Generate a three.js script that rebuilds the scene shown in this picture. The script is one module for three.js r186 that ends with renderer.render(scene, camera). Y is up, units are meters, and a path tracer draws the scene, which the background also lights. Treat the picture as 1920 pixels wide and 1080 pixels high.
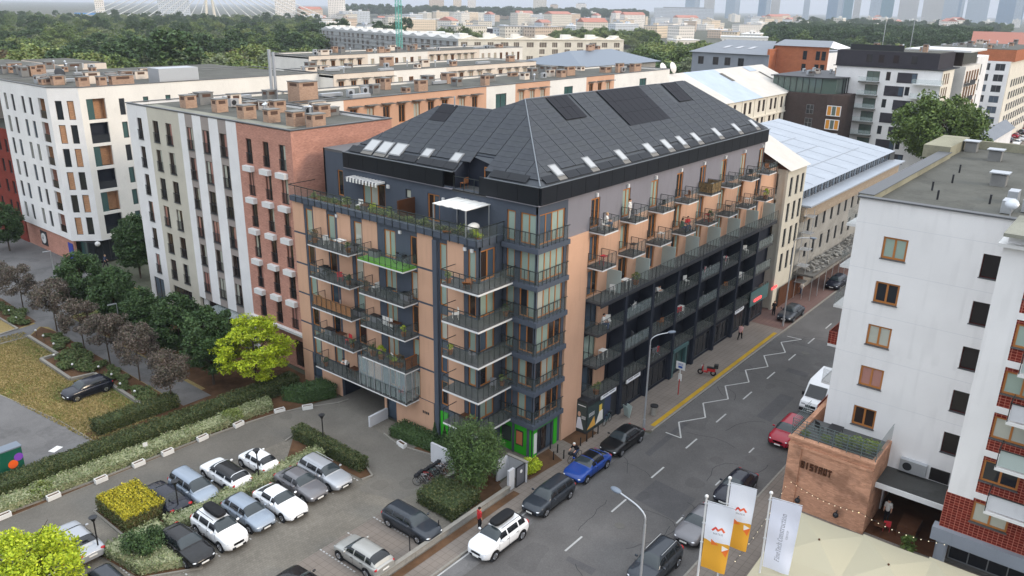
import * as THREE from 'three';
import { mergeGeometries, mergeVertices } from 'three/addons/utils/BufferGeometryUtils.js';
import { MarchingCubes } from 'three/addons/objects/MarchingCubes.js';

// ------------------------------------------------------------------ camera, sky, sun, exposure
// World: x runs along the street, y up, -z across it ("v" below is -z). The camera hovers at 34 m.
const scene = new THREE.Scene();
const camera = new THREE.PerspectiveCamera(39.663, 16 / 9, 0.5, 30000);
{
  const pitch = 0.338326, roll = 0.0171149, yaw = 0.676083;
  const f = new THREE.Vector3(Math.cos(yaw) * Math.cos(pitch), -Math.sin(pitch), -Math.sin(yaw) * Math.cos(pitch));
  const r = new THREE.Vector3().crossVectors(f, new THREE.Vector3(0, 1, 0)).normalize();
  const up = new THREE.Vector3().crossVectors(r, f);
  camera.up.copy(up.multiplyScalar(Math.cos(roll)).addScaledVector(r, -Math.sin(roll)));
  camera.position.set(0, 34, 0);
  camera.lookAt(f.clone().add(camera.position));
}
const renderer = new THREE.WebGLRenderer({ antialias: true });
renderer.setSize(1024, 576);
renderer.toneMapping = THREE.LinearToneMapping;
renderer.toneMappingExposure = 2.0;
renderer.shadowMap.enabled = true;
const SUN = new THREE.Vector3(0.28, 0.42, 1).normalize();          // low, soft evening sun from the far side of the street
{
  const W = 256, H = 128, d = new Float32Array(W * H * 4);
  for (let j = 0; j < H; j++) for (let i = 0; i < W; i++) {
    const el = ((j + 0.5) / H - 0.5) * Math.PI, az = ((i + 0.5) / W - 0.5) * 2 * Math.PI;
    const s = Math.max(0, Math.sin(el));                            // overcast: brightest overhead, paler and cooler towards the horizon
    const dir = new THREE.Vector3(Math.cos(el) * Math.cos(az), Math.sin(el), Math.cos(el) * Math.sin(az));
    const g = Math.pow(Math.max(0, dir.dot(SUN)), 3) * 0.12;        // thin cloud is brighter round the veiled sun
    const n = 0.06 * Math.sin(az * 3 + el * 11) * Math.sin(el * 17 + az * 5), o = (j * W + i) * 4, b = (1 + 2.7 * s) * (1 + n * s);
    d[o] = 0.298 * b + g; d[o + 1] = 0.318 * b + g * 0.88; d[o + 2] = (0.362 - 0.02 * s) * b + g * 0.72; d[o + 3] = 1;
  }
  const t = new THREE.DataTexture(d, W, H, THREE.RGBAFormat, THREE.FloatType);
  t.mapping = THREE.EquirectangularReflectionMapping; t.magFilter = THREE.LinearFilter; t.minFilter = THREE.LinearFilter; t.needsUpdate = true;
  scene.background = t; scene.environment = t;
}
scene.fog = new THREE.FogExp2(new THREE.Color(0.70, 0.76, 0.84), 0.00012);
{
  const sun = new THREE.DirectionalLight(new THREE.Color(1, 0.82, 0.62), 0.9);
  sun.position.copy(SUN).multiplyScalar(300).add(new THREE.Vector3(60, 0, -50)); sun.target.position.set(60, 0, -50);
  sun.castShadow = true; sun.shadow.radius = 26; sun.shadow.mapSize.set(4096, 4096);
  Object.assign(sun.shadow.camera, { left: -200, right: 200, top: 200, bottom: -200, near: 1, far: 800 });
  scene.add(sun, sun.target);
}

// ------------------------------------------------------------------ helpers
let seed = 7;
const rnd = () => { seed = (seed + 0x6D2B79F5) | 0; let t = Math.imul(seed ^ (seed >>> 15), 1 | seed); t = (t + Math.imul(t ^ (t >>> 7), 61 | t)) ^ t; return ((t ^ (t >>> 14)) >>> 0) / 4294967296; };
const rr = (a, b) => a + (b - a) * rnd(), pick = (a) => a[Math.floor(rnd() * a.length)];
const V3 = (x, y, z) => new THREE.Vector3(x, y, z);
const lin = (c) => { c /= 255; return c <= 0.04045 ? c / 12.92 : Math.pow((c + 0.055) / 1.055, 2.4); };
const col = (r, g, b, k = 1) => new THREE.Color().setRGB(lin(r) / k, lin(g) / k, lin(b) / k);
// tileable value noise
function lattice(n, s) { const o = seed; seed = s; const a = new Float32Array(n * n); for (let i = 0; i < n * n; i++) a[i] = rnd(); seed = o; return a; }
function noiser(s) {
  const L = {};
  return (x, y, n) => { const a = L[n] || (L[n] = lattice(n, s * 131 + n)); x *= n; y *= n; const i = Math.floor(x), j = Math.floor(y); let fx = x - i, fy = y - j; fx = fx * fx * (3 - 2 * fx); fy = fy * fy * (3 - 2 * fy); const q = (p, r) => a[((r % n + n) % n) * n + ((p % n + n) % n)]; return (q(i, j) * (1 - fx) + q(i + 1, j) * fx) * (1 - fy) + (q(i, j + 1) * (1 - fx) + q(i + 1, j + 1) * fx) * fy; };
}
function tex(size, metres, fn, s = 1, srgb = true) {
  const N = noiser(s), d = new Uint8Array(size * size * 4);
  for (let j = 0; j < size; j++) for (let i = 0; i < size; i++) { const c = fn(i / size, j / size, N), o = (j * size + i) * 4; for (let k = 0; k < 3; k++) d[o + k] = Math.max(0, Math.min(255, (Array.isArray(c) ? c[k] : c) * 255)); d[o + 3] = 255; }
  const t = new THREE.DataTexture(d, size, size); t.wrapS = t.wrapT = THREE.RepeatWrapping; t.magFilter = THREE.LinearFilter; t.minFilter = THREE.LinearMipmapLinearFilter; t.generateMipmaps = true;
  t.repeat.set(1 / metres, 1 / metres); if (srgb) t.colorSpace = THREE.SRGBColorSpace; t.needsUpdate = true; return t;
}
const fbm = (N, x, y, n0, o) => { let s = 0, a = 0.5, w = 0; for (let k = 0; k < o; k++) { s += a * N(x, y, n0 << k); w += a; a *= 0.6; } return s / w; };
const T = {
  plaster: tex(512, 9, (x, y, N) => 0.90 + 0.10 * fbm(N, x, y, 4, 6) - 0.05 * Math.max(0, N(x, y * 0.2, 40) - 0.75) * 4 * N(x, y, 6), 3),
  grain: tex(512, 6, (x, y, N) => 0.80 + 0.2 * fbm(N, x, y, 8, 5) , 4),
  asphalt: tex(1024, 24, (x, y, N) => { const c = fbm(N, x, y, 6, 7); const st = N(x, y, 12) > 0.8 ? 0.05 : 0; return 0.72 + 0.28 * c - st + 0.10 * (N(x, y, 512) - 0.5); }, 5),
  paving: tex(1024, 10, (x, y, N) => { const n = 50, jx = (x * n + (Math.floor(y * n) % 2) * 0.5) % 1, jy = (y * n) % 1; const j = (jx < 0.08 || jy < 0.1) ? 0.12 : 0; return 0.78 + 0.2 * fbm(N, x, y, 6, 5) - j + 0.08 * (N(Math.floor(x * n + (Math.floor(y * n) % 2) * 0.5) / n, Math.floor(y * n) / n, 97) - 0.5); }, 6),
  slabs: tex(512, 8, (x, y, N) => { const n = 16, jx = (x * n) % 1, jy = (y * n) % 1; const j = (jx < 0.05 || jy < 0.05) ? 0.14 : 0; return 0.82 + 0.16 * fbm(N, x, y, 5, 5) - j; }, 8),
  lawn: tex(1024, 16, (x, y, N) => { const a = fbm(N, x, y, 5, 4), b = N(x, y, 300), g = Math.min(1, Math.max(0, (a - 0.46) * 5)); return [0.66 - 0.24 * g + 0.16 * b, 0.585 - 0.10 * g + 0.14 * b, 0.40 - 0.16 * g + 0.1 * b]; }, 9),
  soil: tex(512, 5, (x, y, N) => { const a = fbm(N, x, y, 8, 6); return [0.34 + 0.2 * a, 0.27 + 0.16 * a, 0.2 + 0.13 * a]; }, 10),
  brick: tex(512, 4, (x, y, N) => { const nx = 16, ny = 54, r = Math.floor(y * ny), jx = (x * nx + (r % 2) * 0.5) % 1, jy = (y * ny) % 1; const m = jx < 0.05 || jy < 0.14; const t = N(Math.floor(x * nx + (r % 2) * 0.5) / nx, r / ny, 211), w = 0.92 + 0.1 * fbm(N, x, y, 4, 4); return m ? [0.92 * w, 0.88 * w, 0.85 * w] : [(0.84 + 0.16 * t) * w, (0.82 + 0.18 * t) * w, (0.81 + 0.18 * t) * w]; }, 11),
  tile: tex(256, 1.6, (x, y, N) => { const nx = 6, ny = 9, r = Math.floor(y * ny), jx = (x * nx) % 1, jy = (y * ny) % 1; const m = jx < 0.1 || jy < 0.15; const t = N(Math.floor(x * nx) / nx, r / ny, 53); return m ? [0.95, 0.86, 0.82] : [0.52 + 0.16 * t, 0.26 + 0.12 * t, 0.24 + 0.1 * t]; }, 12),
  gravel: tex(1024, 14, (x, y, N) => 0.78 + 0.22 * fbm(N, x, y, 5, 6) + 0.1 * (N(x, y, 400) - 0.5) - 0.08 * (N(x, y, 9) > 0.62 ? 1 : 0) * N(x, y, 60), 13),
  streak: tex(512, 12, (x, y, N) => 0.92 + 0.08 * fbm(N, x, y, 3, 5) - 0.05 * Math.max(0, N(x, y * 0.12, 48) - 0.6) * 2.5 * fbm(N, x, y, 3, 2), 14),
  brickOld: tex(512, 5, (x, y, N) => { const nx = 20, ny = 66, r = Math.floor(y * ny), jx = (x * nx + (r % 2) * 0.5) % 1, jy = (y * ny) % 1; const m = jx < 0.06 || jy < 0.14; const t = N(Math.floor(x * nx + (r % 2) * 0.5) / nx, r / ny, 211), w = 0.9 + 0.1 * fbm(N, x, y, 4, 5), st = 1 - 0.2 * Math.max(0, Math.min(1, (fbm(N, x, y, 3, 4) - 0.52) * 6)); return m ? [0.92 * w * st, 0.9 * w * st, 0.88 * w * st] : [(0.84 + 0.16 * t) * w * st, (0.82 + 0.18 * t) * w * st, (0.8 + 0.2 * t) * w * st]; }, 16),
  bark: tex(128, 1, (x, y, N) => 0.6 + 0.4 * N(x, y * 0.3, 24), 15),
};
const M = {};
function mat(name, color, o = {}) { const m = new THREE.MeshPhysicalMaterial({ color, roughness: 0.85, metalness: 0, specularIntensity: (o.roughness ?? 0.85) >= 0.7 ? 0.3 : 0.8, ...o }); m.name = name; return (M[name] = m); }
const pmat = (name, color, o = {}) => { const m = new THREE.MeshPhysicalMaterial({ color, ...o }); m.name = name; return (M[name] = m); };
function uvMetres(g) {                       // box-projected uv in metres
  const p = g.attributes.position, n = g.attributes.normal, uv = new Float32Array(p.count * 2);
  for (let i = 0; i < p.count; i++) { const ax = Math.abs(n.getX(i)), ay = Math.abs(n.getY(i)), az = Math.abs(n.getZ(i)); if (ay >= ax && ay >= az) { uv[2 * i] = p.getX(i); uv[2 * i + 1] = p.getZ(i); } else if (ax >= az) { uv[2 * i] = p.getZ(i); uv[2 * i + 1] = p.getY(i); } else { uv[2 * i] = p.getX(i); uv[2 * i + 1] = p.getY(i); } }
  g.setAttribute('uv', new THREE.BufferAttribute(uv, 2)); return g;
}
const clean = (g) => { const h = g.index ? g.toNonIndexed() : g; for (const k of Object.keys(h.attributes)) if (!['position', 'normal', 'uv', 'color'].includes(k)) h.deleteAttribute(k); return h; };
function join(a) { if (!Array.isArray(a)) return a; if (a.length === 1) return a[0]; const c = a.some((g) => g.attributes.color); return mergeGeometries(a.map((g) => { const h = clean(g); if (!h.attributes.uv) h.setAttribute('uv', new THREE.BufferAttribute(new Float32Array(h.attributes.position.count * 2), 2)); if (c && !h.attributes.color) h.setAttribute('color', new THREE.BufferAttribute(new Float32Array(h.attributes.position.count * 3).fill(1), 3)); return h; })); }
// a box between two corners in (u, y, v)
function bx(u0, u1, y0, y1, v0, v1) { const g = new THREE.BoxGeometry(Math.abs(u1 - u0), Math.abs(y1 - y0), Math.abs(v1 - v0)); g.translate((u0 + u1) / 2, (y0 + y1) / 2, -(v0 + v1) / 2); return uvMetres(g); }
function lbox(w, h, d, x = 0, y = 0, z = 0) { const g = new THREE.BoxGeometry(w, h, d); g.translate(x, y, z); return uvMetres(g); }
function rod(a, b, r, seg = 6, r2 = r) { const d = V3().subVectors(b, a), g = new THREE.CylinderGeometry(r2, r, d.length(), seg, 1); g.applyQuaternion(new THREE.Quaternion().setFromUnitVectors(V3(0, 1, 0), d.clone().normalize())); g.translate((a.x + b.x) / 2, (a.y + b.y) / 2, (a.z + b.z) / 2); return g; }
function poly(pts) {                       // flat polygon through (u, y, v) points, fan
  const p = [], q = pts.map(([u, y, v]) => [u, y, -v]); for (let i = 1; i < q.length - 1; i++) p.push(...q[0], ...q[i], ...q[i + 1]);
  const g = new THREE.BufferGeometry(); g.setAttribute('position', new THREE.Float32BufferAttribute(p, 3)); g.computeVertexNormals(); return uvMetres(g);
}
function sheet(pts, y) {                   // horizontal outline in (u, v) -> sheet at height y
  const g = new THREE.ShapeGeometry(new THREE.Shape(pts.map(([u, v]) => new THREE.Vector2(u, v)))); g.rotateX(-Math.PI / 2); g.translate(0, y, 0); return uvMetres(g);
}
function slab(pts, y0, y1) { const g = new THREE.ExtrudeGeometry(new THREE.Shape(pts.map(([u, v]) => new THREE.Vector2(u, v))), { depth: y1 - y0, bevelEnabled: false }); g.rotateX(-Math.PI / 2); g.translate(0, y0, 0); return uvMetres(g); }
const used = {};
const numbered = (n) => { const k = used[n] = (used[n] ?? -1) + 1; return k ? n + '_' + String(k).padStart(3, '0') : n; };
function shade(o) { o.castShadow = o.receiveShadow = true; return o; }
function tag(o, label, category, group, kind) { o.userData = { ...o.userData, label, category }; if (group) o.userData.group = group; if (kind) o.userData.kind = kind; return o; }
function thing(name, label, category, [u, y, v] = [0, 0, 0], turn = 0, group) { const o = new THREE.Group(); o.name = numbered(name); scene.add(o); o.position.set(u, y, -v); o.rotation.y = turn; return tag(o, label, category, group); }
function lp(name, geo, m, parent) { const o = shade(new THREE.Mesh(join(geo), m)); o.name = name; parent.add(o); return o; }       // part in its parent's own axes
function part(g, name, geo, m) { const o = lp(name, geo, m, g); o.position.copy(g.position).negate(); return o; }                 // part modelled in world coordinates
function solo(name, geo, m, label, category, group, kind) { const o = shade(new THREE.Mesh(join(geo), m)); o.name = numbered(name); scene.add(o); if (label) tag(o, label, category, group); if (kind) o.userData.kind = kind; return o; }
const structure = (name, geo, m) => { const o = solo(name, geo, m, null, null, null, 'structure'); return o; };
function dup(o, label, [u, y, v], turn = 0, group) { const c = o.clone(); c.name = numbered(o.name.replace(/_\d{3}$/, '')); scene.add(c); c.position.set(u, y, -v); c.rotation.y = turn; c.userData = { ...o.userData }; if (label) c.userData.label = label; if (group) c.userData.group = group; return c; }
// facade frames: 'V' looks towards -v (s = u), 'U' looks towards -u (s = -v)
const face = (kind, c) => ({ kind, c, put(o, s, y, n, g) { if (kind === 'V') { o.position.set(s, y, -c + n); } else { o.position.set(c - n, y, s); o.rotation.y = -Math.PI / 2; } if (g) o.position.sub(g.position); return o; } });
function wall(g, F, a, b, y0, y1, holes, t, m, name = 'wall') {
  let [s0, s1] = F.kind === 'U' ? [-a, -b] : [a, b]; if (s0 > s1) [s0, s1] = [s1, s0];
  const sh = new THREE.Shape([[s0, y0], [s1, y0], [s1, y1], [s0, y1]].map((p) => new THREE.Vector2(...p)));
  for (const h of holes) { let [p, q] = F.kind === 'U' ? [-h[0], -h[1]] : [h[0], h[1]]; if (p > q) [p, q] = [q, p]; sh.holes.push(new THREE.Path([[p, h[2]], [p, h[3]], [q, h[3]], [q, h[2]]].map((k) => new THREE.Vector2(...k)))); }
  const geo = new THREE.ExtrudeGeometry(sh, { depth: t, bevelEnabled: false }); geo.translate(0, 0, -t);
  const o = lp(name, geo, m, g); return F.put(o, 0, 0, 0, g);
}
const gc = {};
function winGeo(w, h, n, fr, dv) {          // n lights side by side, fr frame width, dv = height of a transom (0 none)
  const k = [w, h, n, fr, dv].map((x) => (+x).toFixed(2)).join(); if (gc[k]) return gc[k];
  const f = [], d = 0.09; f.push(lbox(w, fr, d, 0, fr / 2, 0), lbox(w, fr, d, 0, h - fr / 2, 0)); for (let i = 0; i <= n; i++) f.push(lbox(fr, h - 2 * fr, d, -w / 2 + fr / 2 + i * (w - fr) / n, h / 2, 0)); if (dv) f.push(lbox(w - 2 * fr, fr, d * 0.9, 0, dv, 0));
  return (gc[k] = { frame: join(f), pane: lbox((w - fr) / n - fr, h - 2 * fr, 0.02) });
}
function win(g, F, a, b, y0, y1, o = {}) {
  const c = F.kind === 'U' ? -(a + b) / 2 : (a + b) / 2, w = Math.abs(b - a) - 0.02, h = y1 - y0 - 0.02, n = o.n || 1, fr = o.fr || 0.07, G = winGeo(w, h, n, fr, o.dv || 0);
  const f = lp(o.name || 'window', G.frame, o.frame || M.frameBrown, g); F.put(f, c, y0 + 0.01, -(o.rec ?? 0.14), g);
  for (let i = 0; i < n; i++) { const p = lp('pane', G.pane, (o.panes && o.panes[i]) || o.pane || pane(), f); p.position.set(-w / 2 + fr / 2 + (i + 0.5) * (w - fr) / n, h / 2, 0); }
  if (o.sill) { const s = lp('sill', (gc['sill' + w.toFixed(2)] ||= lbox(w + 0.12, 0.05, 0.3, 0, -0.03, 0.1)), o.sill, f); s.position.set(0, 0, 0); }
  if (o.rail) { const k = 'rl' + w.toFixed(2); if (!gc[k]) { const r = [lbox(w + 0.1, 0.05, 0.04, 0, 1.0, 0.2), lbox(w + 0.1, 0.04, 0.04, 0, 0.08, 0.2)]; for (let x = -w / 2; x <= w / 2 + 0.01; x += w / 9) r.push(lbox(0.022, 0.95, 0.022, x, 0.53, 0.2)); gc[k] = join(r); } lp('guard_rail', gc[k], o.rail, f); }
  return f;
}
// ------------------------------------------------------------------ materials
mat('frameBrown', col(62, 44, 34), { roughness: 0.6 }); mat('frameDark', col(44, 46, 50), { roughness: 0.5 }); mat('frameWood', col(172, 112, 58), { roughness: 0.55 }); mat('frameGrey', col(120, 122, 124), { roughness: 0.5 }); mat('frameWhite', col(225, 225, 225), { roughness: 0.5 });
pmat('glassDark', col(34, 38, 44), { roughness: 0.06, ior: 1.5 }); pmat('glassBrown', col(52, 42, 38), { roughness: 0.08 }); pmat('glassCurtain', col(176, 178, 166), { roughness: 0.12, clearcoat: 0.8, clearcoatRoughness: 0.05 }); pmat('glassGreen', col(150, 168, 156), { roughness: 0.1, clearcoat: 0.8, clearcoatRoughness: 0.05 }); pmat('glassTeal', col(58, 86, 84), { roughness: 0.08 }); pmat('glassBlue', col(70, 84, 98), { roughness: 0.06 }); pmat('glassPink', col(168, 122, 112), { roughness: 0.2, clearcoat: 0.6 });
const paneSet = () => pick([M.glassDark, M.glassDark, M.glassBrown, M.glassBlue, M.glassCurtain]);
let paneFn = paneSet; const pane = () => paneFn();
mat('white', col(240, 239, 238), { map: T.plaster }); mat('whiteWarm', col(236, 232, 224), { map: T.plaster }); mat('cream', col(206, 201, 186), { map: T.plaster }); mat('greige', col(166, 156, 150), { map: T.plaster }); mat('peachWall', col(216, 172, 144), { map: T.plaster }); mat('peach', col(212, 170, 142), { map: T.streak }); mat('blueGrey', col(84, 91, 102), { map: T.streak }); mat('navy', col(44, 49, 60), { map: T.plaster, roughness: 0.7 }); mat('brickSalmon', col(204, 154, 138), { map: T.brick }); mat('brickOrange', col(200, 156, 122), { map: T.brick }); mat('brickRed', col(136, 62, 52), { map: T.brick }); mat('brickBrown', col(168, 122, 92), { map: T.brick }); mat('brickDark', col(84, 74, 72), { map: T.brick }); mat('tileRed', col(186, 132, 118), { map: T.tile }); mat('nearWhite', col(238, 237, 236), { map: T.streak });
mat('roofFelt', col(102, 102, 96), { map: T.gravel }); mat('roofFeltLight', col(150, 150, 138), { map: T.gravel }); mat('coping', col(92, 94, 96), { roughness: 0.5, metalness: 0.3 }); mat('ventBrick', col(190, 162, 142), { map: T.brick }); mat('ventGrey', col(140, 140, 138), { map: T.grain }); mat('metalLight', col(190, 194, 198), { roughness: 0.35, metalness: 0.6 }); mat('metalDark', col(46, 48, 52), { roughness: 0.5, metalness: 0.3 }); mat('louvre', col(92, 72, 62), { roughness: 0.7 }); mat('concrete', col(168, 166, 160), { map: T.gravel }); mat('concreteDark', col(112, 110, 106), { map: T.gravel });
mat('asphalt', col(108, 106, 105), { map: T.asphalt, roughness: 0.9 }); mat('asphaltPatch', col(98, 97, 98), { map: T.asphalt, roughness: 0.9 }); mat('pavement', col(134, 125, 117), { map: T.slabs }); mat('parking', col(130, 125, 116), { map: T.paving }); mat('pathGrey', col(118, 117, 117), { map: T.gravel }); mat('driveway', col(122, 118, 111), { map: T.asphalt }); mat('lawn', new THREE.Color(0.5, 0.5, 0.5), { map: T.lawn, roughness: 1 }); mat('soil', new THREE.Color(0.6, 0.54, 0.52), { map: T.soil, roughness: 1 }); mat('kerb', col(148, 144, 136), { map: T.grain }); mat('groundFar', col(96, 98, 84), { map: T.gravel }); mat('paintWhite', col(190, 190, 188), { map: T.grain }); mat('paintYellow', col(186, 150, 48), { map: T.grain }); mat('redPaving', col(124, 100, 94), { map: T.slabs });
mat('railDark', col(52, 58, 58), { roughness: 0.5, metalness: 0.4 }); mat('balconyFloor', col(96, 97, 97), { map: T.grain }); mat('edgeWhite', col(216, 216, 214), { roughness: 0.6 }); pmat('meshPanel', col(110, 120, 116), { roughness: 0.2, transparent: true, opacity: 0.13 }); pmat('frostPanel', col(176, 190, 186), { roughness: 0.3, transparent: true, opacity: 0.85 }); pmat('clearGlass', col(190, 205, 205), { roughness: 0.05, transparent: true, opacity: 0.24 });
mat('roofTile', col(80, 84, 89), { map: T.grain, roughness: 0.75 }); mat('roofTileB', col(77, 81, 87), { map: T.grain, roughness: 0.7 }); mat('roofUnder', col(79, 83, 88), { roughness: 0.9 }); pmat('solar', col(26, 27, 34), { roughness: 0.6, specularIntensity: 0.35 }); pmat('blackPanel', col(22, 26, 32), { roughness: 0.5, specularIntensity: 0.5 }); mat('hipCap', col(120, 126, 132), { roughness: 0.4, metalness: 0.4 });
mat('wood', col(150, 96, 58), { map: T.grain }); mat('woodDark', col(92, 60, 42), { map: T.grain }); mat('fabricWhite', col(226, 224, 218)); mat('fabricGrey', col(120, 120, 124)); mat('fabricRed', col(196, 60, 66)); mat('plastGreen', col(96, 150, 60)); mat('signGreen', col(56, 168, 40)); mat('signWhite', col(214, 214, 212)); mat('black', col(28, 28, 30), { roughness: 0.6 }); mat('rubber', col(26, 26, 28), { roughness: 0.9 }); mat('chrome', col(190, 192, 196), { metalness: 0.9, roughness: 0.25 }); mat('red', col(176, 38, 42), { roughness: 0.5 }); mat('skin', col(206, 156, 128), { roughness: 0.6 });

// ------------------------------------------------------------------ ground, road, pavements
structure('ground', sheet([[-3000, -6000], [14000, -6000], [14000, 14000], [-3000, 14000]], -0.03), M.groundFar);
const KERB = 29.6;
structure('road', sheet([[-20, 17.4], [420, 17.4], [420, 28.2], [-20, 28.2]], 0), M.asphalt);
structure('parking_lane', sheet([[-20, 28.2], [54.2, 28.2], [54.2, 29.7], [-20, 29.7]], 0.002), M.pathGrey);
structure('pavement', slab([[-20, 29.7], [53.4, 29.7], [54.6, 28.35], [420, 28.35], [420, 33.6], [44.0, 33.6], [44.0, 31.5], [40, 31.5], [40, 31.1], [-20, 31.1]], -0.1, 0.1), M.pavement);
structure('pavement', slab([[-20, 2], [420, 2], [420, 17.3], [-20, 17.3]], -0.1, 0.1), M.pavement);
structure('road_patch', sheet([[45.1, 24.35], [48.3, 24.3], [48.0, 20.8], [44.6, 20.6]], 0.004), M.asphaltPatch);
for (const [n, v0, v1, u0, u1] of [['kerb', 28.2, 28.35, 54.6, 420], ['kerb', 29.55, 29.7, -20, 53.4], ['kerb', 17.3, 17.45, -20, 420]]) {
  const root = new THREE.Group(); root.name = numbered(n); root.userData.kind = 'structure'; scene.add(root);
  for (let u = u0; u < Math.min(u1, 130); u += 1.0) lp('kerbstone', (gc.ks ||= lbox(0.985, 0.22, 0.15)), M.kerb, root).position.set(u + 0.5, 0.02, -(v0 + v1) / 2);
  if (u1 > 130) lp('kerb_run', bx(130, u1, -0.09, 0.13, v0, v1), M.kerb, root);
}
lp('tactile_strip', sheet([[55.4, 28.45], [83.1, 28.55], [83.1, 28.95], [55.4, 28.85]], 0.106), M.paintYellow, (() => { const g = new THREE.Group(); g.name = 'tactile_paving'; g.userData.kind = 'structure'; scene.add(g); return g; })());
{ // lane dashes, the bus-stop zigzag, edge lines
  const root = new THREE.Group(); root.name = 'road_markings'; root.userData.kind = 'structure'; scene.add(root);
  for (let k = -6; k < 34; k++) { const u = 54.05 + 5.72 * k, v = 24.62 + 0.006 * Math.max(0, u - 44); lp('lane_dash', sheet([[u, v], [u + 2, v + 0.01], [u + 2, v + 0.15], [u, v + 0.14]], 0.008), M.paintWhite, root); }
  const z = [[55.3, 27.3], [55.3, 25.85]]; for (let k = 0; k < 6; k++) z.push([57.65 + 4.68 * k, 27.3], [59.95 + 4.68 * k, 25.9]); z.push([83.2, 27.45]);
  for (let i = 0; i + 1 < z.length; i++) { const [a, b] = z[i], [c, d] = z[i + 1], L = Math.hypot(c - a, d - b), nx = -(d - b) / L * 0.065, ny = (c - a) / L * 0.065; lp('zigzag_line', sheet([[a + nx, b + ny], [a - nx, b - ny], [c - nx, d - ny], [c + nx, d + ny]], 0.008 + 0.0008 * (i % 2)), M.paintWhite, root); }
  lp('edge_line', sheet([[20, 29.35], [33.5, 29.35], [33.5, 29.47], [20, 29.47]], 0.008), M.paintWhite, root);
  for (let k = 0; k < 9; k++) lp('edge_dash', sheet([[32 + k * 6.2, 20.42], [33 + k * 6.2, 20.42], [33 + k * 6.2, 20.54], [32 + k * 6.2, 20.54]], 0.008), M.paintWhite, root);
  lp('edge_line', sheet([[37.6, 29.2], [40.2, 29.35], [40.2, 29.47], [37.6, 29.32]], 0.008), M.paintWhite, root);
}
structure('red_pavement', sheet([[84.5, 28.4], [125, 28.4], [125, 33], [84.5, 33]], 0.106), M.redPaving);
structure('manhole_cover', new THREE.CylinderGeometry(0.42, 0.42, 0.02, 24).translate(79.9, 0.006, -25.7 + 1.5), M.concreteDark);
structure('manhole_cover', new THREE.CylinderGeometry(0.36, 0.36, 0.02, 24).translate(41.6, 0.006, -23.4), M.concreteDark);
structure('drain_grate', bx(37.0, 37.5, 0, 0.012, 29.6, 30.0), M.concreteDark);
// the car park, its drive, and the park beyond
structure('parking_lot', sheet([[-5, 31.5], [39, 31.5], [41.5, 36], [41.5, 52], [38, 54.4], [33, 55.6], [-5, 57.2]], 0.03), M.parking);
{
  const c = (cx, cy, r, a0, a1) => { const p = []; for (let k = 0; k <= 16; k++) { const a = (a0 + (a1 - a0) * k / 16) * Math.PI / 180; p.push([cx + r * Math.cos(a), cy + r * Math.sin(a)]); } return p; };
  structure('driveway', sheet([[-5, 52.6], [33.4, 50.6], [34.2, 55.2], [33, 55.5], [-5, 57.0]], 0.034), M.driveway);
  structure('driveway', sheet([[35.6, 50.9], [38.4, 48.6], [39.6, 46.8], [39.4, 45.2], [39.0, 42.9], [39.8, 38.6], [37.6, 36.6], [33.6, 37.2], [32.6, 40.6], [34.7, 41.0], [35.6, 43.3]], 0.038), M.driveway);
  structure('driveway', sheet([[33.5, 50.6], [36, 50.7], [39.6, 47.0], [41.7, 47.6], [44, 48.5], [44, 53.1], [41.7, 53.1], [38, 54.3], [34.2, 55.2]], 0.042), M.driveway);
}
structure('lawn', sheet([[-20, 62], [40, 62], [44, 90], [44, 140], [-20, 140]], 0.02), M.lawn);
structure('verge', sheet([[-20, 55.4], [32, 55.4], [42, 53.5], [42.4, 64], [-20, 64]], 0.024), M.soil);
structure('park_path', sheet([[-20, 80], [21.6, 77], [22.3, 72.5], [23.0, 68], [23.3, 62.2], [18.2, 62.2], [18.3, 67], [10, 76], [-20, 78]].slice(0, 6).concat([[-20, 62.2]]), 0.03), M.pathGrey);
structure('park_path', sheet([[-20, 78], [26.1, 89.1], [28.8, 89], [30.8, 91.2], [33.2, 88], [33.2, 62.5], [34.0, 62.3], [34.0, 92], [42.4, 92], [45, 140], [30.8, 140], [30.9, 92.4], [27.1, 91.9], [-20, 82.6]], 0.034), M.pathGrey);
structure('park_path', sheet([[31.3, 62.4], [33.6, 62.4], [34.2, 70], [34.2, 92], [31.4, 92]], 0.03), M.pathGrey);
structure('planting_bed', sheet([[28.9, 89], [30.9, 91], [31.4, 88], [31.2, 62.4], [28.9, 64.6], [29.1, 74.4], [27.2, 75], [27.3, 81.7], [28.8, 81.8]], 0.044), M.soil);
structure('planting_bed', sheet([[29, 92.4], [31.2, 93], [31.6, 104], [29.2, 104]], 0.044), M.soil);
structure('planting_bed', sheet([[34.4, 62.4], [42.2, 62.4], [42.2, 89], [34.4, 91]], 0.04), M.soil);
structure('planting_bed', sheet([[36.2, 32.2], [39.9, 32.0], [41.6, 36.6], [41.6, 42], [39.4, 41.6], [40.2, 38.6], [37, 36.4]], 0.05), M.soil);
structure('planting_bed', sheet([[41.9, 31.6], [45.8, 31.3], [46.5, 33.2], [44.5, 33.3], [41.9, 33.2]], 0.112), M.soil);
structure('planting_bed', sheet([[48.2, 31.6], [51.3, 31.6], [51.3, 33.3], [48.4, 33.3]], 0.112), M.soil);
structure('traffic_island', sheet([[19, 52.4], [22, 52.6], [22.2, 47.9], [25, 47.2], [30.4, 46.6], [34.2, 50.4], [35.4, 50.8], [35.4, 43.2], [34.6, 41.2], [33.8, 41.4], [33.6, 45.4], [20.8, 45.8], [20.4, 41.4], [17.5, 43.4], [16.9, 47.8], [19, 47.9]], 0.048), M.soil);
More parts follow.
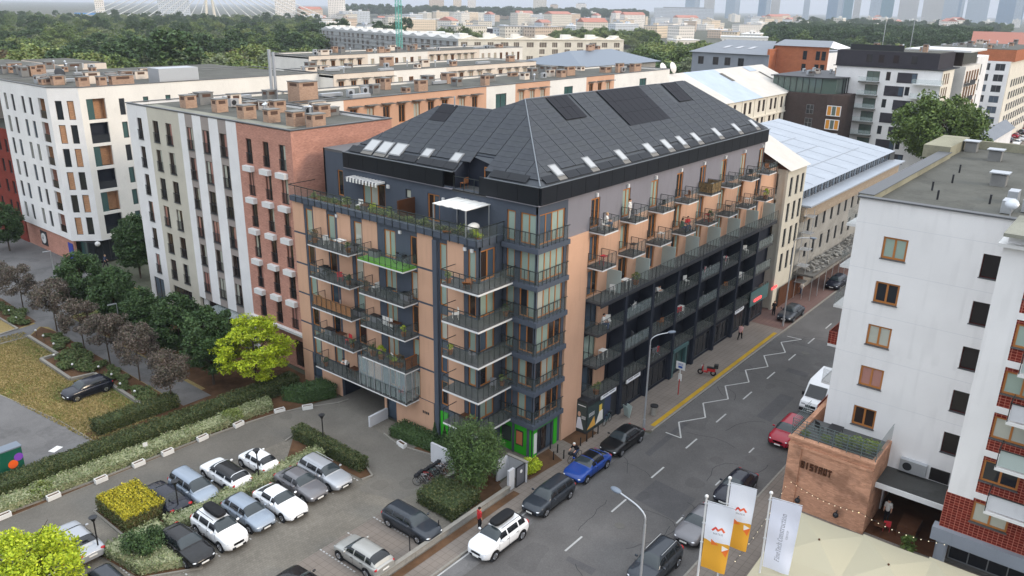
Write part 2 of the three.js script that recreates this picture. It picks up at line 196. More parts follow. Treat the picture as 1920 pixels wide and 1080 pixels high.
function kerbLine(name, pts, w = 0.14, h = 0.14) { const g = []; for (let i = 0; i + 1 < pts.length; i++) { const [a, b] = pts[i], [c, d] = pts[i + 1], L = Math.hypot(c - a, d - b); const q = new THREE.BoxGeometry(L, h + 0.06, w); q.rotateY(Math.atan2(d - b, c - a)); q.translate((a + c) / 2, h / 2 - 0.03, -(b + d) / 2); g.push(q); } return structure(name, g, M.kerb); }
kerbLine('kerb', [[-5, 57.3], [14.6, 56.9], [20.7, 56.3], [29.1, 55.9], [33, 55.4], [36, 54.8], [38, 53.9], [40.5, 52.4], [41.6, 52.2]]);
kerbLine('kerb', [[39.5, 45.2], [39, 42.9], [39.9, 38.6]]); kerbLine('kerb', [[33.4, 50.4], [35.4, 50.9], [35.5, 43.3], [34.6, 41.1], [33.7, 41.3]]); kerbLine('kerb', [[17.5, 43.3], [20.5, 41.3], [20.9, 45.7], [33.6, 45.3]]); kerbLine('kerb', [[16.8, 47.9], [18.9, 47.9], [18.9, 52.5], [22.1, 52.8]]);
kerbLine('lawn_edging', [[21.6, 77], [22.3, 72.5], [23.0, 68], [23.25, 64.5], [23.35, 62.1]], 0.1, 0.06);
kerbLine('bed_wall', [[28.8, 88.9], [28.8, 81.8], [27.2, 81.8], [27.1, 75], [29.1, 74.5], [28.9, 64.6]], 0.28, 0.3);
kerbLine('bed_wall', [[26.1, 89.1], [28.8, 89.1]], 0.14, 0.1); kerbLine('bed_wall', [[27.1, 91.9], [29, 92.2], [28.9, 100]], 0.2, 0.14);
{ const g = []; for (const v0 of [[33.6, 37.2], [41.4, 45.4]]) for (let u = 17.2; u < 34; u += 2.32) for (let k = 0; k < 12; k++) { const v = v0[0] + (v0[1] - v0[0]) * (k + 0.5) / 12; if (v0[0] < 40 && u < 24) continue; g.push(sheet([[u, v - 0.09], [u + 0.1, v - 0.09], [u + 0.1, v + 0.09], [u, v + 0.09]], 0.036)); } const o = structure('bay_markings', g, M.paintWhite); }
structure('bay_paving', sheet([[20, 31.9], [33.2, 31.9], [33.2, 37.1], [20, 37.1]], 0.0325), M.pavement);
mat('plastGreen2', col(112, 116, 60), { map: T.lawn }); mat('wallGrey', col(136, 134, 140), { map: T.streak }); mat('tealMetal', col(76, 110, 112), { roughness: 0.4, metalness: 0.2 }); mat('reed', col(148, 126, 92), { map: T.bark }); pmat('frostThin', col(140, 152, 152), { roughness: 0.15, transparent: true, opacity: 0.35 }); pmat('skyGlass', col(160, 162, 162), { roughness: 0.1, clearcoat: 1 }); mat('ventBrickPlain', col(118, 116, 112)); mat('redGlow', col(225, 60, 60), { emissive: new THREE.Color(1, 0.12, 0.12), emissiveIntensity: 0.6 }); mat('posterA', col(70, 80, 74)); mat('posterB', col(190, 120, 80));
mat('cream2', col(228, 215, 200), { map: T.plaster }); mat('cream3', col(236, 229, 214), { map: T.plaster }); mat('metalBlue', col(112, 122, 134), { roughness: 0.45, metalness: 0.2 }); mat('metalBlueLight', col(166, 174, 184), { map: T.plaster, roughness: 0.5 }); mat('roofMembrane', col(205, 200, 192), { map: T.plaster }); mat('membraneBlue', col(180, 192, 206), { map: T.plaster }); pmat('glassGreenDark', col(84, 100, 94), { roughness: 0.08 }); mat('orangeGlass', col(206, 140, 52), { roughness: 0.3 }); mat('charcoal', col(66, 64, 70), { map: T.plaster }); mat('brickOrangeDark', col(190, 122, 90), { map: T.brick }); mat('concreteBlue', col(146, 152, 160), { map: T.plaster }); mat('metalGrey', col(120, 126, 134), { roughness: 0.5, metalness: 0.2, map: T.plaster }); mat('openingBrown', col(118, 108, 98)); mat('concreteCream', col(236, 228, 212), { map: T.plaster }); mat('concreteLight', col(196, 196, 194), { map: T.plaster }); mat('craneTeal', col(110, 190, 176)); mat('brickBrown2', col(176, 164, 148), { map: T.brick }); mat('bannerBlue', col(60, 70, 150));
mat('frameRedBrown', col(78, 34, 30)); pmat('blackGlass', col(26, 22, 24), { roughness: 0.35 }); mat('concreteYellow', col(160, 157, 136), { map: T.gravel }); mat('whitePanel', col(206, 208, 212), { map: T.plaster }); mat('canopyDark', col(84, 84, 82), { map: T.gravel }); mat('brickWeathered', col(224, 172, 142), { map: T.brickOld }); mat('railGreenGrey', col(104, 116, 116), { roughness: 0.5, metalness: 0.3 });
mat('gateGrey', col(104, 106, 114), { roughness: 0.5, metalness: 0.3 }); mat('busBlue', col(40, 84, 160)); mat('kioskGreen', col(22, 84, 66)); mat('orangeSign', col(226, 96, 40)); mat('purpleSign', col(120, 70, 170)); mat('canvas', col(190, 184, 160), { side: THREE.DoubleSide, map: T.plaster }); mat('bulb', col(255, 240, 200), { emissive: new THREE.Color(1, 0.85, 0.6), emissiveIntensity: 0.45 });
{ // repairs and cracks in the asphalt
  for (const [u0, u1, v0, v1] of [[63, 69, 21.2, 22.6], [29, 31.5, 25.4, 27], [74, 75.2, 22, 24.2], [51, 58, 26.4, 27.0], [36, 36.7, 22, 24.2], [92, 99, 19.4, 21]]) structure('road_patch', sheet([[u0, v0], [u1, v0 + 0.1], [u1 - 0.1, v1], [u0 + 0.15, v1 - 0.05]], 0.004), M.asphaltPatch);
  const crack = []; for (let i = 0; i < 26; i++) { let u = rr(28, 95), v = rr(18.5, 27.5), a = rnd() < 0.6 ? rr(-0.2, 0.2) : rr(1.2, 1.9); const p = [[u, v]]; for (let k = 0; k < 9; k++) { a += rr(-0.5, 0.5); u += Math.cos(a) * 0.5; v += Math.sin(a) * 0.5; if (v > 28 || v < 18) break; p.push([u, v]); } for (let k = 0; k + 1 < p.length; k++) { const [x, y] = p[k], [z, w] = p[k + 1], L = Math.hypot(z - x, w - y), nx = -(w - y) / L * 0.02, ny = (z - x) / L * 0.02; crack.push(sheet([[x + nx, y + ny], [x - nx, y - ny], [z - nx, w - ny], [z + nx, w + ny]], 0.0065)); } }
  structure('road_cracks', crack, mat('crack', col(52, 52, 54)));
}
// ------------------------------------------------------------------ the corner apartment building
const fl = (k) => 3.2 + 2.87 * k;                 // floor levels: 3.2, 6.07, 8.94, 11.81, 14.68, 17.55
const main = thing('apartment_building', 'peach and blue-grey apartment block with dark solar-panelled hip roof and stacked balconies', 'building', [60, 0, 42]);
const paneW = () => pick([M.glassDark, M.glassBrown, M.glassCurtain, M.glassGreen, M.glassGreen, M.glassBlue]);
const wood = (extra = {}) => ({ frame: M.frameWood, n: 2, fr: 0.1, pane: undefined, rec: 0.12, ...extra });
function opening(F, holes, a, b, y0, y1, o) { holes.push([a, b, y0, y1]); paneFn = paneW; win(main, F, a, b, y0, y1, o); paneFn = paneSet; }
function balcony(F, s0, s1, y, depth, o = {}) {   // slab with white lower edge, railing on the front and open sides
  const w = Math.abs(s1 - s0), c = F.kind === 'U' ? -(s0 + s1) / 2 : (s0 + s1) / 2, d = depth, k = ['bal', w.toFixed(2), d, o.sides ?? 3].join();
  if (!gc[k]) {
    const f = lbox(w, 0.16, d, 0, 0.08, d / 2), e = [lbox(w + 0.05, 0.1, 0.03, 0, -0.02, d + 0.01), lbox(0.03, 0.1, d, -w / 2 - 0.01, -0.02, d / 2), lbox(0.03, 0.1, d, w / 2 + 0.01, -0.02, d / 2)], r = [], p = [];
    const run = (ax, az, bx2, bz) => { const L = Math.hypot(bx2 - ax, bz - az), n = Math.max(1, Math.round(L / 0.62)); for (let i = 0; i <= n; i++) { const t = i / n; r.push(lbox(0.035, 1.2, 0.035, ax + (bx2 - ax) * t, 0.6, az + (bz - az) * t)); } r.push(rod(V3(ax, 1.2, az), V3(bx2, 1.2, bz), 0.025, 5), rod(V3(ax, 0.24, az), V3(bx2, 0.24, bz), 0.015, 4)); const q = new THREE.BoxGeometry(L, 0.9, 0.012); q.rotateY(-Math.atan2(bz - az, bx2 - ax)); q.translate((ax + bx2) / 2, 0.7, (az + bz) / 2); p.push(q); };
    run(-w / 2 + 0.02, d, w / 2 - 0.02, d); if ((o.sides ?? 3) & 1) run(-w / 2 + 0.02, 0.05, -w / 2 + 0.02, d); if ((o.sides ?? 3) & 2) run(w / 2 - 0.02, 0.05, w / 2 - 0.02, d);
    gc[k] = { f, e: join(e), r: join(r), p: join(p) };
  }
  const G = gc[k], b = lp('balcony', G.f, o.floor || M.balconyFloor, main); F.put(b, c, y - 0.16, 0, main);
  if (o.edge !== null) lp('edge_strip', G.e, o.edge || M.edgeWhite, b); lp('railing', G.r, M.railDark, b); if (o.panel !== null) lp('railing_panel', G.p, o.panel || M.meshPanel, b);
  return b;
}
{ // ---- left (courtyard) front, plane u = 41.8
  const F = face('U', 41.8), H = [];
  for (let k = 0; k < 5; k++) {
    const y = fl(k);
    for (const [a, b, y0, y1] of [[56.9, 56.0, 0.05, 2.4], [53.9, 52.95, 0.05, 2.4], [50.5, 49.5, 0.05, 2.4], [46.8, 45.5, 0.1, 2.4], [43.8, 43.05, 0.05, 2.4], [40.65, 39.9, 0.3, 2.45]]) opening(F, H, a, b, y + y0, y + y1, wood({ n: a - b > 1 ? 2 : 1, rec: 0.1 }));
    opening(F, H, 37.75, 36.95, y + 0.1, y + 2.5, wood({ n: 1, fr: 0.12 }));
  }
  opening(F, H, 57.3, 56.0, 0.75, 2.2, { frame: M.frameDark, pane: M.glassBlue });
  H.push([53.15, 47.55, 0, 2.45]);               // the garage drive-through
  H.push([47.2, 46.05, 0, 2.3]);
  wall(main, F, 58.75, 36.7, 0, 18.0, H, 0.25, M.blueGrey);
  // peach cladding panels between the windows
  const P = [[58.7, 57.15], [55.8, 54.0], [52.6, 50.9], [49.4, 47.6], [43.0, 41.35], [39.8, 38.15]];
  for (let k = 0; k < 5; k++) P.forEach(([a, b], i) => { const y0 = fl(k) + 0.1, y1 = fl(k) + 2.78; if (k < 0) return; part(main, 'peach_panel', bx(41.76, 41.84, y0, y1, b, a), M.peach); });
  for (const [a, b, y0, y1] of [[58.7, 57.35, 0, 3.18], [56.0, 53.2, 0, 3.18], [47.5, 47.22, 0, 3.0], [46.0, 41.5, 0, 3.2]]) part(main, 'peach_panel', bx(41.74, 41.85, y0, y1, b, a), M.peach);
  part(main, 'pilaster', bx(41.55, 41.9, 0, 17.3, 40.75, 41.2), M.blueGrey);
  part(main, 'drive_through', [bx(42.05, 56, 0, 2.6, 53.2, 53.4), bx(42.05, 56, 0, 2.6, 47.4, 47.5), bx(42.05, 56, 2.5, 2.6, 47.4, 53.4), bx(55.9, 56.1, 0, 2.5, 47.4, 53.4)], M.navy);
  part(main, 'entrance_door', [bx(41.95, 42.02, 0.05, 2.28, 46.1, 47.15)], M.glassBlue);
  part(main, 'house_number', [0, 1, 2, 3].map((i) => bx(41.71, 41.745, 2.0, 2.22, 42.05 + i * 0.2, 42.17 + i * 0.2)), M.frameDark);
  const cols = [[54.85, 49.6], [48.4, 43.15]];
  for (let k = 1; k < 5; k++) { balcony(F, cols[0][0], cols[0][1], fl(k), 1.5, { floor: k === 4 ? M.balconyFloor : M.balconyFloor }); balcony(F, cols[1][0], cols[1][1], fl(k), 1.5, { floor: k === 4 ? M.plastGreen : M.balconyFloor }); }
  balcony(F, 54.9, 43.2, fl(0), 1.5);
  // glazed-in stretch of the lowest balcony
  part(main, 'glazed_enclosure', [bx(40.32, 40.34, 3.25, 5.85, 43.25, 48.9), bx(40.34, 41.75, 3.25, 5.85, 43.22, 43.24), bx(40.34, 41.75, 3.25, 5.85, 48.9, 48.92)], M.clearGlass);
  const fr = []; for (let i = 0; i <= 6; i++) { const v = 43.25 + i * 5.65 / 6; fr.push(bx(40.28, 40.36, 3.2, 5.9, v - 0.03, v + 0.03)); } fr.push(bx(41, 41.06, 3.2, 5.9, 43.2, 43.26)); part(main, 'enclosure_frame', fr, M.metalLight);
  part(main, 'wooden_screen', bx(40.4, 41.7, 6.2, 7.2, 43.25, 43.3), M.wood); part(main, 'reed_screen', bx(40.36, 40.39, 9.1, 10.0, 49.7, 54.7), M.frameWood);
  // wrap-round corner balconies C: front at u 40.25, side at v 35.35
  for (let k = 0; k < 5; k++) {
    const y = fl(k), b = part(main, 'balcony', slab([[40.25, 35.35], [44.5, 35.35], [44.5, 36.75], [41.8, 36.75], [41.8, 39.0], [40.25, 39.0]], y - 0.16, y), M.balconyFloor);
    lp('edge_strip', [bx(40.21, 40.25, y - 0.24, y - 0.11, 35.31, 39.0), bx(40.25, 44.5, y - 0.24, y - 0.11, 35.31, 35.35)], M.edgeWhite, b);
    const r = [], p = [bx(40.27, 40.28, y + 0.1, y + 1.0, 35.37, 39), bx(40.3, 44.4, y + 0.1, y + 1.0, 35.37, 35.38)];
    for (let v = 35.4; v < 39.05; v += 0.6) r.push(bx(40.26, 40.3, y - 0.1, y + 1.1, v - 0.02, v + 0.02)); for (let u = 40.9; u < 44.5; u += 0.6) r.push(bx(u - 0.02, u + 0.02, y - 0.1, y + 1.1, 35.36, 35.4)); r.push(bx(40.25, 40.31, y + 1.07, y + 1.12, 35.36, 39), bx(40.3, 44.5, y + 1.07, y + 1.12, 35.35, 35.41), bx(40.3, 41.8, y + 1.07, y + 1.12, 38.96, 39));
    lp('railing', r, M.railDark, b); lp('railing_panel', p, M.meshPanel, b);
  }
  // side of this block (faces the street, v = 36.7) and its corner windows
  const S = face('V', 36.7), HS = []; for (let k = 0; k < 5; k++) { const y = fl(k); opening(S, HS, 41.95, 43.7, y + 0.1, y + 2.5, wood({ n: 2, fr: 0.12 })); } wall(main, S, 41.82, 44.55, 0, 18.0, HS, 0.2, M.blueGrey);
  // green shop front on the ground floor
  part(main, 'shop_wall', bx(41.7, 41.79, 0.1, 2.9, 39.9, 40.7), M.signGreen); part(main, 'shop_wall', bx(44.40, 44.46, 0.1, 2.9, 33.45, 36.6), M.signGreen); for (const [v0, v1, m] of [[35.45, 36.4, 'posterA'], [34.2, 34.95, 'posterB']]) { const q = part(main, 'poster_frame', bx(44.36, 44.4, 0.85, 2.2, v0, v1), M.frameDark); lp('poster', bx(44.34, 44.36, 0.95, 2.1, v0 + 0.08, v1 - 0.08), M[m], q); } for (const v of [35.2, 33.7]) part(main, 'pilaster', bx(44.3, 44.4, 0, 2.9, v - 0.1, v + 0.1), M.blueGrey);
  // terrace deck, parapet, railing
  part(main, 'terrace_deck', bx(41.9, 44.5, 17.4, 17.6, 36.8, 58.6), M.balconyFloor);
  part(main, 'terrace_lawn', [bx(41.95, 44.2, 17.6, 17.64, 53.5, 58.2), bx(41.95, 43.4, 17.6, 17.64, 46.5, 49.8)], M.plastGreen2);
  part(main, 'parapet', [bx(41.55, 41.85, 17.55, 18.02, 36.6, 58.75), bx(41.85, 44.5, 17.55, 18.02, 36.58, 36.75)], M.blueGrey);
  const r = []; for (let v = 36.7; v <= 58.7; v += 0.88) r.push(bx(41.5, 41.54, 17.5, 19.0, v - 0.02, v + 0.02)); for (let u = 42; u < 44.4; u += 0.8) r.push(bx(u, u + 0.04, 17.5, 19.0, 36.5, 36.54)); r.push(bx(41.48, 41.56, 18.96, 19.02, 36.5, 58.7), bx(41.5, 44.5, 18.96, 19.02, 36.49, 36.55), bx(41.5, 44.4, 18.96, 19.02, 58.68, 58.72)); part(main, 'terrace_railing', r, M.railDark); part(main, 'railing_panel', [bx(41.515, 41.525, 18.02, 18.9, 36.6, 58.6), bx(41.6, 44.4, 18.02, 18.9, 36.515, 36.525)], M.meshPanel);
  for (const v of [37.3, 38.0, 52.6, 44.9]) part(main, 'wall_lamp', bx(41.68, 41.8, 17.02, 17.28, v - 0.13, v + 0.13), M.signWhite);
  // set-back top floor, plane u = 44.5
  const FT = face('U', 44.5), HT = [];
  opening(FT, HT, 55.6, 54.85, 18.0, 20.3, wood({ n: 1 })); opening(FT, HT, 52.3, 49.5, 17.7, 19.8, wood({ n: 3 })); opening(FT, HT, 47.05, 46.4, 19.1, 19.85, { frame: M.frameDark }); opening(FT, HT, 44.5, 43.2, 17.7, 19.9, wood({ n: 2 }));
  wall(main, FT, 57.4, 36.62, 17.6, 20.75, HT, 0.2, M.blueGrey); part(main, 'wall', bx(44.5, 52, 17.6, 22.0, 57.2, 57.4), M.blueGrey); part(main, 'flat_roof', bx(44.5, 52, 21.8, 22.02, 54.5, 57.4), M.coping); part(main, 'wall', bx(44.5, 44.7, 20.75, 21.8, 54.5, 57.4), M.blueGrey);
  part(main, 'wall_lamp', [bx(44.38, 44.5, 19.6, 19.9, 48.9, 49.2)], M.signWhite); part(main, 'wall_lamp', bx(44.38, 44.5, 19.5, 19.8, 42.6, 42.85), M.signWhite);
  part(main, 'partition_wall', [bx(42.6, 44.5, 17.6, 19.35, 45.95, 46.05)], M.woodDark); part(main, 'wall', bx(41.9, 44.5, 0, 17.5, 58.55, 58.75), M.peach);
}
{ // ---- corner tower: u = 44.5 and v = 33.4
  const F = face('U', 44.5), S = face('V', 33.4), H = [], HS = [];
  for (let k = 0; k < 6; k++) {
    const y = fl(k) + 0.1; opening(F, H, 36.3, 35.5, y, y + 2.3, wood({ n: 1 })); opening(F, H, 35.0, 33.5, y, y + 2.3, wood({ n: 2 })); opening(S, HS, 44.7, 47.85, y, y + 2.3, wood({ n: 4 }));
    const b = part(main, 'guard_rail', (() => { const r = []; for (let v = 33.3; v < 36.4; v += 0.5) r.push(bx(44.16, 44.2, y - 0.2, y + 1.0, v - 0.015, v + 0.015)); for (let u = 44.3; u < 48.1; u += 0.5) r.push(bx(u - 0.015, u + 0.015, y - 0.2, y + 1.0, 33.06, 33.1)); r.push(bx(44.14, 44.21, y + 0.97, y + 1.02, 33.06, 36.5), bx(44.2, 48.1, y + 0.97, y + 1.02, 33.05, 33.11)); return r; })(), M.railDark);
    lp('railing_panel', [bx(44.18, 44.185, y, y + 0.95, 33.1, 36.4), bx(44.2, 48, y, y + 0.95, 33.08, 33.085)], M.meshPanel, b);
    part(main, 'spandrel', slab([[44.12, 33.02], [48.15, 33.02], [48.15, 33.38], [44.48, 33.38], [44.48, 36.5], [44.12, 36.5]], y - 0.5, y - 0.12), M.blueGrey);
  }
  opening(F, H, 36.3, 35.4, 1.0, 2.0, { frame: M.frameDark, pane: M.posterA, rec: 0.02 }); opening(F, H, 34.9, 34.1, 1.0, 2.1, { frame: M.frameDark, pane: M.posterB, rec: 0.02 });
  opening(S, HS, 45.1, 47.2, 0.1, 2.3, { frame: M.frameDark, n: 3, panes: [M.glassDark, M.glassBrown, M.glassBlue] });
  wall(main, F, 36.62, 33.42, 0, 20.75, H, 0.2, M.blueGrey); wall(main, S, 44.5, 48.2, 0, 20.75, HS, 0.2, M.blueGrey);
  part(main, 'shop_fascia', bx(44.6, 47.7, 2.45, 2.95, 33.3, 33.38), M.signGreen); part(main, 'shop_fascia', [bx(44.55, 45.05, 0.1, 2.4, 33.33, 33.39), bx(47.3, 47.75, 0.1, 2.4, 33.33, 33.39)], M.signGreen);
  part(main, 'window_poster', bx(44.62, 45.0, 0.4, 2.2, 33.29, 33.32), M.signWhite);
}
{ // ---- street front, plane v = 33.4
  const S = face('V', 33.4), H = [], N = 8;
  for (let k = 0; k < N; k++) {
    const u = 51.2 + 4.65 * k; opening(S, H, u + 0.15, u + 1.4, 17.6, 20.0, wood({ n: 2, fr: 0.13 })); opening(S, H, u + 0.15, u + 1.5, 14.75, 17.0, wood({ n: 2, fr: 0.13 })); opening(S, H, u + 0.1, u + 1.6, 11.85, 14.1, wood({ n: 2, fr: 0.13 }));
    part(main, 'wall_lamp', bx(u + 0.65, u + 0.85, 20.1, 20.4, 33.2, 33.4), M.signWhite);
    balcony(S, u, u + 1.98, 17.55, 1.45, k === 4 ? { panel: M.reed } : {}); balcony(S, u, u + 1.98, 14.6, 1.45);
    part(main, 'privacy_screen', bx(u + 2.9, u + 2.98, 11.8, 13.7, 31.95, 33.3), M.frostPanel);
  }
  for (let k = 0; k < 8; k++) for (const [y] of [[8.94], [6.07], [3.2]]) { const u = 51.0 + 4.65 * k; opening(S, H, u + 0.3, u + 2.2, y + 0.05, y + 2.3, { frame: M.frameDark, n: 2, fr: 0.09 }); }
  // upper wall is grey above 17.55, peach between 11.8 and 17.55 and in the pier by the tower
  const cut = (a, b) => H.filter((h) => h[2] >= a && h[3] <= b);
  wall(main, S, 48.2, 85.3, 17.5, 20.75, cut(17.5, 20.75), 0.2, M.wallGrey); wall(main, S, 50.9, 90, 11.6, 17.5, cut(11.6, 17.5), 0.2, M.peach); wall(main, S, 50.9, 90, 3.2, 11.6, cut(3.2, 11.6), 0.2, M.navy); part(main, 'peach_pier', bx(48.2, 50.9, 0, 17.5, 33.2, 33.6), M.peach);
  part(main, 'wall', bx(85.1, 85.3, 11.6, 20.75, 33.4, 47), M.wallGrey);
  // continuous terrace and the dark balcony frame below it
  for (let k = 0; k < 8; k++) {
    const u0 = k ? 55.35 + 4.63 * (k - 1) : 51.1, u1 = 55.35 + 4.63 * k, c = [u0, u1];
    balcony(S, u0 + 0.01, u1 - 0.01, 11.72, 1.5, { sides: k ? 0 : 1, edge: M.navy }); part(main, 'fascia', bx(u0 + 0.02, u1 - 0.02, 11.3, 11.55, 31.84, 31.9), M.frameDark);
    for (const y of [8.94, 6.07]) balcony(S, u0 + 0.1, u1 - 0.1, y, 1.35, { sides: k ? 0 : 1, edge: M.frameDark, panel: k % 3 === 1 ? M.frostThin : M.meshPanel });
    balcony(S, u0 + 0.1, u1 - 0.1, 3.25, 1.35, { sides: k ? 0 : 1, edge: M.frameDark });
    if (k > 0) part(main, 'column', bx(u0 - 0.2, u0 + 0.2, 0, 11.4, 31.95, 33.3), M.navy);
    // ground-floor shop unit
    if (k === 0) part(main, 'shop_front', bx(50.4, 55.1, 0.1, 3.1, 32.2, 33.2), M.frameDark); else { const HH = [[u0 + 0.5, u1 - 0.5, 0.35, 2.5]]; wall(main, face('V', 32.3), u0 + 0.2, u1 - 0.2, 0, 3.1, HH, 0.15, M.navy, 'shop_front'); win(main, face('V', 32.3), u0 + 0.5, u1 - 0.5, 0.35, 2.5, { frame: M.frameDark, n: 3, pane: k === 3 ? M.glassTeal : M.glassDark, name: 'shop_window', rec: 0.05 }); }
  }
  for (const y of [3.3, 6.1, 8.97]) { part(main, 'peach_panel', bx(52.9, 54.6, y, y + 2.4, 33.3, 33.42), M.peach); part(main, 'peach_panel', bx(55.7, 56.3, y, y + 2.4, 33.28, 33.41), M.peach); if (y > 6) part(main, 'peach_panel', bx(60.3, 60.8, y, y + 2.4, 33.28, 33.41), M.peach); }
  part(main, 'entrance_surround', [bx(64.9, 65.2, 0.1, 3.0, 32.0, 32.3), bx(67.6, 67.9, 0.1, 3.0, 32.0, 32.3), bx(64.9, 67.9, 2.7, 3.05, 31.9, 32.3)], M.tealMetal);
  for (const [u, y, w, m] of [[52.3, 2.62, 2.4, 'signWhite'], [56.4, 2.6, 2.4, 'signWhite'], [79.2, 2.55, 2.0, 'signWhite']]) part(main, 'shop_sign', bx(u, u + w, y, y + 0.5, 32.05, 32.13), M[m]);
  part(main, 'shop_sign', bx(83.4, 85.4, 2.9, 3.2, 31.7, 31.8), M.redGlow); part(main, 'shop_sign', bx(88.4, 90.0, 3.0, 3.3, 31.7, 31.8), M.redGlow);
  part(main, 'awning_board', bx(82.5, 87.5, 2.5, 4.2, 31.82, 31.9), M.tealMetal);
  part(main, 'roof_slab', bx(85.3, 90, 17.3, 17.5, 33.4, 47), M.coping); part(main, 'wall', bx(89.8, 90, 0, 17.3, 33.5, 47), M.peach);
}
{ // ---- roof: hip with individually laid panels
  const y0 = 22.0, k = 5 / 7, E = 33.3, U0 = 44.5;
  const roofY = (d) => y0 + k * d;
  part(main, 'roof_underlay', [poly([[U0, y0, E], [85.3, y0, E], [78.4, roofY(6.9), E + 6.9], [51.5, 27, 40.3]]), poly([[U0, y0, E], [51.5, 27, 40.3], [50.2, 26.07, 42], [50.2, 26.07, 41.5], [46.1, 23.14, 41.5], [46.1, 23.14, 38.3], [44.5, y0, 38.3]]), poly([[46.1, 23.14, 41.5], [50.2, 26.07, 41.5], [50.2, 26.07, 48.2], [U0, y0, 54.5], [U0, y0, 41.5]]), poly([[85.3, y0, E], [85.3, y0, 47.2], [78.4, roofY(6.9), 40.2]]), poly([[51.5, 27, 40.3], [78.4, roofY(6.9), 40.2], [85.3, y0, 47.2], [56, y0, 47.2], [50.2, 26.07, 42]]), poly([[50.2, 26.07, 42], [56, y0, 47.2], [56, y0, 54.5], [50.2, 26.07, 48.2]]), poly([[50.2, 26.07, 48.2], [56, y0, 54.5], [U0, y0, 54.5]])], M.roofUnder);
  const s = Math.hypot(1, k), ROW = 0.56, COL = 1.86, ang = Math.atan(k);
  const clip = (P, f) => { const o = []; for (let i = 0; i < P.length; i++) { const a = P[i], b = P[(i + 1) % P.length], fa = f(a), fb = f(b); if (fa >= 0) o.push(a); if ((fa >= 0) !== (fb >= 0)) { const t = fa / (fa - fb); o.push([a[0] + (b[0] - a[0]) * t, a[1] + (b[1] - a[1]) * t]); } } return o; };
  const areaOf = (P) => { let a = 0; for (let i = 0; i < P.length; i++) { const [x, y] = P[i], [z, w] = P[(i + 1) % P.length]; a += x * w - z * y; } return Math.abs(a / 2); };
  const tile = (P, th = 0.075) => new THREE.ExtrudeGeometry(new THREE.Shape(P.map((p) => new THREE.Vector2(...p))), { depth: th, bevelEnabled: false });
  const full = tile([[0.035, 0.015], [COL - 0.035, 0.015], [COL - 0.035, ROW - 0.014], [0.035, ROW - 0.014]]);
  let n = 0; const rest = [];
  // placing: local (a along eave, d up the slope). R: a = u, L: a = -v
  const mk = (side, a0, r, P, isFull, m, name, lift = 0.03, tilt = 0.02) => {
    const g = isFull ? full : P; const o = new THREE.Object3D();
    if (side === 'R') { o.position.set(a0, y0, -E); o.rotation.set(-(Math.PI / 2 - ang) , 0, 0); } else { o.position.set(U0, y0, a0); o.rotation.order = 'YXZ'; o.rotation.set(-(Math.PI / 2 - ang), -Math.PI / 2, 0); }
    o.updateMatrix(); const M4 = new THREE.Matrix4().copy(o.matrix).multiply(new THREE.Matrix4().makeTranslation(0, r * ROW, lift)).multiply(new THREE.Matrix4().makeRotationX(tilt));
    if (++n > 520) { rest.push(g.clone().applyMatrix4(M4)); return null; }
    const q = lp(name, g, m, main); M4.decompose(q.position, q.quaternion, q.scale); q.position.sub(main.position); return q;
  };
  const inPV = (u, d) => (u > 53.9 && u < 57 && d > 4.6) || (u > 61.6 && u < 68.9 && d > 3.1) || (u > 73.3 && u < 76 && d > 4.6);
  const sky = [[46.95, 47.85], [51.3, 52.2], [55.95, 56.85], [60.45, 61.5], [63.55, 64.5], [66.35, 67.25], [69.25, 70.15], [73.7, 74.6], [78.25, 79.1], [82.55, 83.4]];
  for (let c = 0; c * COL < 41; c++) for (let r = 1; r < 16; r++) {
    const a = U0 + c * COL, d0 = r * ROW / s, d1 = (r + 1) * ROW / s, um = a + COL / 2, dm = (d0 + d1) / 2; if (inPV(um, dm)) continue; if (r < 2 && !(c === 0)) continue; if (r === 2 && sky.some(([p, q]) => p < a + COL && q > a) && false) continue;
    let P = [[0.02, r * ROW + 0.015], [COL - 0.02, r * ROW + 0.015], [COL - 0.02, (r + 1) * ROW - 0.012], [0.02, (r + 1) * ROW - 0.012]]; const A = areaOf(P);
    P = clip(P, ([x, y]) => a + x - U0 - y / s - 0.05); P = P.length > 2 ? clip(P, ([x, y]) => 85.3 - (a + x) - y / s - 0.05) : P; P = P.length > 2 ? clip(P, ([, y]) => 6.95 - y / s) : P; if (P.length < 3 || areaOf(P) < 0.05) continue; const fu = areaOf(P) > A - 1e-4;
    mk('R', a, r, fu ? null : tile(P.map(([x, y]) => [x, y - r * ROW])), fu, rnd() < 0.5 ? M.roofTile : M.roofTileB, 'roof_panel');
  }
  for (let c = 0; c < 12; c++) for (let r = 1; r < 16; r++) {
    const a = -55.6 + c * COL; const vm = -(a + COL / 2), dm = (r + 0.5) * ROW / s; if (vm > 46.3 && vm < 48.2 && dm > 4.0) continue; if (r < 2 && vm > 41) continue;
    let P = [[0.02, r * ROW + 0.015], [COL - 0.02, r * ROW + 0.015], [COL - 0.02, (r + 1) * ROW - 0.012], [0.02, (r + 1) * ROW - 0.012]]; const A = areaOf(P); const vv = (x) => -(a + x);
    P = clip(P, ([x, y]) => vv(x) - E - y / s - 0.05); if (P.length > 2) P = clip(P, ([x, y]) => 54.5 - vv(x) - y / s * 6.3 / 5.7 - 0.05); if (P.length > 2) P = clip(P, ([x, y]) => (vv(x) > 42 ? 5.7 : 5.7 + (42 - vv(x)) * 1.3 / 1.7) - y / s); if (P.length < 3 || areaOf(P) < 0.05) continue;
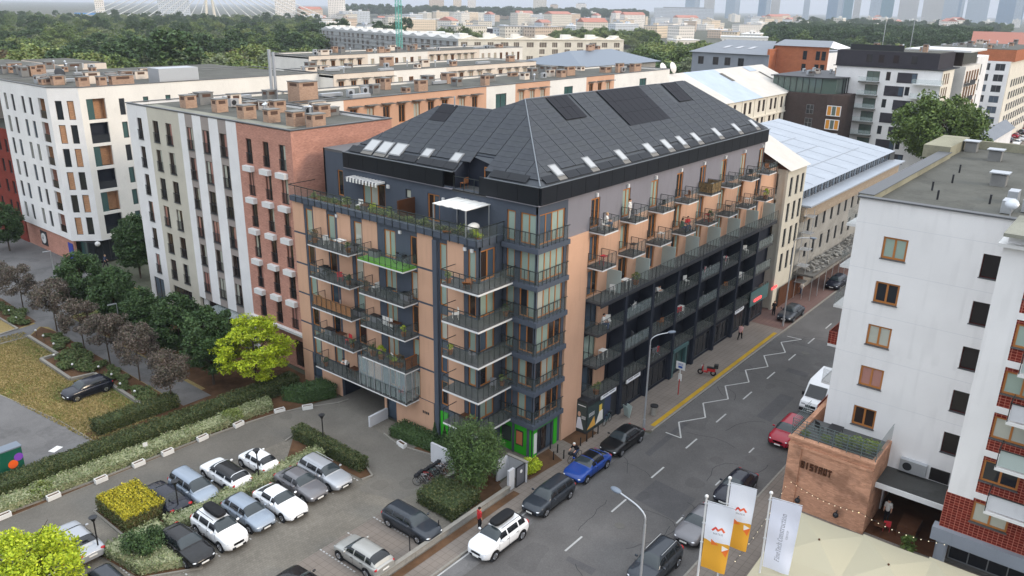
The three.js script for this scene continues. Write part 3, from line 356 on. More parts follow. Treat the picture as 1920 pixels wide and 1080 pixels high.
    if (vm < 41.6 && vm > 38.3 && dm < 1.75) { if (vm > 39.3 || true) { P = clip(P, ([x]) => vv(x) - 41.5); if (P.length < 3) { P = clip([[0.02, r * ROW + 0.015], [COL - 0.02, r * ROW + 0.015], [COL - 0.02, (r + 1) * ROW - 0.012], [0.02, (r + 1) * ROW - 0.012]], ([x]) => 38.3 - vv(x)); } if (P.length < 3 || areaOf(P) < 0.05) continue; } }
    const fu = areaOf(P) > A - 1e-4; mk('L', a, r, fu ? null : tile(P.map(([x, y]) => [x, y - r * ROW])), fu, rnd() < 0.5 ? M.roofTile : M.roofTileB, 'roof_panel');
  }
  if (rest.length) { const q = part(main, 'roof_panels_rest', rest, M.roofTile); q.userData.kind = 'stuff'; }
  n = -9999;
  const pv = (side, a, w, d0, h, m = M.solar, nm = 'solar_panel') => mk(side, a, 0, tile([[0.012, d0 * s + 0.012], [w - 0.012, d0 * s + 0.012], [w - 0.012, (d0 + h) * s - 0.012], [0.012, (d0 + h) * s - 0.012]], 0.04), false, m, nm, 0.1, 0);
  for (let i = 0; i < 3; i++) for (let j = 0; j < 2; j++) { pv('R', 53.95 + i * 1.0, 1.0, 4.65 + j * 1.12, 1.12); if (i < 3) pv('R', 73.3 + i * 0.88, 0.88, 4.65 + j * 1.12, 1.12); }
  for (let i = 0; i < 7; i++) for (let j = 0; j < 3; j++) pv('R', 61.6 + i * 1.03, 1.03, 3.15 + j * 1.26, 1.26);
  for (let j = 0; j < 2; j++) pv('L', -48.15, 1.86, 4.0 + j * 0.84, 0.84);
  { let u = 45.2; for (const [p, q] of [...sky, [85, 85]]) { const w = Math.min(p, 84.4) - u - 0.1; const m = Math.max(1, Math.round(w / 1.85)); if (w > 0.4) for (let i = 0; i < m; i++) pv('R', u + 0.05 + i * w / m, w / m - 0.02, 0.06, 0.58, M.blackPanel); u = q + 0.08; } }
  for (const [a, b] of [[54.0, 52.4], [49.1, 47.4], [47.4, 45.9], [45.8, 44.2], [44.2, 42.8], [42.8, 41.6], [38.1, 36.4], [36.4, 34.6]]) pv('L', -a, a - b, 0.06, 0.6, M.blackPanel);
  // skylights
  const skyl = (side, a, w, d0, d1) => { const f = mk(side, a, 0, tile([[-0.08, d0 * s - 0.08], [w + 0.08, d0 * s - 0.08], [w + 0.08, d1 * s + 0.08], [-0.08, d1 * s + 0.08]], 0.09), false, M.frameGrey, 'skylight', 0.08, 0); lp('pane', tile([[0.04, d0 * s + 0.04], [w - 0.04, d0 * s + 0.04], [w - 0.04, d1 * s - 0.04], [0.04, d1 * s - 0.04]], 0.012).translate(0, 0, 0.092), M.skyGlass, f); lp('flashing', tile([[-0.1, d0 * s - 0.42], [w + 0.1, d0 * s - 0.42], [w + 0.1, d0 * s - 0.08], [-0.1, d0 * s - 0.08]], 0.05), M.ventBrickPlain, f); };
  for (const [p, q] of sky) skyl('R', p + 0.06, q - p - 0.12, 0.42, 1.28);
  for (const [a, b, d0, d1] of [[52.3, 51.2, 0.4, 1.4], [50.75, 49.6, 0.4, 1.4], [49.2, 48.0, 0.4, 1.45], [45.8, 45.0, 0.75, 1.4], [42.65, 41.85, 0.75, 1.45]]) skyl('L', -a, a - b, d0, d1);
  // hip caps and ridge
  part(main, 'hip_cap', [rod(V3(44.5, 22.06, -33.3), V3(51.5, 27.06, -40.3), 0.06), rod(V3(51.5, 27.06, -40.3), V3(78.4, 26.98, -40.2), 0.05), rod(V3(85.3, 22.06, -33.3), V3(78.4, 26.98, -40.2), 0.05), rod(V3(50.2, 26.12, -42), V3(50.2, 26.12, -48.2), 0.05), rod(V3(50.2, 26.12, -42), V3(51.5, 27.05, -40.3), 0.05)], M.hipCap);
  // black fascia band of separate panels
  for (let u = 44.45; u < 85; u += 1.856) part(main, 'fascia_panel', bx(u + 0.015, Math.min(85.35, u + 1.84), 20.7, 22.02, 33.12, 33.32), M.blackPanel);
  for (let v = 33.3; v < 54.4; v += 1.86) { if (v > 38 && v < 41) continue; part(main, 'fascia_panel', bx(44.28, 44.46, 20.7, 22.02, v + 0.015, Math.min(54.5, v + 1.845)), M.blackPanel); }
  part(main, 'gutter', [bx(44.2, 85.4, 22.0, 22.06, 33.04, 33.14), bx(44.2, 44.3, 22.0, 22.06, 33.1, 38.3), bx(44.2, 44.3, 22.0, 22.06, 41.5, 54.5)], M.hipCap); part(main, 'soffit', [bx(44.3, 85.3, 20.62, 20.69, 33.2, 34), bx(44.3, 45, 20.62, 20.69, 34, 54.5), bx(85.3, 85.4, 20.7, 22, 33.3, 47)], M.wallGrey);
  // loggia cut into the roof
  part(main, 'loggia_wall', [bx(46.1, 46.2, 20.7, 23.2, 38.2, 41.6), poly([[44.5, 20.7, 41.5], [46.1, 20.7, 41.5], [46.1, 23.14, 41.5], [44.5, 22, 41.5]]), poly([[44.5, 20.7, 38.3], [46.1, 20.7, 38.3], [46.1, 23.14, 38.3], [44.5, 22, 38.3]])], M.navy); part(main, 'loggia_floor', bx(44.3, 46.2, 20.55, 20.72, 38.2, 41.6), M.balconyFloor);
  part(main, 'railing', [bx(44.3, 44.34, 21.7, 21.75, 38.3, 41.5), ...[0, 1, 2, 3].map((i) => bx(44.3, 44.34, 20.7, 21.75, 38.32 + i * 1.04, 38.36 + i * 1.04))], M.railDark);
  const lw = lp('window', winGeo(0.9, 1.1, 1, 0.08, 0).frame, M.frameWood, main); face('U', 46.08).put(lw, -39.4, 21.3, 0, main); lp('pane', winGeo(0.9, 1.1, 1, 0.08, 0).pane, M.glassDark, lw).position.set(0, 0.55, 0);
  part(main, 'wall_lamp', bx(45.98, 46.1, 22.3, 22.6, 38.6, 38.9), M.signWhite);
  part(main, 'vent_pipe', rod(V3(50.0, 25.9, -46.6), V3(50.0, 26.9, -46.6), 0.06), M.metalLight);
  part(main, 'core', [bx(42.2, 56, 2.7, 17.35, 36.95, 58.5), bx(44.8, 56, 17.35, 20.6, 36.95, 57.1), bx(44.8, 89.7, 2.7, 17.2, 33.8, 47), bx(44.8, 85, 17.2, 20.6, 33.8, 47)], M.navy);
}
// ------------------------------------------------------------------ neighbours
const stylesB2 = { frame: M.frameBrown, n: 2, fr: 0.07, sill: M.coping };
function facade(g, F, a, b, y0, y1, wins, t, m, o = {}, name) { const H = []; for (const [p, q, c, d, oo] of wins) { H.push([p, q, c, d]); if (!(oo && oo.skip)) win(g, F, p, q, c, d, { ...o, ...(oo || {}) }); } return wall(g, F, a, b, y0, y1, H, t, m, name); }
function vents(g, list, y) { for (const [u, v, w, d, h, m] of list) { const b = part(g, 'roof_vent', bx(u, u + w, y, y + (h || 1.1), v, v + d), m || M.ventBrick); lp('cap', bx(u - 0.06, u + w + 0.06, y + (h || 1.1), y + (h || 1.1) + 0.08, v - 0.06, v + d + 0.06), M.ventGrey, b); lp('louvre', [bx(u + 0.2 * w, u + 0.8 * w, y + (h || 1.1) - 0.45, y + (h || 1.1) - 0.12, v - 0.01, v + 0.02), bx(u - 0.01, u + 0.02, y + (h || 1.1) - 0.45, y + (h || 1.1) - 0.12, v + 0.2 * d, v + 0.8 * d)], M.louvre, b); } }
function clutter(g, u0, u1, v0, v1, y, n) { for (let i = 0; i < n; i++) { const u = rr(u0, u1), v = rr(v0, v1), k = rnd(); if (k < 0.5) vents(g, [[u, v, rr(0.6, 2.4), rr(0.6, 1.4), rr(0.6, 1.6), pick([M.ventBrick, M.ventBrick, M.ventGrey, M.cream2])]], y); else if (k < 0.72) { const b = part(g, 'air_unit', bx(u, u + 1, y + 0.15, y + 0.95, v, v + 0.45), M.metalLight); lp('fan_grille', new THREE.CylinderGeometry(0.28, 0.28, 0.03, 14).rotateX(Math.PI / 2).translate(u + 0.4, y + 0.55, -v + 0.01), M.metalDark, b); } else if (k < 0.86) part(g, 'vent_pipe', [rod(V3(u, y, -v), V3(u, y + 1.1, -v), 0.12, 8), new THREE.ConeGeometry(0.24, 0.2, 8).translate(u, y + 1.2, -v)], M.metalLight); else part(g, 'roof_duct', bx(u, u + rr(2, 4), y + 0.1, y + 0.5, v, v + 0.6), M.metalLight); } }
function parapetRoof(g, pts, y, m = M.roofFelt) { part(g, 'flat_roof', slab(pts, y - 0.6, y - 0.25), m); const c = []; for (let i = 0; i < pts.length; i++) { const [a, b] = pts[i], [p, q] = pts[(i + 1) % pts.length], L = Math.hypot(p - a, q - b); const k = new THREE.BoxGeometry(L + 0.3, 0.09, 0.34); k.rotateY(Math.atan2(q - b, p - a)); k.translate((a + p) / 2, y + 0.045 + 0.002 * i, -(b + q) / 2); c.push(k); } part(g, 'coping', c, M.coping); }
{ // white, cream and brick block beside the corner building
  const g = thing('apartment_building', 'white, cream and salmon-brick apartment block with small white brick-side balcony fronts', 'building', [50, 0, 74]), F = face('U', 42.5);
  const W = [], row = (k) => 22.1 - 3.06 * k; paneFn = () => pick([M.glassBrown, M.glassBrown, M.glassDark, M.glassPink, M.glassCurtain]);
  const sec = [[88.5, 84.15, M.white, [[86.5, 85.5]]], [84.15, 77.8, M.cream, [[83.2, 82.05], [80.6, 79.4]]], [77.8, 76.6, M.white, []], [76.6, 75.25, M.greige, [[76.45, 75.4]]], [75.25, 73.7, M.white, []], [73.7, 72.3, M.greige, [[73.55, 72.4]]], [72.3, 70.7, M.white, []], [70.7, 69.3, M.greige, [[70.55, 69.4]]], [69.3, 67.6, M.white, []]];
  for (const [a, b, m, ws] of sec) { const L = []; for (let k = 0; k < 6; k++) for (const [p, q] of ws) L.push([p, q, row(k) - 2.28, row(k), {}]); if (a === 88.5) L.push([87.6, 85.4, 0.2, 3.8, { n: 2, pane: M.glassBlue, sill: null }]); if (a === 84.15) L.push([83.3, 79.4, 0.3, 3.7, { n: 4, pane: M.glassDark, sill: null }]); facade(g, F, a, b, a > 80 ? 0 : 3.6, 23.4, L, 0.3, m, { ...stylesB2, rail: M.metalDark }); }
  const lob = []; lob.push([76.8, 72.6, 0.4, 3.4, { n: 3, pane: M.glassDark, sill: null }], [71.3, 69.6, 0.1, 3.0, { n: 2, pane: M.glassDark, sill: null }]); facade(g, face('U', 42.9), 77.8, 67.6, 0, 3.6, lob, 0.3, M.white, stylesB2);
  part(g, 'entrance_canopy', bx(41.2, 42.9, 3.35, 3.45, 68.0, 74.5), M.clearGlass);
  const B = []; for (let k = 0; k < 6; k++) for (const [p, q] of [[66.2, 65.3], [63.55, 62.65], [61.1, 60.15]]) { B.push([p, q, row(k) - 2.35, row(k), { rail: M.metalDark, sill: null }]); if (k < 5) part(g, 'white_balcony_front', bx(42.05, 42.52, row(k) - 3.02, row(k) - 2.52, q - 0.12, p + 0.3), M.edgeWhite); }
  facade(g, F, 67.6, 59.2, 4.2, 23.4, B, 0.3, M.brickSalmon, stylesB2); part(g, 'ledge', bx(42.1, 42.6, 4.0, 4.25, 59.2, 67.7), M.edgeWhite); facade(g, face('U', 42.9), 67.6, 59.2, 0, 4.0, [[61.6, 60.2, 0.2, 3.0, { n: 1, sill: null }]], 0.25, M.brickSalmon, stylesB2);
  part(g, 'side_wall', bx(42.8, 54.4, 0, 23.4, 59.2, 59.5), M.brickSalmon); part(g, 'rear_wall', bx(54.1, 54.4, 0, 23.4, 59.5, 77), M.white); part(g, 'end_wall', bx(42.6, 54.4, 0, 23.4, 88.2, 88.5), M.white);
  parapetRoof(g, [[42.6, 59.3], [54.3, 59.3], [54.3, 77], [62, 77], [62, 88.4], [42.6, 88.4]], 23.45); part(g, 'roof_walkway', [bx(43.4, 45.2, 23.2, 23.24, 62, 87)], M.roofFeltLight);
  vents(g, [[45.6, 81.6, 1.3, 1.2, 1.3], [46.0, 76.3, 1.3, 1.0, 1.3], [44.9, 69.8, 1.4, 1.2, 1.3], [45.2, 66.2, 1.3, 0.9, 1.2], [45.4, 62.6, 1.3, 1.2, 1.3], [46, 60.6, 1.5, 1.0, 1.2], [50, 72, 1.4, 1, 1.2], [51, 66, 1.4, 1, 1.2], [57.2, 77.4, 2.6, 2.2, 2.3, M.ventBrick]], 23.2); clutter(g, 47.5, 53, 61, 87, 23.2, 12);
  part(g, 'flue', [rod(V3(57.1, 23.2, -82.5), V3(57.1, 28.9, -82.5), 0.2, 10), rod(V3(57.5, 23.2, -82.3), V3(57.5, 28.6, -82.3), 0.18, 10)], M.metalLight);
  paneFn = paneSet;
}
{ // white corner block with brick ground floor (beyond the square)
  const g = thing('apartment_building', 'white corner apartment block with brick-backed loggias above a brick shop floor', 'building', [50, 0, 120]), F = face('U', 43.4), W = [], st = 3.05;
  for (let k = 0; k < 6; k++) { const y = 21.8 - st * k; for (const [a, b] of [[125.1, 124.2], [122.7, 121.8], [119.3, 118.4], [116.9, 116.0]]) W.push([a, b, y - 2.25, y, { frame: M.frameDark, n: 2 }]); W.push([114.0, 112.0, y - 2.45, y + 0.15, { skip: 1 }]); }
  facade(g, F, 126.6, 110.9, 3.4, 23.4, W, 0.3, M.white); for (let k = 0; k < 6; k++) { const y = 21.8 - st * k; part(g, 'loggia', [bx(44.5, 44.6, y - 2.5, y + 0.2, 111.9, 114.1), bx(43.72, 44.5, y - 2.5, y + 0.2, 114.0, 114.1)], k % 2 ? M.brickSalmon : M.brickOrange); part(g, 'loggia_glass', bx(43.5, 43.52, y - 2.4, y - 1.4, 112.05, 113.95), M.glassBrown); part(g, 'loggia_glass', bx(44.4, 44.48, y - 2.4, y, 112.0, 112.9), M.glassDark); }
  facade(g, face('U', 43.7), 126.6, 111.3, 0, 3.4, [], 0.3, M.brickSalmon);
  { const c = part(g, 'clock', [new THREE.CylinderGeometry(0.75, 0.75, 0.1, 28).rotateZ(Math.PI / 2).translate(43.6, 1.75, -120.9)], M.signWhite); lp('clock_frame', [bx(43.62, 43.68, 0.7, 2.8, 119.9, 121.9)], M.frameDark, c); lp('clock_hands', [bx(43.52, 43.545, 1.7, 2.2, 120.87, 120.93), bx(43.52, 43.545, 1.72, 1.79, 120.9, 121.3)], M.black, c); }
  // chamfered corner (43.4,110.9)-(46.1,108.2)
  const len = Math.hypot(2.7, 2.7); { const sh = new THREE.Shape([[0, 3.4], [len, 3.4], [len, 23.4], [0, 23.4]].map((p) => new THREE.Vector2(...p))); for (let k = 0; k < 6; k++) for (const x of [0.75, 2.2]) { const y = 21.8 - st * k; sh.holes.push(new THREE.Path([[x, y - 2.4], [x, y], [x + 0.85, y], [x + 0.85, y - 2.4]].map((p) => new THREE.Vector2(...p)))); }
    const ge = new THREE.ExtrudeGeometry(sh, { depth: 0.3, bevelEnabled: false }).translate(0, 0, -0.3), q = lp('wall', ge, M.white, g); q.position.set(43.4, 0, -110.9).sub(g.position); q.rotation.y = -Math.PI / 4;
    for (let k = 0; k < 6; k++) [0.75, 2.2].forEach((x, i) => { const y = 21.8 - st * k, w = lp('window', winGeo(0.84, 2.38, 1, 0.06, 0).frame, M.frameDark, g); const c = x + 0.425; w.position.set(43.4 + (c - 0.02) * 0.7071 + 0.14, y - 2.4, -110.9 + (c) * 0.7071 - 0.14).sub(g.position); w.rotation.y = -Math.PI / 4; lp('pane', winGeo(0.84, 2.38, 1, 0.06, 0).pane, (k + i) % 2 ? M.brickOrange : M.glassDark, w).position.set(0, 1.19, 0); }); }
  const S = face('V', 108.2), X = []; for (let k = 0; k < 6; k++) { const y = 21.95 - st * k; X.push([46.9, 49.3, y - 2.65, y, { skip: 1 }]); for (const u of [51.1, 54.4, 57.6, 61]) X.push([u, u + 0.75, y - 2.35, y - 0.2, { frame: M.frameDark, pane: pick([M.glassTeal, M.glassDark]) }]); const alt = k % 2 === 0; part(g, 'loggia', [bx(46.8, 49.4, y - 2.7, y + 0.1, 109.3, 109.4), bx(49.3, 49.4, y - 2.7, y + 0.1, 108.5, 109.3)], alt ? M.brickOrange : M.navy); part(g, 'loggia_glass', bx(46.9, alt ? 47.8 : 49.3, y - 2.65, alt ? y : y - 1.6, 108.36, 108.4), alt ? M.glassTeal : M.glassDark); }
  facade(g, S, 46.1, 84, 3.4, 23.4, X, 0.3, M.whiteWarm);
  win(g, face('V', 108.8), 44.4, 51.2, 0.1, 3.2, { n: 7, frame: M.frameDark, pane: M.glassDark, name: 'shop_window' }); win(g, face('U', 44.4), 111.2, 108.9, 0.1, 3.2, { n: 2, frame: M.frameDark, pane: M.glassTeal, name: 'shop_window' });
  part(g, 'shop_banner', bx(43.6, 43.66, 0.3, 2.7, 111.6, 113.0), M.bannerBlue); part(g, 'lamp_globe', new THREE.SphereGeometry(0.35, 14, 10).translate(45.6, 2.9, -108.5), M.signWhite);
  part(g, 'soffit', slab([[43.4, 110.9], [46.1, 108.2], [84, 108.2], [84, 120], [43.7, 120]], 3.3, 3.4), M.white);
  parapetRoof(g, [[43.5, 126.6], [43.5, 110.9], [46.2, 108.3], [84, 108.3], [84, 126.6]], 23.42); part(g, 'rear_block', bx(61.2, 69.3, 0, 23.4, 149.5, 165), M.cream2); part(g, 'rear_block', bx(44, 61, 0, 23.2, 140, 170), M.cream2); part(g, 'flat_roof', [bx(61.3, 69.2, 23.4, 23.5, 149.6, 165), bx(44.1, 60.9, 23.2, 23.3, 140.1, 170), bx(44, 84, 23.0, 23.15, 126.7, 140)], M.roofFelt); clutter(g, 46, 62, 128, 146, 23.2, 22); part(g, 'core', bx(44.9, 83, 3.4, 22.6, 110.6, 126.4), M.navy);
  clutter(g, 45, 60, 112, 125, 23.17, 22); vents(g, [[48, 112, 1.4, 1, 1.2], [50.2, 111, 1, 1, 1.2], [52, 111.2, 3, 1, 1.2], [46.5, 116, 1.4, 1, 1.2], [46, 120, 2.2, 1, 1.0, M.metalLight]], 23.17); part(g, 'plant_room', bx(57.5, 63.4, 23.2, 25.2, 109, 112), M.metalLight);
  part(g, 'satellite_dish', [new THREE.SphereGeometry(0.9, 16, 8, 0, Math.PI * 2, 0, 0.9).scale(1, 0.45, 1).rotateX(1.1).translate(48.6, 24.4, -119), rod(V3(48.6, 23.2, -119.2), V3(48.6, 24.3, -119.2), 0.06)], M.metalDark);
}
{ const g = thing('brick_building', 'dark red brick block adjoining the white corner block', 'building', [50, 0, 135]), W = []; for (let k = 0; k < 4; k++) for (const v of [127.8, 130.2, 133.5, 136]) W.push([v + 0.9, v, 3.6 + 3.05 * k + 0.4, 3.6 + 3.05 * k + 2.3, { frame: M.frameDark, n: 1, pane: M.glassDark }]); facade(g, face('U', 43.6), 150, 126.65, 0, 16.5, W, 0.3, M.brickRed); part(g, 'roof', bx(43.7, 60, 16.2, 16.5, 126.65, 150), M.roofFelt); part(g, 'gate', bx(43.5, 43.6, 0, 2.6, 130.5, 133.4), M.metalLight); }
// rows of the same estate seen over the roofs
function rowBlock(label, u0, u1, v, h, segs, seedv, depth = 12) {
  const g = thing('terraced_apartments', label, 'building', [(u0 + u1) / 2, 0, v + depth / 2]), S = face('V', v); let u = u0;
  for (const [w, m, big] of segs) { const W = []; const end = Math.min(u1, u + w); for (let k = 0; k < 4; k++) { const y = h - 1.15 - 3.05 * k; if (big) { const c = (u + end) / 2; W.push([c - 1.2, c + 1.2, y - 2.6, y, { frame: M.frameDark, n: 2, pane: M.glassTeal }]); } else for (let x = u + 0.9; x + 1.2 < end; x += 2.6) { W.push([x, x + 1.1, y - 2.2, y, { frame: M.frameWood, n: 2, pane: pick([M.glassCurtain, M.glassBrown]) }]); if (k === 0 && m !== M.whiteWarm) part(g, 'window_canopy', bx(x - 0.3, x + 1.5, y + 0.3, y + 0.38, v - 0.9, v), M.concreteDark); } } facade(g, S, u, end, 0, h, W, 0.3, m); u = end; if (u >= u1) break; }
  parapetRoof(g, [[u0, v + 0.1], [u1, v + 0.1], [u1, v + depth], [u0, v + depth]], h + 0.03); part(g, 'side_wall', [bx(u0, u0 + 0.3, 0, h, v + 0.3, v + depth), bx(u1 - 0.3, u1, 0, h, v + 0.3, v + depth), bx(u0 + 0.3, u1 - 0.3, 0, h, v + depth - 0.3, v + depth)], M.whiteWarm);
  clutter(g, u0 + 1, u1 - 2, v + 1.5, v + depth - 2, h - 0.22, Math.round((u1 - u0) / 2.4)); return g;
}
rowBlock('salmon and white terraced flats directly behind the dark hip roof', 54.5, 140, 75.0, 23.4, [[7, M.whiteWarm, 0], [19, M.peachWall, 0], [6.5, M.peachWall, 0], [6.5, M.whiteWarm, 1], [8.5, M.peachWall, 0], [10, M.whiteWarm, 1], [8.5, M.peachWall, 0], [25, M.whiteWarm, 1]], 1, 12.5);
rowBlock('long cream terrace of flats in the second row behind the salmon flats', 84, 137, 104.5, 23.4, [[13, M.cream2, 0], [13, M.whiteWarm, 0], [14, M.cream2, 0], [16, M.cream2, 0]], 2, 13);
rowBlock('pale cream terrace of flats with rooftop vents in front of the scaffolded block', 114, 190, 150, 23.0, [[17, M.cream2, 0], [20, M.whiteWarm, 0], [20, M.cream2, 0], [20, M.whiteWarm, 0]], 3, 14);
{ // blue-grey tent roof among the rows
  const g = thing('pavilion_roof', 'low building with blue-grey metal hip roof between the terraces', 'building', [150, 0, 104]); part(g, 'wall', bx(141, 172, 0, 22.6, 96, 112), M.concrete); part(g, 'roof', [poly([[140, 22.6, 95], [173, 22.6, 95], [165, 25.2, 104], [148, 25.2, 104]]), poly([[140, 22.6, 113], [140, 22.6, 95], [148, 25.2, 104]]), poly([[173, 22.6, 95], [173, 22.6, 113], [165, 25.2, 104]]), poly([[173, 22.6, 113], [140, 22.6, 113], [148, 25.2, 104], [165, 25.2, 104]])], M.metalBlue); clutter(g, 150, 162, 103, 105, 25.1, 5);
}
{ // white end house with open gable next to the corner building
  const g = thing('town_house', 'narrow cream house shell with open dark gable at the end of the balcony front', 'building', [92.6, 0, 38]), W = []; for (let k = 0; k < 4; k++) for (const u of [90.6, 92.5, 94.2]) W.push([u, u + 0.8, 4.6 + 3.05 * k, 6.9 + 3.05 * k, { frame: M.frameDark, n: 1, dv: 0.7, pane: M.glassDark }]);
  facade(g, face('V', 32), 89.65, 95.5, 0, 17, W, 0.3, M.cream); const X = []; for (let k = 0; k < 3; k++) X.push([37.5, 33.2, 8 + 3 * k, 10.4 + 3 * k, { skip: 1 }]); facade(g, face('U', 90.02), 46, 32.3, 0, 17, X, 0.3, M.cream); part(g, 'open_floors', [bx(90.4, 95, 7.7, 7.95, 33, 45), bx(90.4, 95, 10.7, 10.95, 33, 45), bx(90.4, 95, 13.7, 13.95, 33, 45)], M.concrete); part(g, 'roof', [poly([[89.4, 17, 31.6], [95.7, 17, 31.6], [95.7, 20.6, 38.5], [89.4, 20.6, 38.5]]), poly([[95.7, 17, 46], [89.4, 17, 46], [89.4, 20.6, 38.5], [95.7, 20.6, 38.5]])], M.roofMembrane); part(g, 'gable', poly([[90.0, 17, 32], [90.0, 17, 46], [90.0, 20.4, 38.5]]), M.woodDark); part(g, 'side_wall', bx(95.2, 95.5, 0, 17, 32.3, 46), M.cream2);
}
{ // long shed with pale metal roof and clerestory, scaffolded front
  const g = thing('long_hall', 'long concrete hall with pale blue metal roof and a glazed clerestory strip', 'building', [117, 0, 42]), W = []; for (let k = 0; k < 13; k++) for (const y of [4.6, 7.9]) W.push([98.6 + k * 2.9, 99.5 + k * 2.9, y, y + 1.9, { frame: M.frameDark, n: 1, pane: M.glassDark }]);
  facade(g, face('V', 32), 95.7, 137.5, 0, 11.8, W, 0.3, M.concrete); part(g, 'lower_roof', bx(95.7, 138, 11.75, 11.95, 30.9, 33.2), M.metalBlueLight); part(g, 'eave_wall', bx(95.7, 137.6, 9.9, 11.7, 31.6, 31.98), M.brickBrown2);
  for (let k = 0; k < 36; k++) part(g, 'clerestory_pane', bx(96 + k * 1.15, 96.75 + k * 1.15, 12, 13.2, 33.05, 33.12), k % 2 ? M.glassDark : M.glassBlue); part(g, 'clerestory_wall', bx(95.8, 137.4, 11.9, 13.3, 33.14, 33.4), M.metalLight);
  part(g, 'roof', [poly([[95.5, 13.35, 32.5], [137.6, 13.35, 32.5], [137.6, 16.6, 52], [95.5, 16.6, 52]]), poly([[137.6, 12, 66], [95.5, 12, 66], [95.5, 16.6, 52], [137.6, 16.6, 52]])], M.metalBlueLight); for (let k = 0; k < 9; k++) part(g, 'roof_seam', rod(V3(97 + k * 4.6, 13.45, -33), V3(97 + k * 4.6, 16.62, -51.8), 0.02, 5), M.metalBlueLight); for (const d of [4, 8, 12, 15]) part(g, 'roof_batten', bx(rr(104, 112), rr(122, 134), 13.35 + d / 6 + 0.0, 13.35 + d / 6 + 0.1, 32.5 + d, 32.6 + d), M.metalBlueLight); part(g, 'end_wall', [bx(137.2, 137.5, 0, 12, 32.3, 66), poly([[137.4, 12, 32.5], [137.4, 12, 66], [137.4, 16.5, 52], [137.4, 13.3, 32.5]]), poly([[95.72, 11, 32.5], [95.72, 11, 66], [95.72, 16.5, 52], [95.72, 13.3, 32.5]])], M.concrete);
  const sc = thing('scaffold_canopy', 'scaffold walkway canopy carrying rubble along the hall front', 'scaffold', [110, 0, 31]), p = []; for (let k = 0; k < 12; k++) p.push(rod(V3(96 + k * 2.6, 0.1, -29.6), V3(96 + k * 2.6, 3.2, -29.6), 0.04)); for (let k = 0; k < 5; k++) for (const v of [30.6, 31.6]) p.push(rod(V3(95.9 + k * 0.1, 0.1 + k * 2.3, -v), V3(95.9 + k * 0.1, 2.4 + k * 2.3, -v), 0.04)); for (let k = 0; k < 5; k++) p.push(bx(95.7, 97.2, 2.2 + k * 2.1, 2.26 + k * 2.1, 30.5, 31.7)); part(sc, 'poles', p, M.metalLight); part(sc, 'deck', bx(95.6, 126, 3.2, 3.45, 29.4, 31.9), M.concreteDark); const rb = []; for (let i = 0; i < 260; i++) { const q = new THREE.BoxGeometry(rr(0.1, 0.5), rr(0.06, 0.25), rr(0.1, 0.4)); q.rotateY(rr(0, 3)); q.translate(rr(97, 125), 3.5 + rr(0, 0.2), -rr(29.6, 31.8)); rb.push(q); } const o = part(sc, 'rubble', rb, M.concrete); o.userData.kind = 'stuff'; part(sc, 'hoarding', bx(91, 99, 0.1, 2.6, 32.0, 32.06).translate(0, 0, 0.3), M.woodDark);
}
{ // cream building with membrane roof behind the hip roof
  const g = thing('unfinished_building', 'cream unfinished block with white and pale blue membrane roof', 'building', [166, 0, 78]), W = []; for (let k = 0; k < 4; k++) for (const u of [152.5, 157.5, 160, 164.6, 167, 171, 173.4, 177, 179.6, 183, 187.6]) W.push([u, u + 1.2, 14 - 3.6 * k, 16.4 - 3.6 * k, { frame: M.frameBrown, n: 1, pane: M.glassBrown, dv: 0.7 }]);
  facade(g, face('V', 67), 140, 191.8, 0, 17, W, 0.35, M.cream3); for (let u = 150; u < 191; u += 6.3) part(g, 'pilaster', bx(u, u + 0.35, 3, 16.9, 66.85, 67), M.cream3); part(g, 'string_course', bx(140, 191.8, 12.9, 13.2, 66.8, 67), M.cream3);
  const rf = (u0, u1, m) => part(g, 'roof', poly([[u0, 17, 66.6], [u1, 17, 66.6], [u1, 22, 78.4], [u0, 22, 78.4]]), m); rf(139.5, 152, M.roofMembrane); rf(152, 166, M.membraneBlue); rf(166, 183, M.roofMembrane); rf(183, 192.2, M.roofMembrane); part(g, 'roof', poly([[192.2, 17, 90], [139.5, 17, 90], [139.5, 22, 78.4], [192.2, 22, 78.4]]), M.roofMembrane); part(g, 'gable', poly([[191.7, 17, 67], [191.7, 17, 90], [191.7, 21.9, 78.4]]), M.cream3); part(g, 'side_wall', [bx(191.4, 191.8, 0, 17, 67.3, 90), bx(140, 140.3, 0, 17, 67.3, 90)], M.cream3);
  const ro = (u, d, w, h, m) => part(g, 'roof_opening', poly([[u, 17 + d * 0.4237 + 0.08, 66.6 + d], [u + w, 17 + d * 0.4237 + 0.08, 66.6 + d], [u + w, 17 + (d + h) * 0.4237 + 0.08, 66.6 + d + h], [u, 17 + (d + h) * 0.4237 + 0.08, 66.6 + d + h]]), m); ro(165, 6.8, 1.5, 3.2, M.concreteDark); ro(180, 9.5, 4, 2, M.membraneBlue); ro(183.5, 5.5, 1, 3.5, M.concreteDark); ro(185.5, 2.8, 3.4, 0.8, M.concreteDark); ro(182, 0.8, 8.6, 2.2, M.membraneBlue);
  for (const i of [0, 1]) part(g, 'satellite_dish', [new THREE.SphereGeometry(1.5, 18, 9, 0, Math.PI * 2, 0, 0.85).rotateX(1.25).translate(143 + i * 4, 22.9, -79), rod(V3(143 + i * 4, 21.5, -79), V3(143 + i * 4, 23, -79), 0.1)], M.whiteWarm);
}
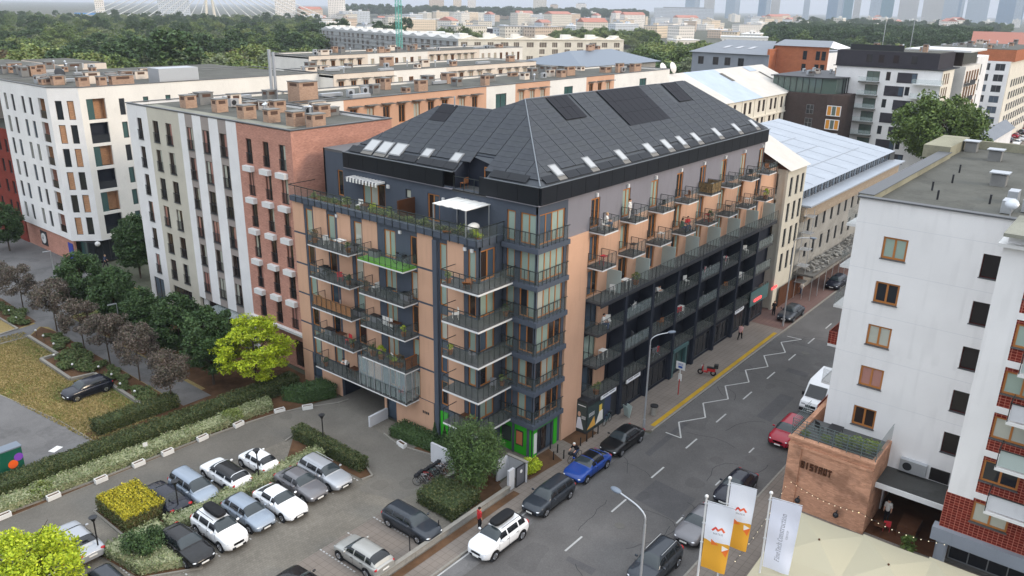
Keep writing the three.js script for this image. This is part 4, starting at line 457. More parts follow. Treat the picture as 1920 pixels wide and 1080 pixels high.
{ // dark brick rounded building with glass penthouse
  const g = thing('brick_building', 'dark brown brick building with rounded corner, orange bay windows and glass penthouse', 'building', [188, 0, 62]), r = 5, base = [[180, 72], [180, 59], ...[0, 1, 2, 3, 4, 5].map((i) => { const a = Math.PI + (i + 1) * Math.PI / 14; return [180 + r + r * Math.cos(a), 59 + r * Math.sin(a) * 0.9]; }), [196, 54.4], [210, 54.4], [210, 72]];
  part(g, 'wall', slab(base, 0, 17.2), M.brickDark); part(g, 'penthouse_glass', slab([[181.5, 71], [181.5, 60], [183, 57.4], [192, 56.4], [205, 56.4], [205, 71]], 17.2, 20.4), M.glassGreenDark); part(g, 'penthouse_roof', slab([[181, 71.5], [181, 60], [182.6, 56.8], [192, 55.8], [206, 55.8], [206, 71.5]], 20.4, 20.6), M.metalDark); for (let v = 60; v < 71; v += 1.4) part(g, 'mullion', bx(181.4, 181.5, 17.2, 20.4, v, v + 0.1), M.metalDark); for (let u = 184; u < 205; u += 1.6) part(g, 'mullion', bx(u, u + 0.1, 17.2, 20.4, 56.2, 56.42), M.metalDark);
  for (let k = 0; k < 5; k++) { const y = 12.9 - 2.9 * k; win(g, face('U', 179.95), 62.2, 60.6, y, y + 2.0, { frame: M.frameGrey, n: 2, dv: 1, pane: M.glassDark, rec: -0.02 }); const w = win(g, face('U', 179.9), 57.6, 54.6, y, y + 2.2, { frame: M.frameWhite, n: 3, fr: 0.15, panes: [M.orangeGlass, M.glassGreenDark, M.orangeGlass], rec: -0.4 }); for (const u of [190.5, 193.5, 197, 200.5, 204]) win(g, face('V', 54.35), u, u + 1.5, y, y + 2.2, { frame: M.frameGrey, n: 2, pane: M.glassGreenDark, rec: -0.02 }); }
  clutter(g, 184, 200, 60, 69, 20.6, 8);
}
{ // black and white flats
  const g = thing('apartment_building', 'white flats with large charcoal wall panels and a charcoal top storey', 'building', [195, 0, 48]), F = face('U', 188), W = []; const P = [];
  for (let k = 0; k < 7; k++) { const y = 22.2 - 2.85 * k; const sh = k % 2 ? -2.4 : 0; W.push([48.9 + (k % 2 ? -4.2 : 0) , 48.0 + (k % 2 ? -4.2 : 0), y - 1.8, y, { frame: M.frameDark, n: 1, pane: M.glassDark }], [52.9, 50.2, y - 2.1, y, { frame: M.frameDark, n: 2, pane: M.glassGreenDark }]); const a = k % 2 ? 48.8 : 46.6; P.push([a, a - 3.9, y - 2.1, y]); if (k < 6) { const b = part(g, 'balcony', bx(186.8, 188, y - 2.45, y - 2.2, 50.0, 54.2), M.concreteDark); lp('railing', bx(186.8, 186.85, y - 2.2, y - 1.2, 50, 54.2), M.clearGlass, b); } }
  facade(g, F, 59.5, 38, 0, 23, W, 0.3, M.white); P.forEach(([a, b, c, d]) => { const q = part(g, 'charcoal_panel', bx(187.92, 188.02, c, d, b, a), M.charcoal); lp('pane', [bx(187.9, 187.96, c + 0.2, d - 0.2, b + 0.15, b + 1.0)], M.glassBlue, q); });
  for (let k = 0; k < 4; k++) { const y = 22.9 - 2.85 * k, b = part(g, 'balcony', bx(186.2, 188, y - 2.9, y - 2.7, 37.5, 43.2), M.edgeWhite); lp('railing', [bx(186.2, 186.25, y - 2.7, y - 1.7, 37.5, 43.2), bx(186.2, 188, y - 2.7, y - 1.7, 37.5, 37.55)], M.clearGlass, b); }
  facade(g, face('V', 38), 188.02, 199, 0, 23, [0, 1, 2, 3, 4, 5].flatMap((k) => [189.5, 191.5, 193.5].map((u) => [u, u + 1.2, 20 - 2.85 * k, 22.3 - 2.85 * k, { frame: M.frameWood, n: 1, pane: M.glassBrown }])), 0.3, M.cream3);
  part(g, 'top_storey', bx(188.6, 203, 23, 26.3, 39.2, 60), M.charcoal); for (const v of [52.5, 50, 47, 43.4]) part(g, 'dormer_window', bx(188.5, 188.62, 24, 25.6, v, v + 1.1), M.glassDark); part(g, 'eave', bx(187.7, 203, 22.95, 23.1, 37.8, 60.2), M.metalDark); part(g, 'roof', bx(189, 202.6, 26.3, 26.4, 39.5, 59.6), M.roofFelt); part(g, 'roof_fence', bx(189.2, 189.4, 26.4, 27.6, 46.5, 57.5), M.metalDark); part(g, 'wall', bx(188.3, 203, 0, 23, 59.2, 59.5), M.white); clutter(g, 190, 201, 40, 58, 26.4, 12); part(g, 'mast', rod(V3(193, 26, -52), V3(193, 32.5, -52), 0.06), M.metalLight); part(g, 'mast', rod(V3(196, 26, -47), V3(196, 33, -47), 0.06), M.metalLight);
}
{ // flats beyond: cream wing, orange-topped block
  const g = thing('apartment_building', 'white-grid flats with an orange-brown brick top storey', 'building', [262, 0, 52]), W = []; for (let k = 0; k < 6; k++) for (const [v, w] of [[40.6, 1.1], [38.3, 2.3]]) W.push([v, v - w, 20.2 - 2.75 * k, 22 - 2.75 * k, { frame: M.frameGrey, n: 2, pane: pick([M.glassDark, M.glassBlue]) }]); facade(g, face('U', 250), 42, 35, 0, 22.6, W, 0.4, M.white); part(g, 'top_storey', bx(250.6, 300, 22.6, 25.5, 34.2, 56), M.brickOrangeDark); part(g, 'wall', bx(250.4, 300, 0, 22.6, 34.8, 35), M.cream3); for (let k = 0; k < 5; k++) for (let u = 256; u < 298; u += 4) win(g, face('V', 34.75), u, u + 1.6, 3 + 3.2 * k, 5 + 3.2 * k, { frame: M.frameGrey, n: 1, pane: M.glassDark, rec: -0.03 }); part(g, 'roof', bx(250.7, 299.9, 25.5, 25.6, 34.3, 55.9), M.roofFelt); part(g, 'rear_wall', bx(250.5, 300, 0, 22.5, 42, 55.8), M.white); clutter(g, 253, 296, 38, 54, 25.6, 26);
  const h = thing('apartment_building', 'white stepped flats with a flat white roof slab beside the charcoal storey', 'building', [222, 0, 42]); part(h, 'wall', bx(205, 222, 0, 23.2, 37, 55), M.whiteWarm); part(h, 'wall', bx(222.4, 236, 0, 24.6, 38, 55), M.white); part(h, 'roof_slab', bx(204, 222, 26.2, 26.6, 36.4, 50), M.edgeWhite); part(h, 'top_storey', bx(205.5, 221, 23.2, 26.2, 38, 50), M.glassBrown); for (let k = 0; k < 6; k++) { for (const u of [206.5, 209.5, 212.5, 215.5, 218.6]) win(h, face('V', 36.95), u, u + 1.2, 2 + 3.5 * k, 4.6 + 3.5 * k, { frame: M.frameWood, n: 1, pane: M.glassBrown, rec: -0.03 }); const b = part(h, 'balcony', bx(206, 212, 1.6 + 3.5 * k, 1.8 + 3.5 * k, 35.8, 37), M.concreteDark); lp('railing', bx(206, 212, 1.8 + 3.5 * k, 2.8 + 3.5 * k, 35.8, 35.85), M.metalDark, b); win(h, face('V', 37.95), 226, 228.4, 2.2 + 3.6 * k, 4.8 + 3.6 * k, { frame: M.frameDark, n: 2, pane: M.glassDark, rec: -0.03 }); win(h, face('U', 222.35), 38.9, 38.2, 2.2 + 3.6 * k, 4.8 + 3.6 * k, { frame: M.frameDark, n: 1, pane: M.glassDark, rec: -0.03 }); }
  const s = thing('low_house', 'low white house with grey pitched roof beside the far road', 'building', [238, 0, 37]); part(s, 'wall', bx(196, 236, 0, 7.5, 29.5, 33.5), M.white); part(s, 'roof', [poly([[195.5, 7.5, 29], [236.5, 7.5, 29], [236.5, 9.4, 31.5], [195.5, 9.4, 31.5]]), poly([[236.5, 7.5, 34], [195.5, 7.5, 34], [195.5, 9.4, 31.5], [236.5, 9.4, 31.5]])], M.metalGrey);
}
{ // grey gabled building with brick end
  const g = thing('school_building', 'long grey metal-roofed building with an orange brick end wing', 'building', [250, 0, 108]); const W = []; for (const v of [112, 107.3, 103.6, 99.5]) W.push([v, v - 1.8, 19.0, 21.2, { frame: M.frameDark, n: 2, pane: M.glassDark }]); facade(g, face('U', 226), 114, 90.5, 0, 22.4, W, 0.4, M.concreteBlue); part(g, 'roof', [poly([[225.4, 22.4, 90.2], [225.4, 22.4, 115], [256, 25.2, 117], [256, 25.2, 100.6]]), poly([[256, 25.2, 100.6], [256, 25.2, 117], [286, 22.4, 121], [286, 22.4, 93.6]])], M.metalGrey); for (const v of [109.5, 105.5, 101.5]) part(g, 'skylight', poly([[236, 23.45, v], [236, 23.45, v - 1.4], [241, 23.92, v - 1.4], [241, 23.92, v]]), M.skyGlass);
  const e = thing('brick_building', 'orange brick wing with a lean-to grey roof and paired windows', 'building', [258, 0, 85]), X = []; for (const y of [21.4, 17.9]) for (const v of [83.2, 79.6, 78.0]) X.push([v, v - 1.2, y, y + 2.4, { frame: M.frameDark, n: 1, dv: 0.8, pane: M.glassDark }]); facade(e, face('U', 232), 91.4, 76.2, 0, 24.9, X, 0.4, M.brickOrangeDark); part(e, 'side_wall', bx(226.4, 232, 0, 24.0, 90.6, 91.2), M.brickOrangeDark); part(e, 'roof', poly([[231.5, 24.95, 75.7], [231.5, 24.95, 92], [256, 25.9, 98], [256, 25.9, 83]]), M.metalGrey); part(e, 'end_wall', bx(232.4, 275, 0, 23.4, 76.4, 76.7), M.white); part(e, 'gable', poly([[232, 24.9, 76.2], [256, 25.8, 83], [275, 21.3, 76.5]]), M.white);
}
{ // scaffolded construction site and finished concrete shell, set at an angle
  const g = thing('construction_site', 'unfinished concrete apartment shell, one wing grey and scaffolded, one wing cream', 'building', [290, 0, 268]); const addWing = (A, B, h, m, n, scaf) => { const L = Math.hypot(B[0] - A[0], B[1] - A[1]), ang = Math.atan2(B[1] - A[1], B[0] - A[0]); const put = (o) => { o.position.set(A[0], 0, -A[1]).sub(g.position); o.rotation.y = ang; return o; };
    const sh = new THREE.Shape([[0, 0], [L, 0], [L, h], [0, h]].map((p) => new THREE.Vector2(...p))), w = L / n; const ws = []; for (let k = 0; k < 5; k++) for (let i = 0; i < n; i++) { if (rnd() < 0.12) continue; const x = i * w + w * 0.2, ww = w * (0.4 + 0.2 * rnd()), y = h - 3.6 - 3.4 * k; if (y < 0.3) continue; ws.push([x, ww, y]); sh.holes.push(new THREE.Path([[x, y], [x, y + 2.4], [x + ww, y + 2.4], [x + ww, y]].map((p) => new THREE.Vector2(...p)))); }
    put(lp('wall', new THREE.ExtrudeGeometry(sh, { depth: 0.4, bevelEnabled: false }).translate(0, 0, -0.4), m, g)); for (const [x, ww, y] of ws) { const o = lp('window_opening', lbox(ww, 2.4, 0.05, 0, 1.2, 0), M.openingBrown, g); o.position.set(A[0] + Math.cos(ang) * (x + ww / 2) + Math.sin(ang) * -0.3, y, -A[1] - Math.sin(ang) * (x + ww / 2) + Math.cos(ang) * -0.3).sub(g.position); o.rotation.y = ang; for (let q = 1; q < 3; q++) lp('mullion', lbox(0.12, 2.4, 0.06, -ww / 2 + q * ww / 3, 1.2, 0.03), m, o); }
    const rs = []; for (let i = 0; i < n; i += 2) { const x0 = i * w, x1 = Math.min(L, x0 + 2 * w); rs.push(new THREE.ExtrudeGeometry(new THREE.Shape([[x0, h], [x1, h], [(x0 + x1) / 2, h + 1.8]].map((p) => new THREE.Vector2(...p))), { depth: 12, bevelEnabled: false }).translate(0, 0, -12)); } put(lp('roof_slab', lbox(L, 0.5, 14, L / 2, h + 0.26, -6.6), m, g)); rs.forEach((q) => put(lp('roof_gable', q, m, g))); put(lp('core', lbox(L - 1, h - 0.5, 11, L / 2, h / 2 - 0.3, -6.5), M.openingBrown, g)); for (let i = 0; i < n; i += 2) put(lp('stair_head', lbox(rr(3, 6), rr(1.6, 3), 4, i * w + 4, h + 1.4, -7), M.whiteWarm, g));
    if (scaf) { const p = []; for (let x = 0; x < L; x += 5) p.push(rod(V3(x, 0, 1.4), V3(x, h, 1.4), 0.06, 4)); for (let y = 2; y < h; y += 2.2) p.push(rod(V3(0, y, 1.4), V3(L, y, 1.4), 0.05, 4), lbox(L, 0.06, 0.9, L / 2, y, 0.9)); put(lp('scaffold', p, M.metalLight, g)); } };
  addWing([361, 459], [311, 287], 18, M.concreteLight, 26, true); addWing([311, 287], [385, 235], 18, M.concreteCream, 13, false);
}
{ const g = thing('tower_crane', 'teal lattice mast of a tower crane rising beside the scaffolded wing', 'crane', [292, 0, 310]), p = [], q = (x, z) => V3(x, 0, z); for (const [x, z] of [[-1, -1], [1, -1], [1, 1], [-1, 1]]) p.push(rod(V3(x, 0, z), V3(x, 46, z), 0.2, 5)); for (let y = 0; y < 46; y += 2) for (const [a, b] of [[[-1, -1], [1, -1]], [[1, -1], [1, 1]], [[1, 1], [-1, 1]], [[-1, 1], [-1, -1]]]) { p.push(rod(V3(a[0], y, a[1]), V3(b[0], y + 2, b[1]), 0.1, 4), rod(V3(a[0], y, a[1]), V3(b[0], y, b[1]), 0.1, 4)); } lp('mast', p, M.craneTeal, g); lp('base', lbox(6, 1.2, 6, 0, 0.6, 0), M.concrete, g); lp('climbing_frame', [lbox(3, 0.3, 3, 0, 34, 0), lbox(3, 0.3, 3, 0, 39, 0)], M.craneTeal, g); }
// ------------------------------------------------------------------ the white block across the street, its brick annex and terrace
{
  const g = thing('apartment_building', 'white rendered block with square wooden windows and red tile bay beside the terrace restaurant', 'building', [70, 0, 8]), F = face('U', 55.4), W = []; const wp = [M.glassGreen, M.glassDark, M.glassCurtain, M.glassPink, M.glassBrown];
  for (let k = 0; k < 5; k++) { const y = 20.05 - 3.12 * k; W.push([12.88, 11.33, y - 1.5, y, { frame: M.frameWood, n: 2, fr: 0.13, pane: wp[k], sill: M.coping, rec: 0.16 }]); W.push([7.0, 5.75, y - 1.55, y, { frame: M.frameRedBrown, n: 1, fr: 0.05, pane: M.blackGlass, rec: 0.22, sill: M.coping }]); }
  W.push([9.9, 5.65, 0.02, 3.3, { skip: 1 }]); facade(g, F, 14.75, 5.3, 0, 22.4, W, 0.35, M.nearWhite); for (const k of [0, 1, 2, 3, 4]) part(g, 'joint_line', bx(55.397, 55.41, 20.75 - 3.12 * k, 20.765 - 3.12 * k, 5.9, 14.74), M.whitePanel);
  part(g, 'street_wall', bx(55.75, 87, 0, 22.4, 14.45, 14.75), M.nearWhite); part(g, 'wall_core', bx(56, 86.5, 3.6, 21.6, -12, 14.4), M.greige); part(g, 'wall_core', bx(64, 86.5, 0, 3.6, -12, 14.4), M.greige);
  part(g, 'flat_roof', bx(55.7, 87, 21.7, 22.05, -14, 14.5), M.roofFelt); part(g, 'coping', [bx(55.25, 55.8, 22.4, 22.5, 5.2, 14.9), bx(56, 79.2, 22.5, 22.56, 14.05, 15.1)], M.coping); part(g, 'roof_parapet', [bx(56, 79, 22.05, 22.5, 14.1, 15.0), bx(79, 87, 21.9, 23.0, 14.2, 16.4), bx(86.6, 87, 21.9, 22.8, -14, 14.2)], M.concreteYellow);
  for (const [u, v] of [[80, 10.4], [68, 8.2], [84, 13], [66, 3]]) { const b = part(g, 'roof_vent', bx(u, u + 1.0, 22.05, 22.9, v, v + 1.0), M.ventGrey); lp('cap', bx(u - 0.15, u + 1.15, 22.98, 23.06, v - 0.15, v + 1.15), M.metalLight, b); } for (const [u, v] of [[60, 11], [63, 12], [61, 8], [67, 11.5], [72, 12]]) part(g, 'vent_pipe', rod(V3(u, 22, -v), V3(u, 22.7, -v), 0.07, 8), M.metalDark); for (const [u, v] of [[58.4, 6.4], [62, 6.6], [59.6, 5.4]]) part(g, 'air_unit', bx(u, u + 1.2, 22.1, 22.9, v, v + 0.6), M.metalLight); part(g, 'satellite_dish', [new THREE.SphereGeometry(0.5, 16, 8, 0, 6.3, 0, 0.9).rotateZ(0.9).translate(57.4, 22.8, -6.3), rod(V3(57.4, 22, -6.3), V3(57.4, 22.6, -6.3), 0.04)], M.metalLight);
  // street-side balconies
  for (let k = 0; k < 6; k++) { const y = 4.0 + 3.12 * k, b = part(g, 'balcony', bx(58.4, 62.5, y, y + 0.2, 14.8, 16.2), M.edgeWhite); lp('railing', [bx(58.4, 62.5, y + 0.2, y + 1.2, 16.16, 16.2), bx(58.4, 58.44, y + 0.2, y + 1.2, 14.8, 16.16)], k === 2 || k === 0 ? M.tileRed : M.meshPanel, b); }
  // projecting bay with brick-red tiles
  const B = face('U', 51), X = []; for (let k = 0; k < 6; k++) { const y = 5.7 + 2.95 * k; X.push([4.05, 2.05, y - 1.45, y, { frame: M.frameWood, n: 2, fr: 0.12, pane: pick([M.glassGreen, M.glassDark, M.glassCurtain, M.glassTeal]), sill: M.coping }]); X.push([0.6, -1.4, y - 1.45, y, { frame: M.frameWood, n: 2, fr: 0.12 }]); }
  facade(g, B, 4.1, -8, 3.2, 21.8, X, 0.3, M.tileRed); facade(g, B, 5.55, 4.1, 5.72, 21.8, [], 0.3, M.nearWhite); facade(g, B, 5.6, 4.1, 3.2, 5.72, [], 0.3, M.tileRed); part(g, 'bay_side', bx(51.3, 55.4, 5.72, 21.8, 5.25, 5.55), M.nearWhite); part(g, 'bay_side', bx(51.3, 55.4, 0, 5.72, 5.25, 5.55), M.concreteDark);
  for (let k = 0; k < 5; k++) part(g, 'white_band', bx(50.94, 51.02, 5.95 + 2.95 * k, 6.35 + 2.95 * k, -8, 4.12), M.nearWhite); part(g, 'roof_ledge', bx(50.6, 55.6, 21.8, 22.0, -8, 5.8), M.edgeWhite); part(g, 'roof_ledge', bx(50.2, 55.6, 22.5, 22.7, -8, 5.6), M.roofFeltLight); part(g, 'ledge_wall', bx(51, 55.5, 22, 22.5, -8, 5.4), M.nearWhite);
  part(g, 'base_band', bx(50.6, 51.4, 2.3, 3.2, -8, 5.9), M.concreteBlue); part(g, 'round_column', new THREE.CylinderGeometry(0.35, 0.35, 2.4, 18).translate(50.9, 1.2, -5.2), M.concreteBlue); win(g, face('U', 52.2), 4.9, -3, 0.3, 2.3, { n: 7, frame: M.frameGrey, pane: M.glassDark, name: 'shop_window' }); part(g, 'shop_base', bx(52.1, 52.4, 0.1, 0.3, -8, 5), M.concreteDark);
  for (let k = 0; k < 4; k++) { const y = 6.05 + 3.0 * k, b = part(g, 'balcony', bx(49.6, 51, y - 0.18, y, -4, 3.35), M.edgeWhite); lp('railing', [bx(49.6, 49.66, y + 1.15, y + 1.2, -4, 3.35), bx(49.6, 49.64, y, y + 1.2, 3.28, 3.33), bx(49.6, 49.64, y, y + 1.2, 1.2, 1.25), bx(49.6, 51, y + 1.15, y + 1.2, 3.28, 3.33)], M.railDark, b); lp('railing_panel', [bx(49.68, 49.7, y + 0.1, y + 1.1, -4, 3.25)], k % 2 ? M.frostPanel : M.whitePanel, b); }
  // roofed link over the restaurant
  const c = part(g, 'canopy', bx(52.7, 55.4, 3.45, 3.7, 5.6, 12.0), M.canopyDark); lp('canopy_edge', bx(52.6, 52.7, 3.35, 3.72, 5.58, 12.05), M.edgeWhite, c); const ac = part(g, 'air_unit', bx(55.0, 55.4, 3.9, 4.8, 7.5, 9.2), M.metalLight); lp('fan_grille', new THREE.CylinderGeometry(0.3, 0.3, 0.03, 16).rotateZ(Math.PI / 2).translate(55.0, 4.35, -8.7), M.metalDark, ac); part(g, 'vent_window', bx(55.3, 55.41, 3.8, 4.7, 6.1, 7.3), M.blackGlass);
}
{ // brick annex with the roof terrace
  const g = thing('brick_annex', 'weathered brick restaurant annex with dark letters, roof terrace and open dark doorway', 'building', [54, 0, 13]);
  part(g, 'front_wall', bx(51.5, 51.85, 0, 5.7, 10.0, 15.75), M.brickWeathered); part(g, 'pilaster', bx(51.38, 51.52, 0, 5.0, 14.85, 15.75), M.brickWeathered); part(g, 'cornice', [bx(51.38, 51.6, 5.0, 5.2, 10.0, 15.8), bx(51.3, 51.6, 5.6, 5.75, 9.95, 15.85)], M.brickWeathered); part(g, 'street_side', bx(51.85, 60, 0, 5.7, 15.4, 15.75), M.brickWeathered); part(g, 'inner_side', bx(51.85, 55.4, 0, 5.7, 10.0, 10.3), M.brickWeathered); part(g, 'terrace_floor', bx(51.85, 55.4, 5.3, 5.5, 10.3, 15.4), M.balconyFloor);
  const r = []; for (let v = 10.05; v <= 15.8; v += 0.95) r.push(bx(51.55, 51.6, 5.7, 7.1, v - 0.02, v + 0.03)); for (let y = 5.95; y < 7.2; y += 0.22) r.push(bx(51.56, 51.59, y, y + 0.03, 10, 15.75), bx(51.6, 55, y, y + 0.03, 15.7, 15.73), bx(51.6, 55.3, y, y + 0.03, 10.02, 10.05)); const rl = part(g, 'terrace_railing', r, M.railGreenGrey); lp('railing_panel', [bx(51.62, 51.64, 5.8, 6.9, 10.1, 15.7)], M.meshPanel, rl);
  // lettering
  const txt = 'BISTROT'; for (let i = 0; i < 7; i++) { const w = 0.24, v = 14.75 - i * 0.315, st = []; const L = { B: [[0, 0, 0.08, 0.5], [0, 0, w, 0.08], [0, 0.21, w, 0.29], [0, 0.42, w, 0.5], [w - 0.08, 0, w, 0.5]], I: [[w * 0.33, 0, w * 0.67, 0.5]], T: [[0, 0.4, w, 0.5], [w * 0.33, 0, w * 0.67, 0.42]], O: [[0, 0, 0.08, 0.5], [w - 0.08, 0, w, 0.5], [0, 0, w, 0.08], [0, 0.42, w, 0.5]], S: [[0, 0, w, 0.08], [0, 0.21, w, 0.29], [0, 0.42, w, 0.5], [0, 0.25, 0.08, 0.5], [w - 0.08, 0, w, 0.25]], R: [[0, 0, 0.08, 0.5], [0, 0.42, w, 0.5], [0, 0.21, w, 0.29], [w - 0.08, 0.25, w, 0.5], [w - 0.09, 0, w, 0.22]] }[txt[i]]; L.forEach(([a, b, c, d], q) => st.push(bx(51.36 + q * 0.002, 51.5, 3.55 + b, 3.55 + d, v - c, v - a))); part(g, 'letter', st, M.woodDark); }
  for (const v of [14.55, 11.85]) { const l = part(g, 'wall_lamp', [new THREE.SphereGeometry(0.2, 12, 8).translate(51.25, 0.95, -v), bx(51.2, 51.5, 1.15, 1.22, v - 0.03, v + 0.03)], M.metalDark); }
  part(g, 'interior_back', bx(63.6, 63.8, 0, 3.5, 5.2, 10.4), M.brickWeathered); part(g, 'interior_side', bx(55.8, 63.6, 0, 3.5, 10.05, 10.3), M.brickWeathered); part(g, 'interior_side', bx(55.8, 63.6, 0, 3.5, 5.25, 5.5), M.brickWeathered); part(g, 'interior_ceiling', bx(55.8, 63.6, 3.4, 3.5, 5.5, 10.05), M.woodDark); part(g, 'interior_floor', bx(51.9, 63.6, 0.1, 0.13, 5.6, 10), M.woodDark); part(g, 'counter', bx(52.8, 54.6, 0.1, 1.0, 7.0, 8.2), M.woodDark);
}
// ------------------------------------------------------------------ vegetation
mat('blade', new THREE.Color(1, 1, 1), { side: THREE.DoubleSide }); const PALG = [[150, 136, 92], [164, 148, 104], [122, 122, 70], [140, 128, 86]].map((c) => col(...c));
const leafMat = (name) => (M[name] = Object.assign(new THREE.MeshStandardMaterial({ vertexColors: true, roughness: 0.75, side: THREE.DoubleSide }), { name })); leafMat('leaf');
mat('bark', col(98, 86, 74), { map: T.bark }); mat('barkPale', col(150, 142, 130), { map: T.bark });
function leaves(n, pos, size, pal, asp = 0.55) {   // n four-cornered leaves; pos() -> [x, y, z, tone]
  const P = new Float32Array(n * 18), C = new Float32Array(n * 18), a = V3(), b = V3(), q = V3(), tmp = V3();
  for (let i = 0; i < n; i++) {
    const [x, y, z, tone = 0] = pos(), c = pal[Math.min(pal.length - 1, Math.floor(rnd() * pal.length))], t = 1 + tone + (rnd() - 0.5) * 0.35, s = size * rr(0.65, 1.3);
    a.set(rnd() - 0.5, (rnd() - 0.5) * 0.8, rnd() - 0.5).normalize(); tmp.set(rnd() - 0.5, rnd() - 0.5, rnd() - 0.5); b.crossVectors(a, tmp).normalize(); a.multiplyScalar(s * 0.5); b.multiplyScalar(s * asp * 0.5);
    const v = [[x - a.x, y - a.y, z - a.z], [x + b.x, y + b.y, z + b.z], [x + a.x, y + a.y, z + a.z], [x - b.x, y - b.y, z - b.z]], o = i * 18;
    [0, 1, 2, 0, 2, 3].forEach((k, j) => { P[o + j * 3] = v[k][0]; P[o + j * 3 + 1] = v[k][1]; P[o + j * 3 + 2] = v[k][2]; C[o + j * 3] = c.r * t; C[o + j * 3 + 1] = c.g * t; C[o + j * 3 + 2] = c.b * t; });
  }
  const g = new THREE.BufferGeometry(); g.setAttribute('position', new THREE.BufferAttribute(P, 3)); g.setAttribute('color', new THREE.BufferAttribute(C, 3)); g.computeVertexNormals(); return g;
}
const pal = (...a) => a.map(([r, g, b]) => col(r, g, b, 1.35));
const PAL = { dark: pal([56, 84, 44], [66, 96, 50], [78, 104, 54]), purple: pal([92, 78, 72], [108, 96, 88], [122, 112, 100], [84, 84, 66]), lime: pal([176, 196, 30], [196, 212, 36], [160, 184, 30], [208, 220, 56]), forest: pal([84, 108, 48], [98, 122, 54], [112, 134, 60]), forest2: pal([112, 134, 62], [128, 144, 72], [140, 150, 86]), willow: pal([122, 134, 96], [132, 142, 106], [110, 126, 84]), rust: pal([134, 104, 72], [118, 98, 66], [104, 96, 60]), birch: pal([66, 92, 46], [78, 104, 52], [96, 122, 62]), hedge: pal([66, 82, 42], [80, 92, 46], [96, 98, 54], [62, 78, 40]), hedgeB: pal([84, 98, 48], [98, 108, 56], [112, 104, 62]), varie: pal([132, 144, 98], [158, 166, 122], [110, 130, 78], [176, 180, 142]), gold: pal([196, 184, 42], [212, 196, 52], [176, 172, 40]), grass: pal([82, 104, 56], [96, 116, 62], [116, 124, 78]) };
function crownFn(rx, ry, rz, nc, cr, low = -0.9, spiky = 0) {   // clumps spread through an ellipsoid
  const cl = []; for (let i = 0; i < nc; i++) { let d; do { d = V3(rr(-1, 1), rr(-1, 1), rr(-1, 1)); } while (d.length() > 1 || d.length() < 0.45 || d.y < low); const f = Math.pow(d.length(), 0.5) * rr(0.82, 1.06) / d.length(); cl.push([d.x * f * (rx - cr * 0.6), d.y * f * (ry - cr * 0.6), d.z * f * (rz - cr * 0.6), rr(0.65, 1.15) * cr, rr(-0.14, 0.14)]); }
  return () => { const c = pick(cl); let x, y, z, L; do { x = rr(-1, 1); y = rr(-1, 1); z = rr(-1, 1); L = x * x + y * y + z * z; } while (L > 1); const k = Math.pow(L, -0.5) * Math.pow(rnd(), 0.45); return [c[0] + x * k * c[3], c[1] + y * k * c[3] * (spiky || 0.8), c[2] + z * k * c[3], c[4]]; };
}
function trunkGeo(h, r, spread, nl, y0) { const g = [rod(V3(0, -0.1, 0), V3(rr(-0.1, 0.1), h, rr(-0.1, 0.1)), r, 8, r * 0.55)]; for (let i = 0; i < nl; i++) { const a = i * 2.4 + rnd(), b = y0 + (h - y0) * rr(0.2, 0.95); g.push(rod(V3(0, b, 0), V3(Math.cos(a) * spread * rr(0.5, 0.9), b + spread * rr(0.3, 0.8), Math.sin(a) * spread * rr(0.5, 0.9)), r * 0.4, 5, r * 0.12)); } return join(g); }
function makeTree(name, label, cat, at, { h, r, ry, n, leaf, p, nc = 26, cr = 0.4, low = -0.9, trunk = 0.14, asp, spiky, bark = M.bark, group }) {
  const t = thing(name, label, cat, at, 0, group); lp('trunk', trunkGeo(h - ry * 0.6, trunk, r * 0.8, 9, h - 2 * ry), bark, t);
  lp('crown', leaves(n, crownFn(r, ry, r, nc, r * cr, low, spiky), leaf, PAL[p], asp).translate(0, h - ry, 0), M.leaf, t); return t;
}
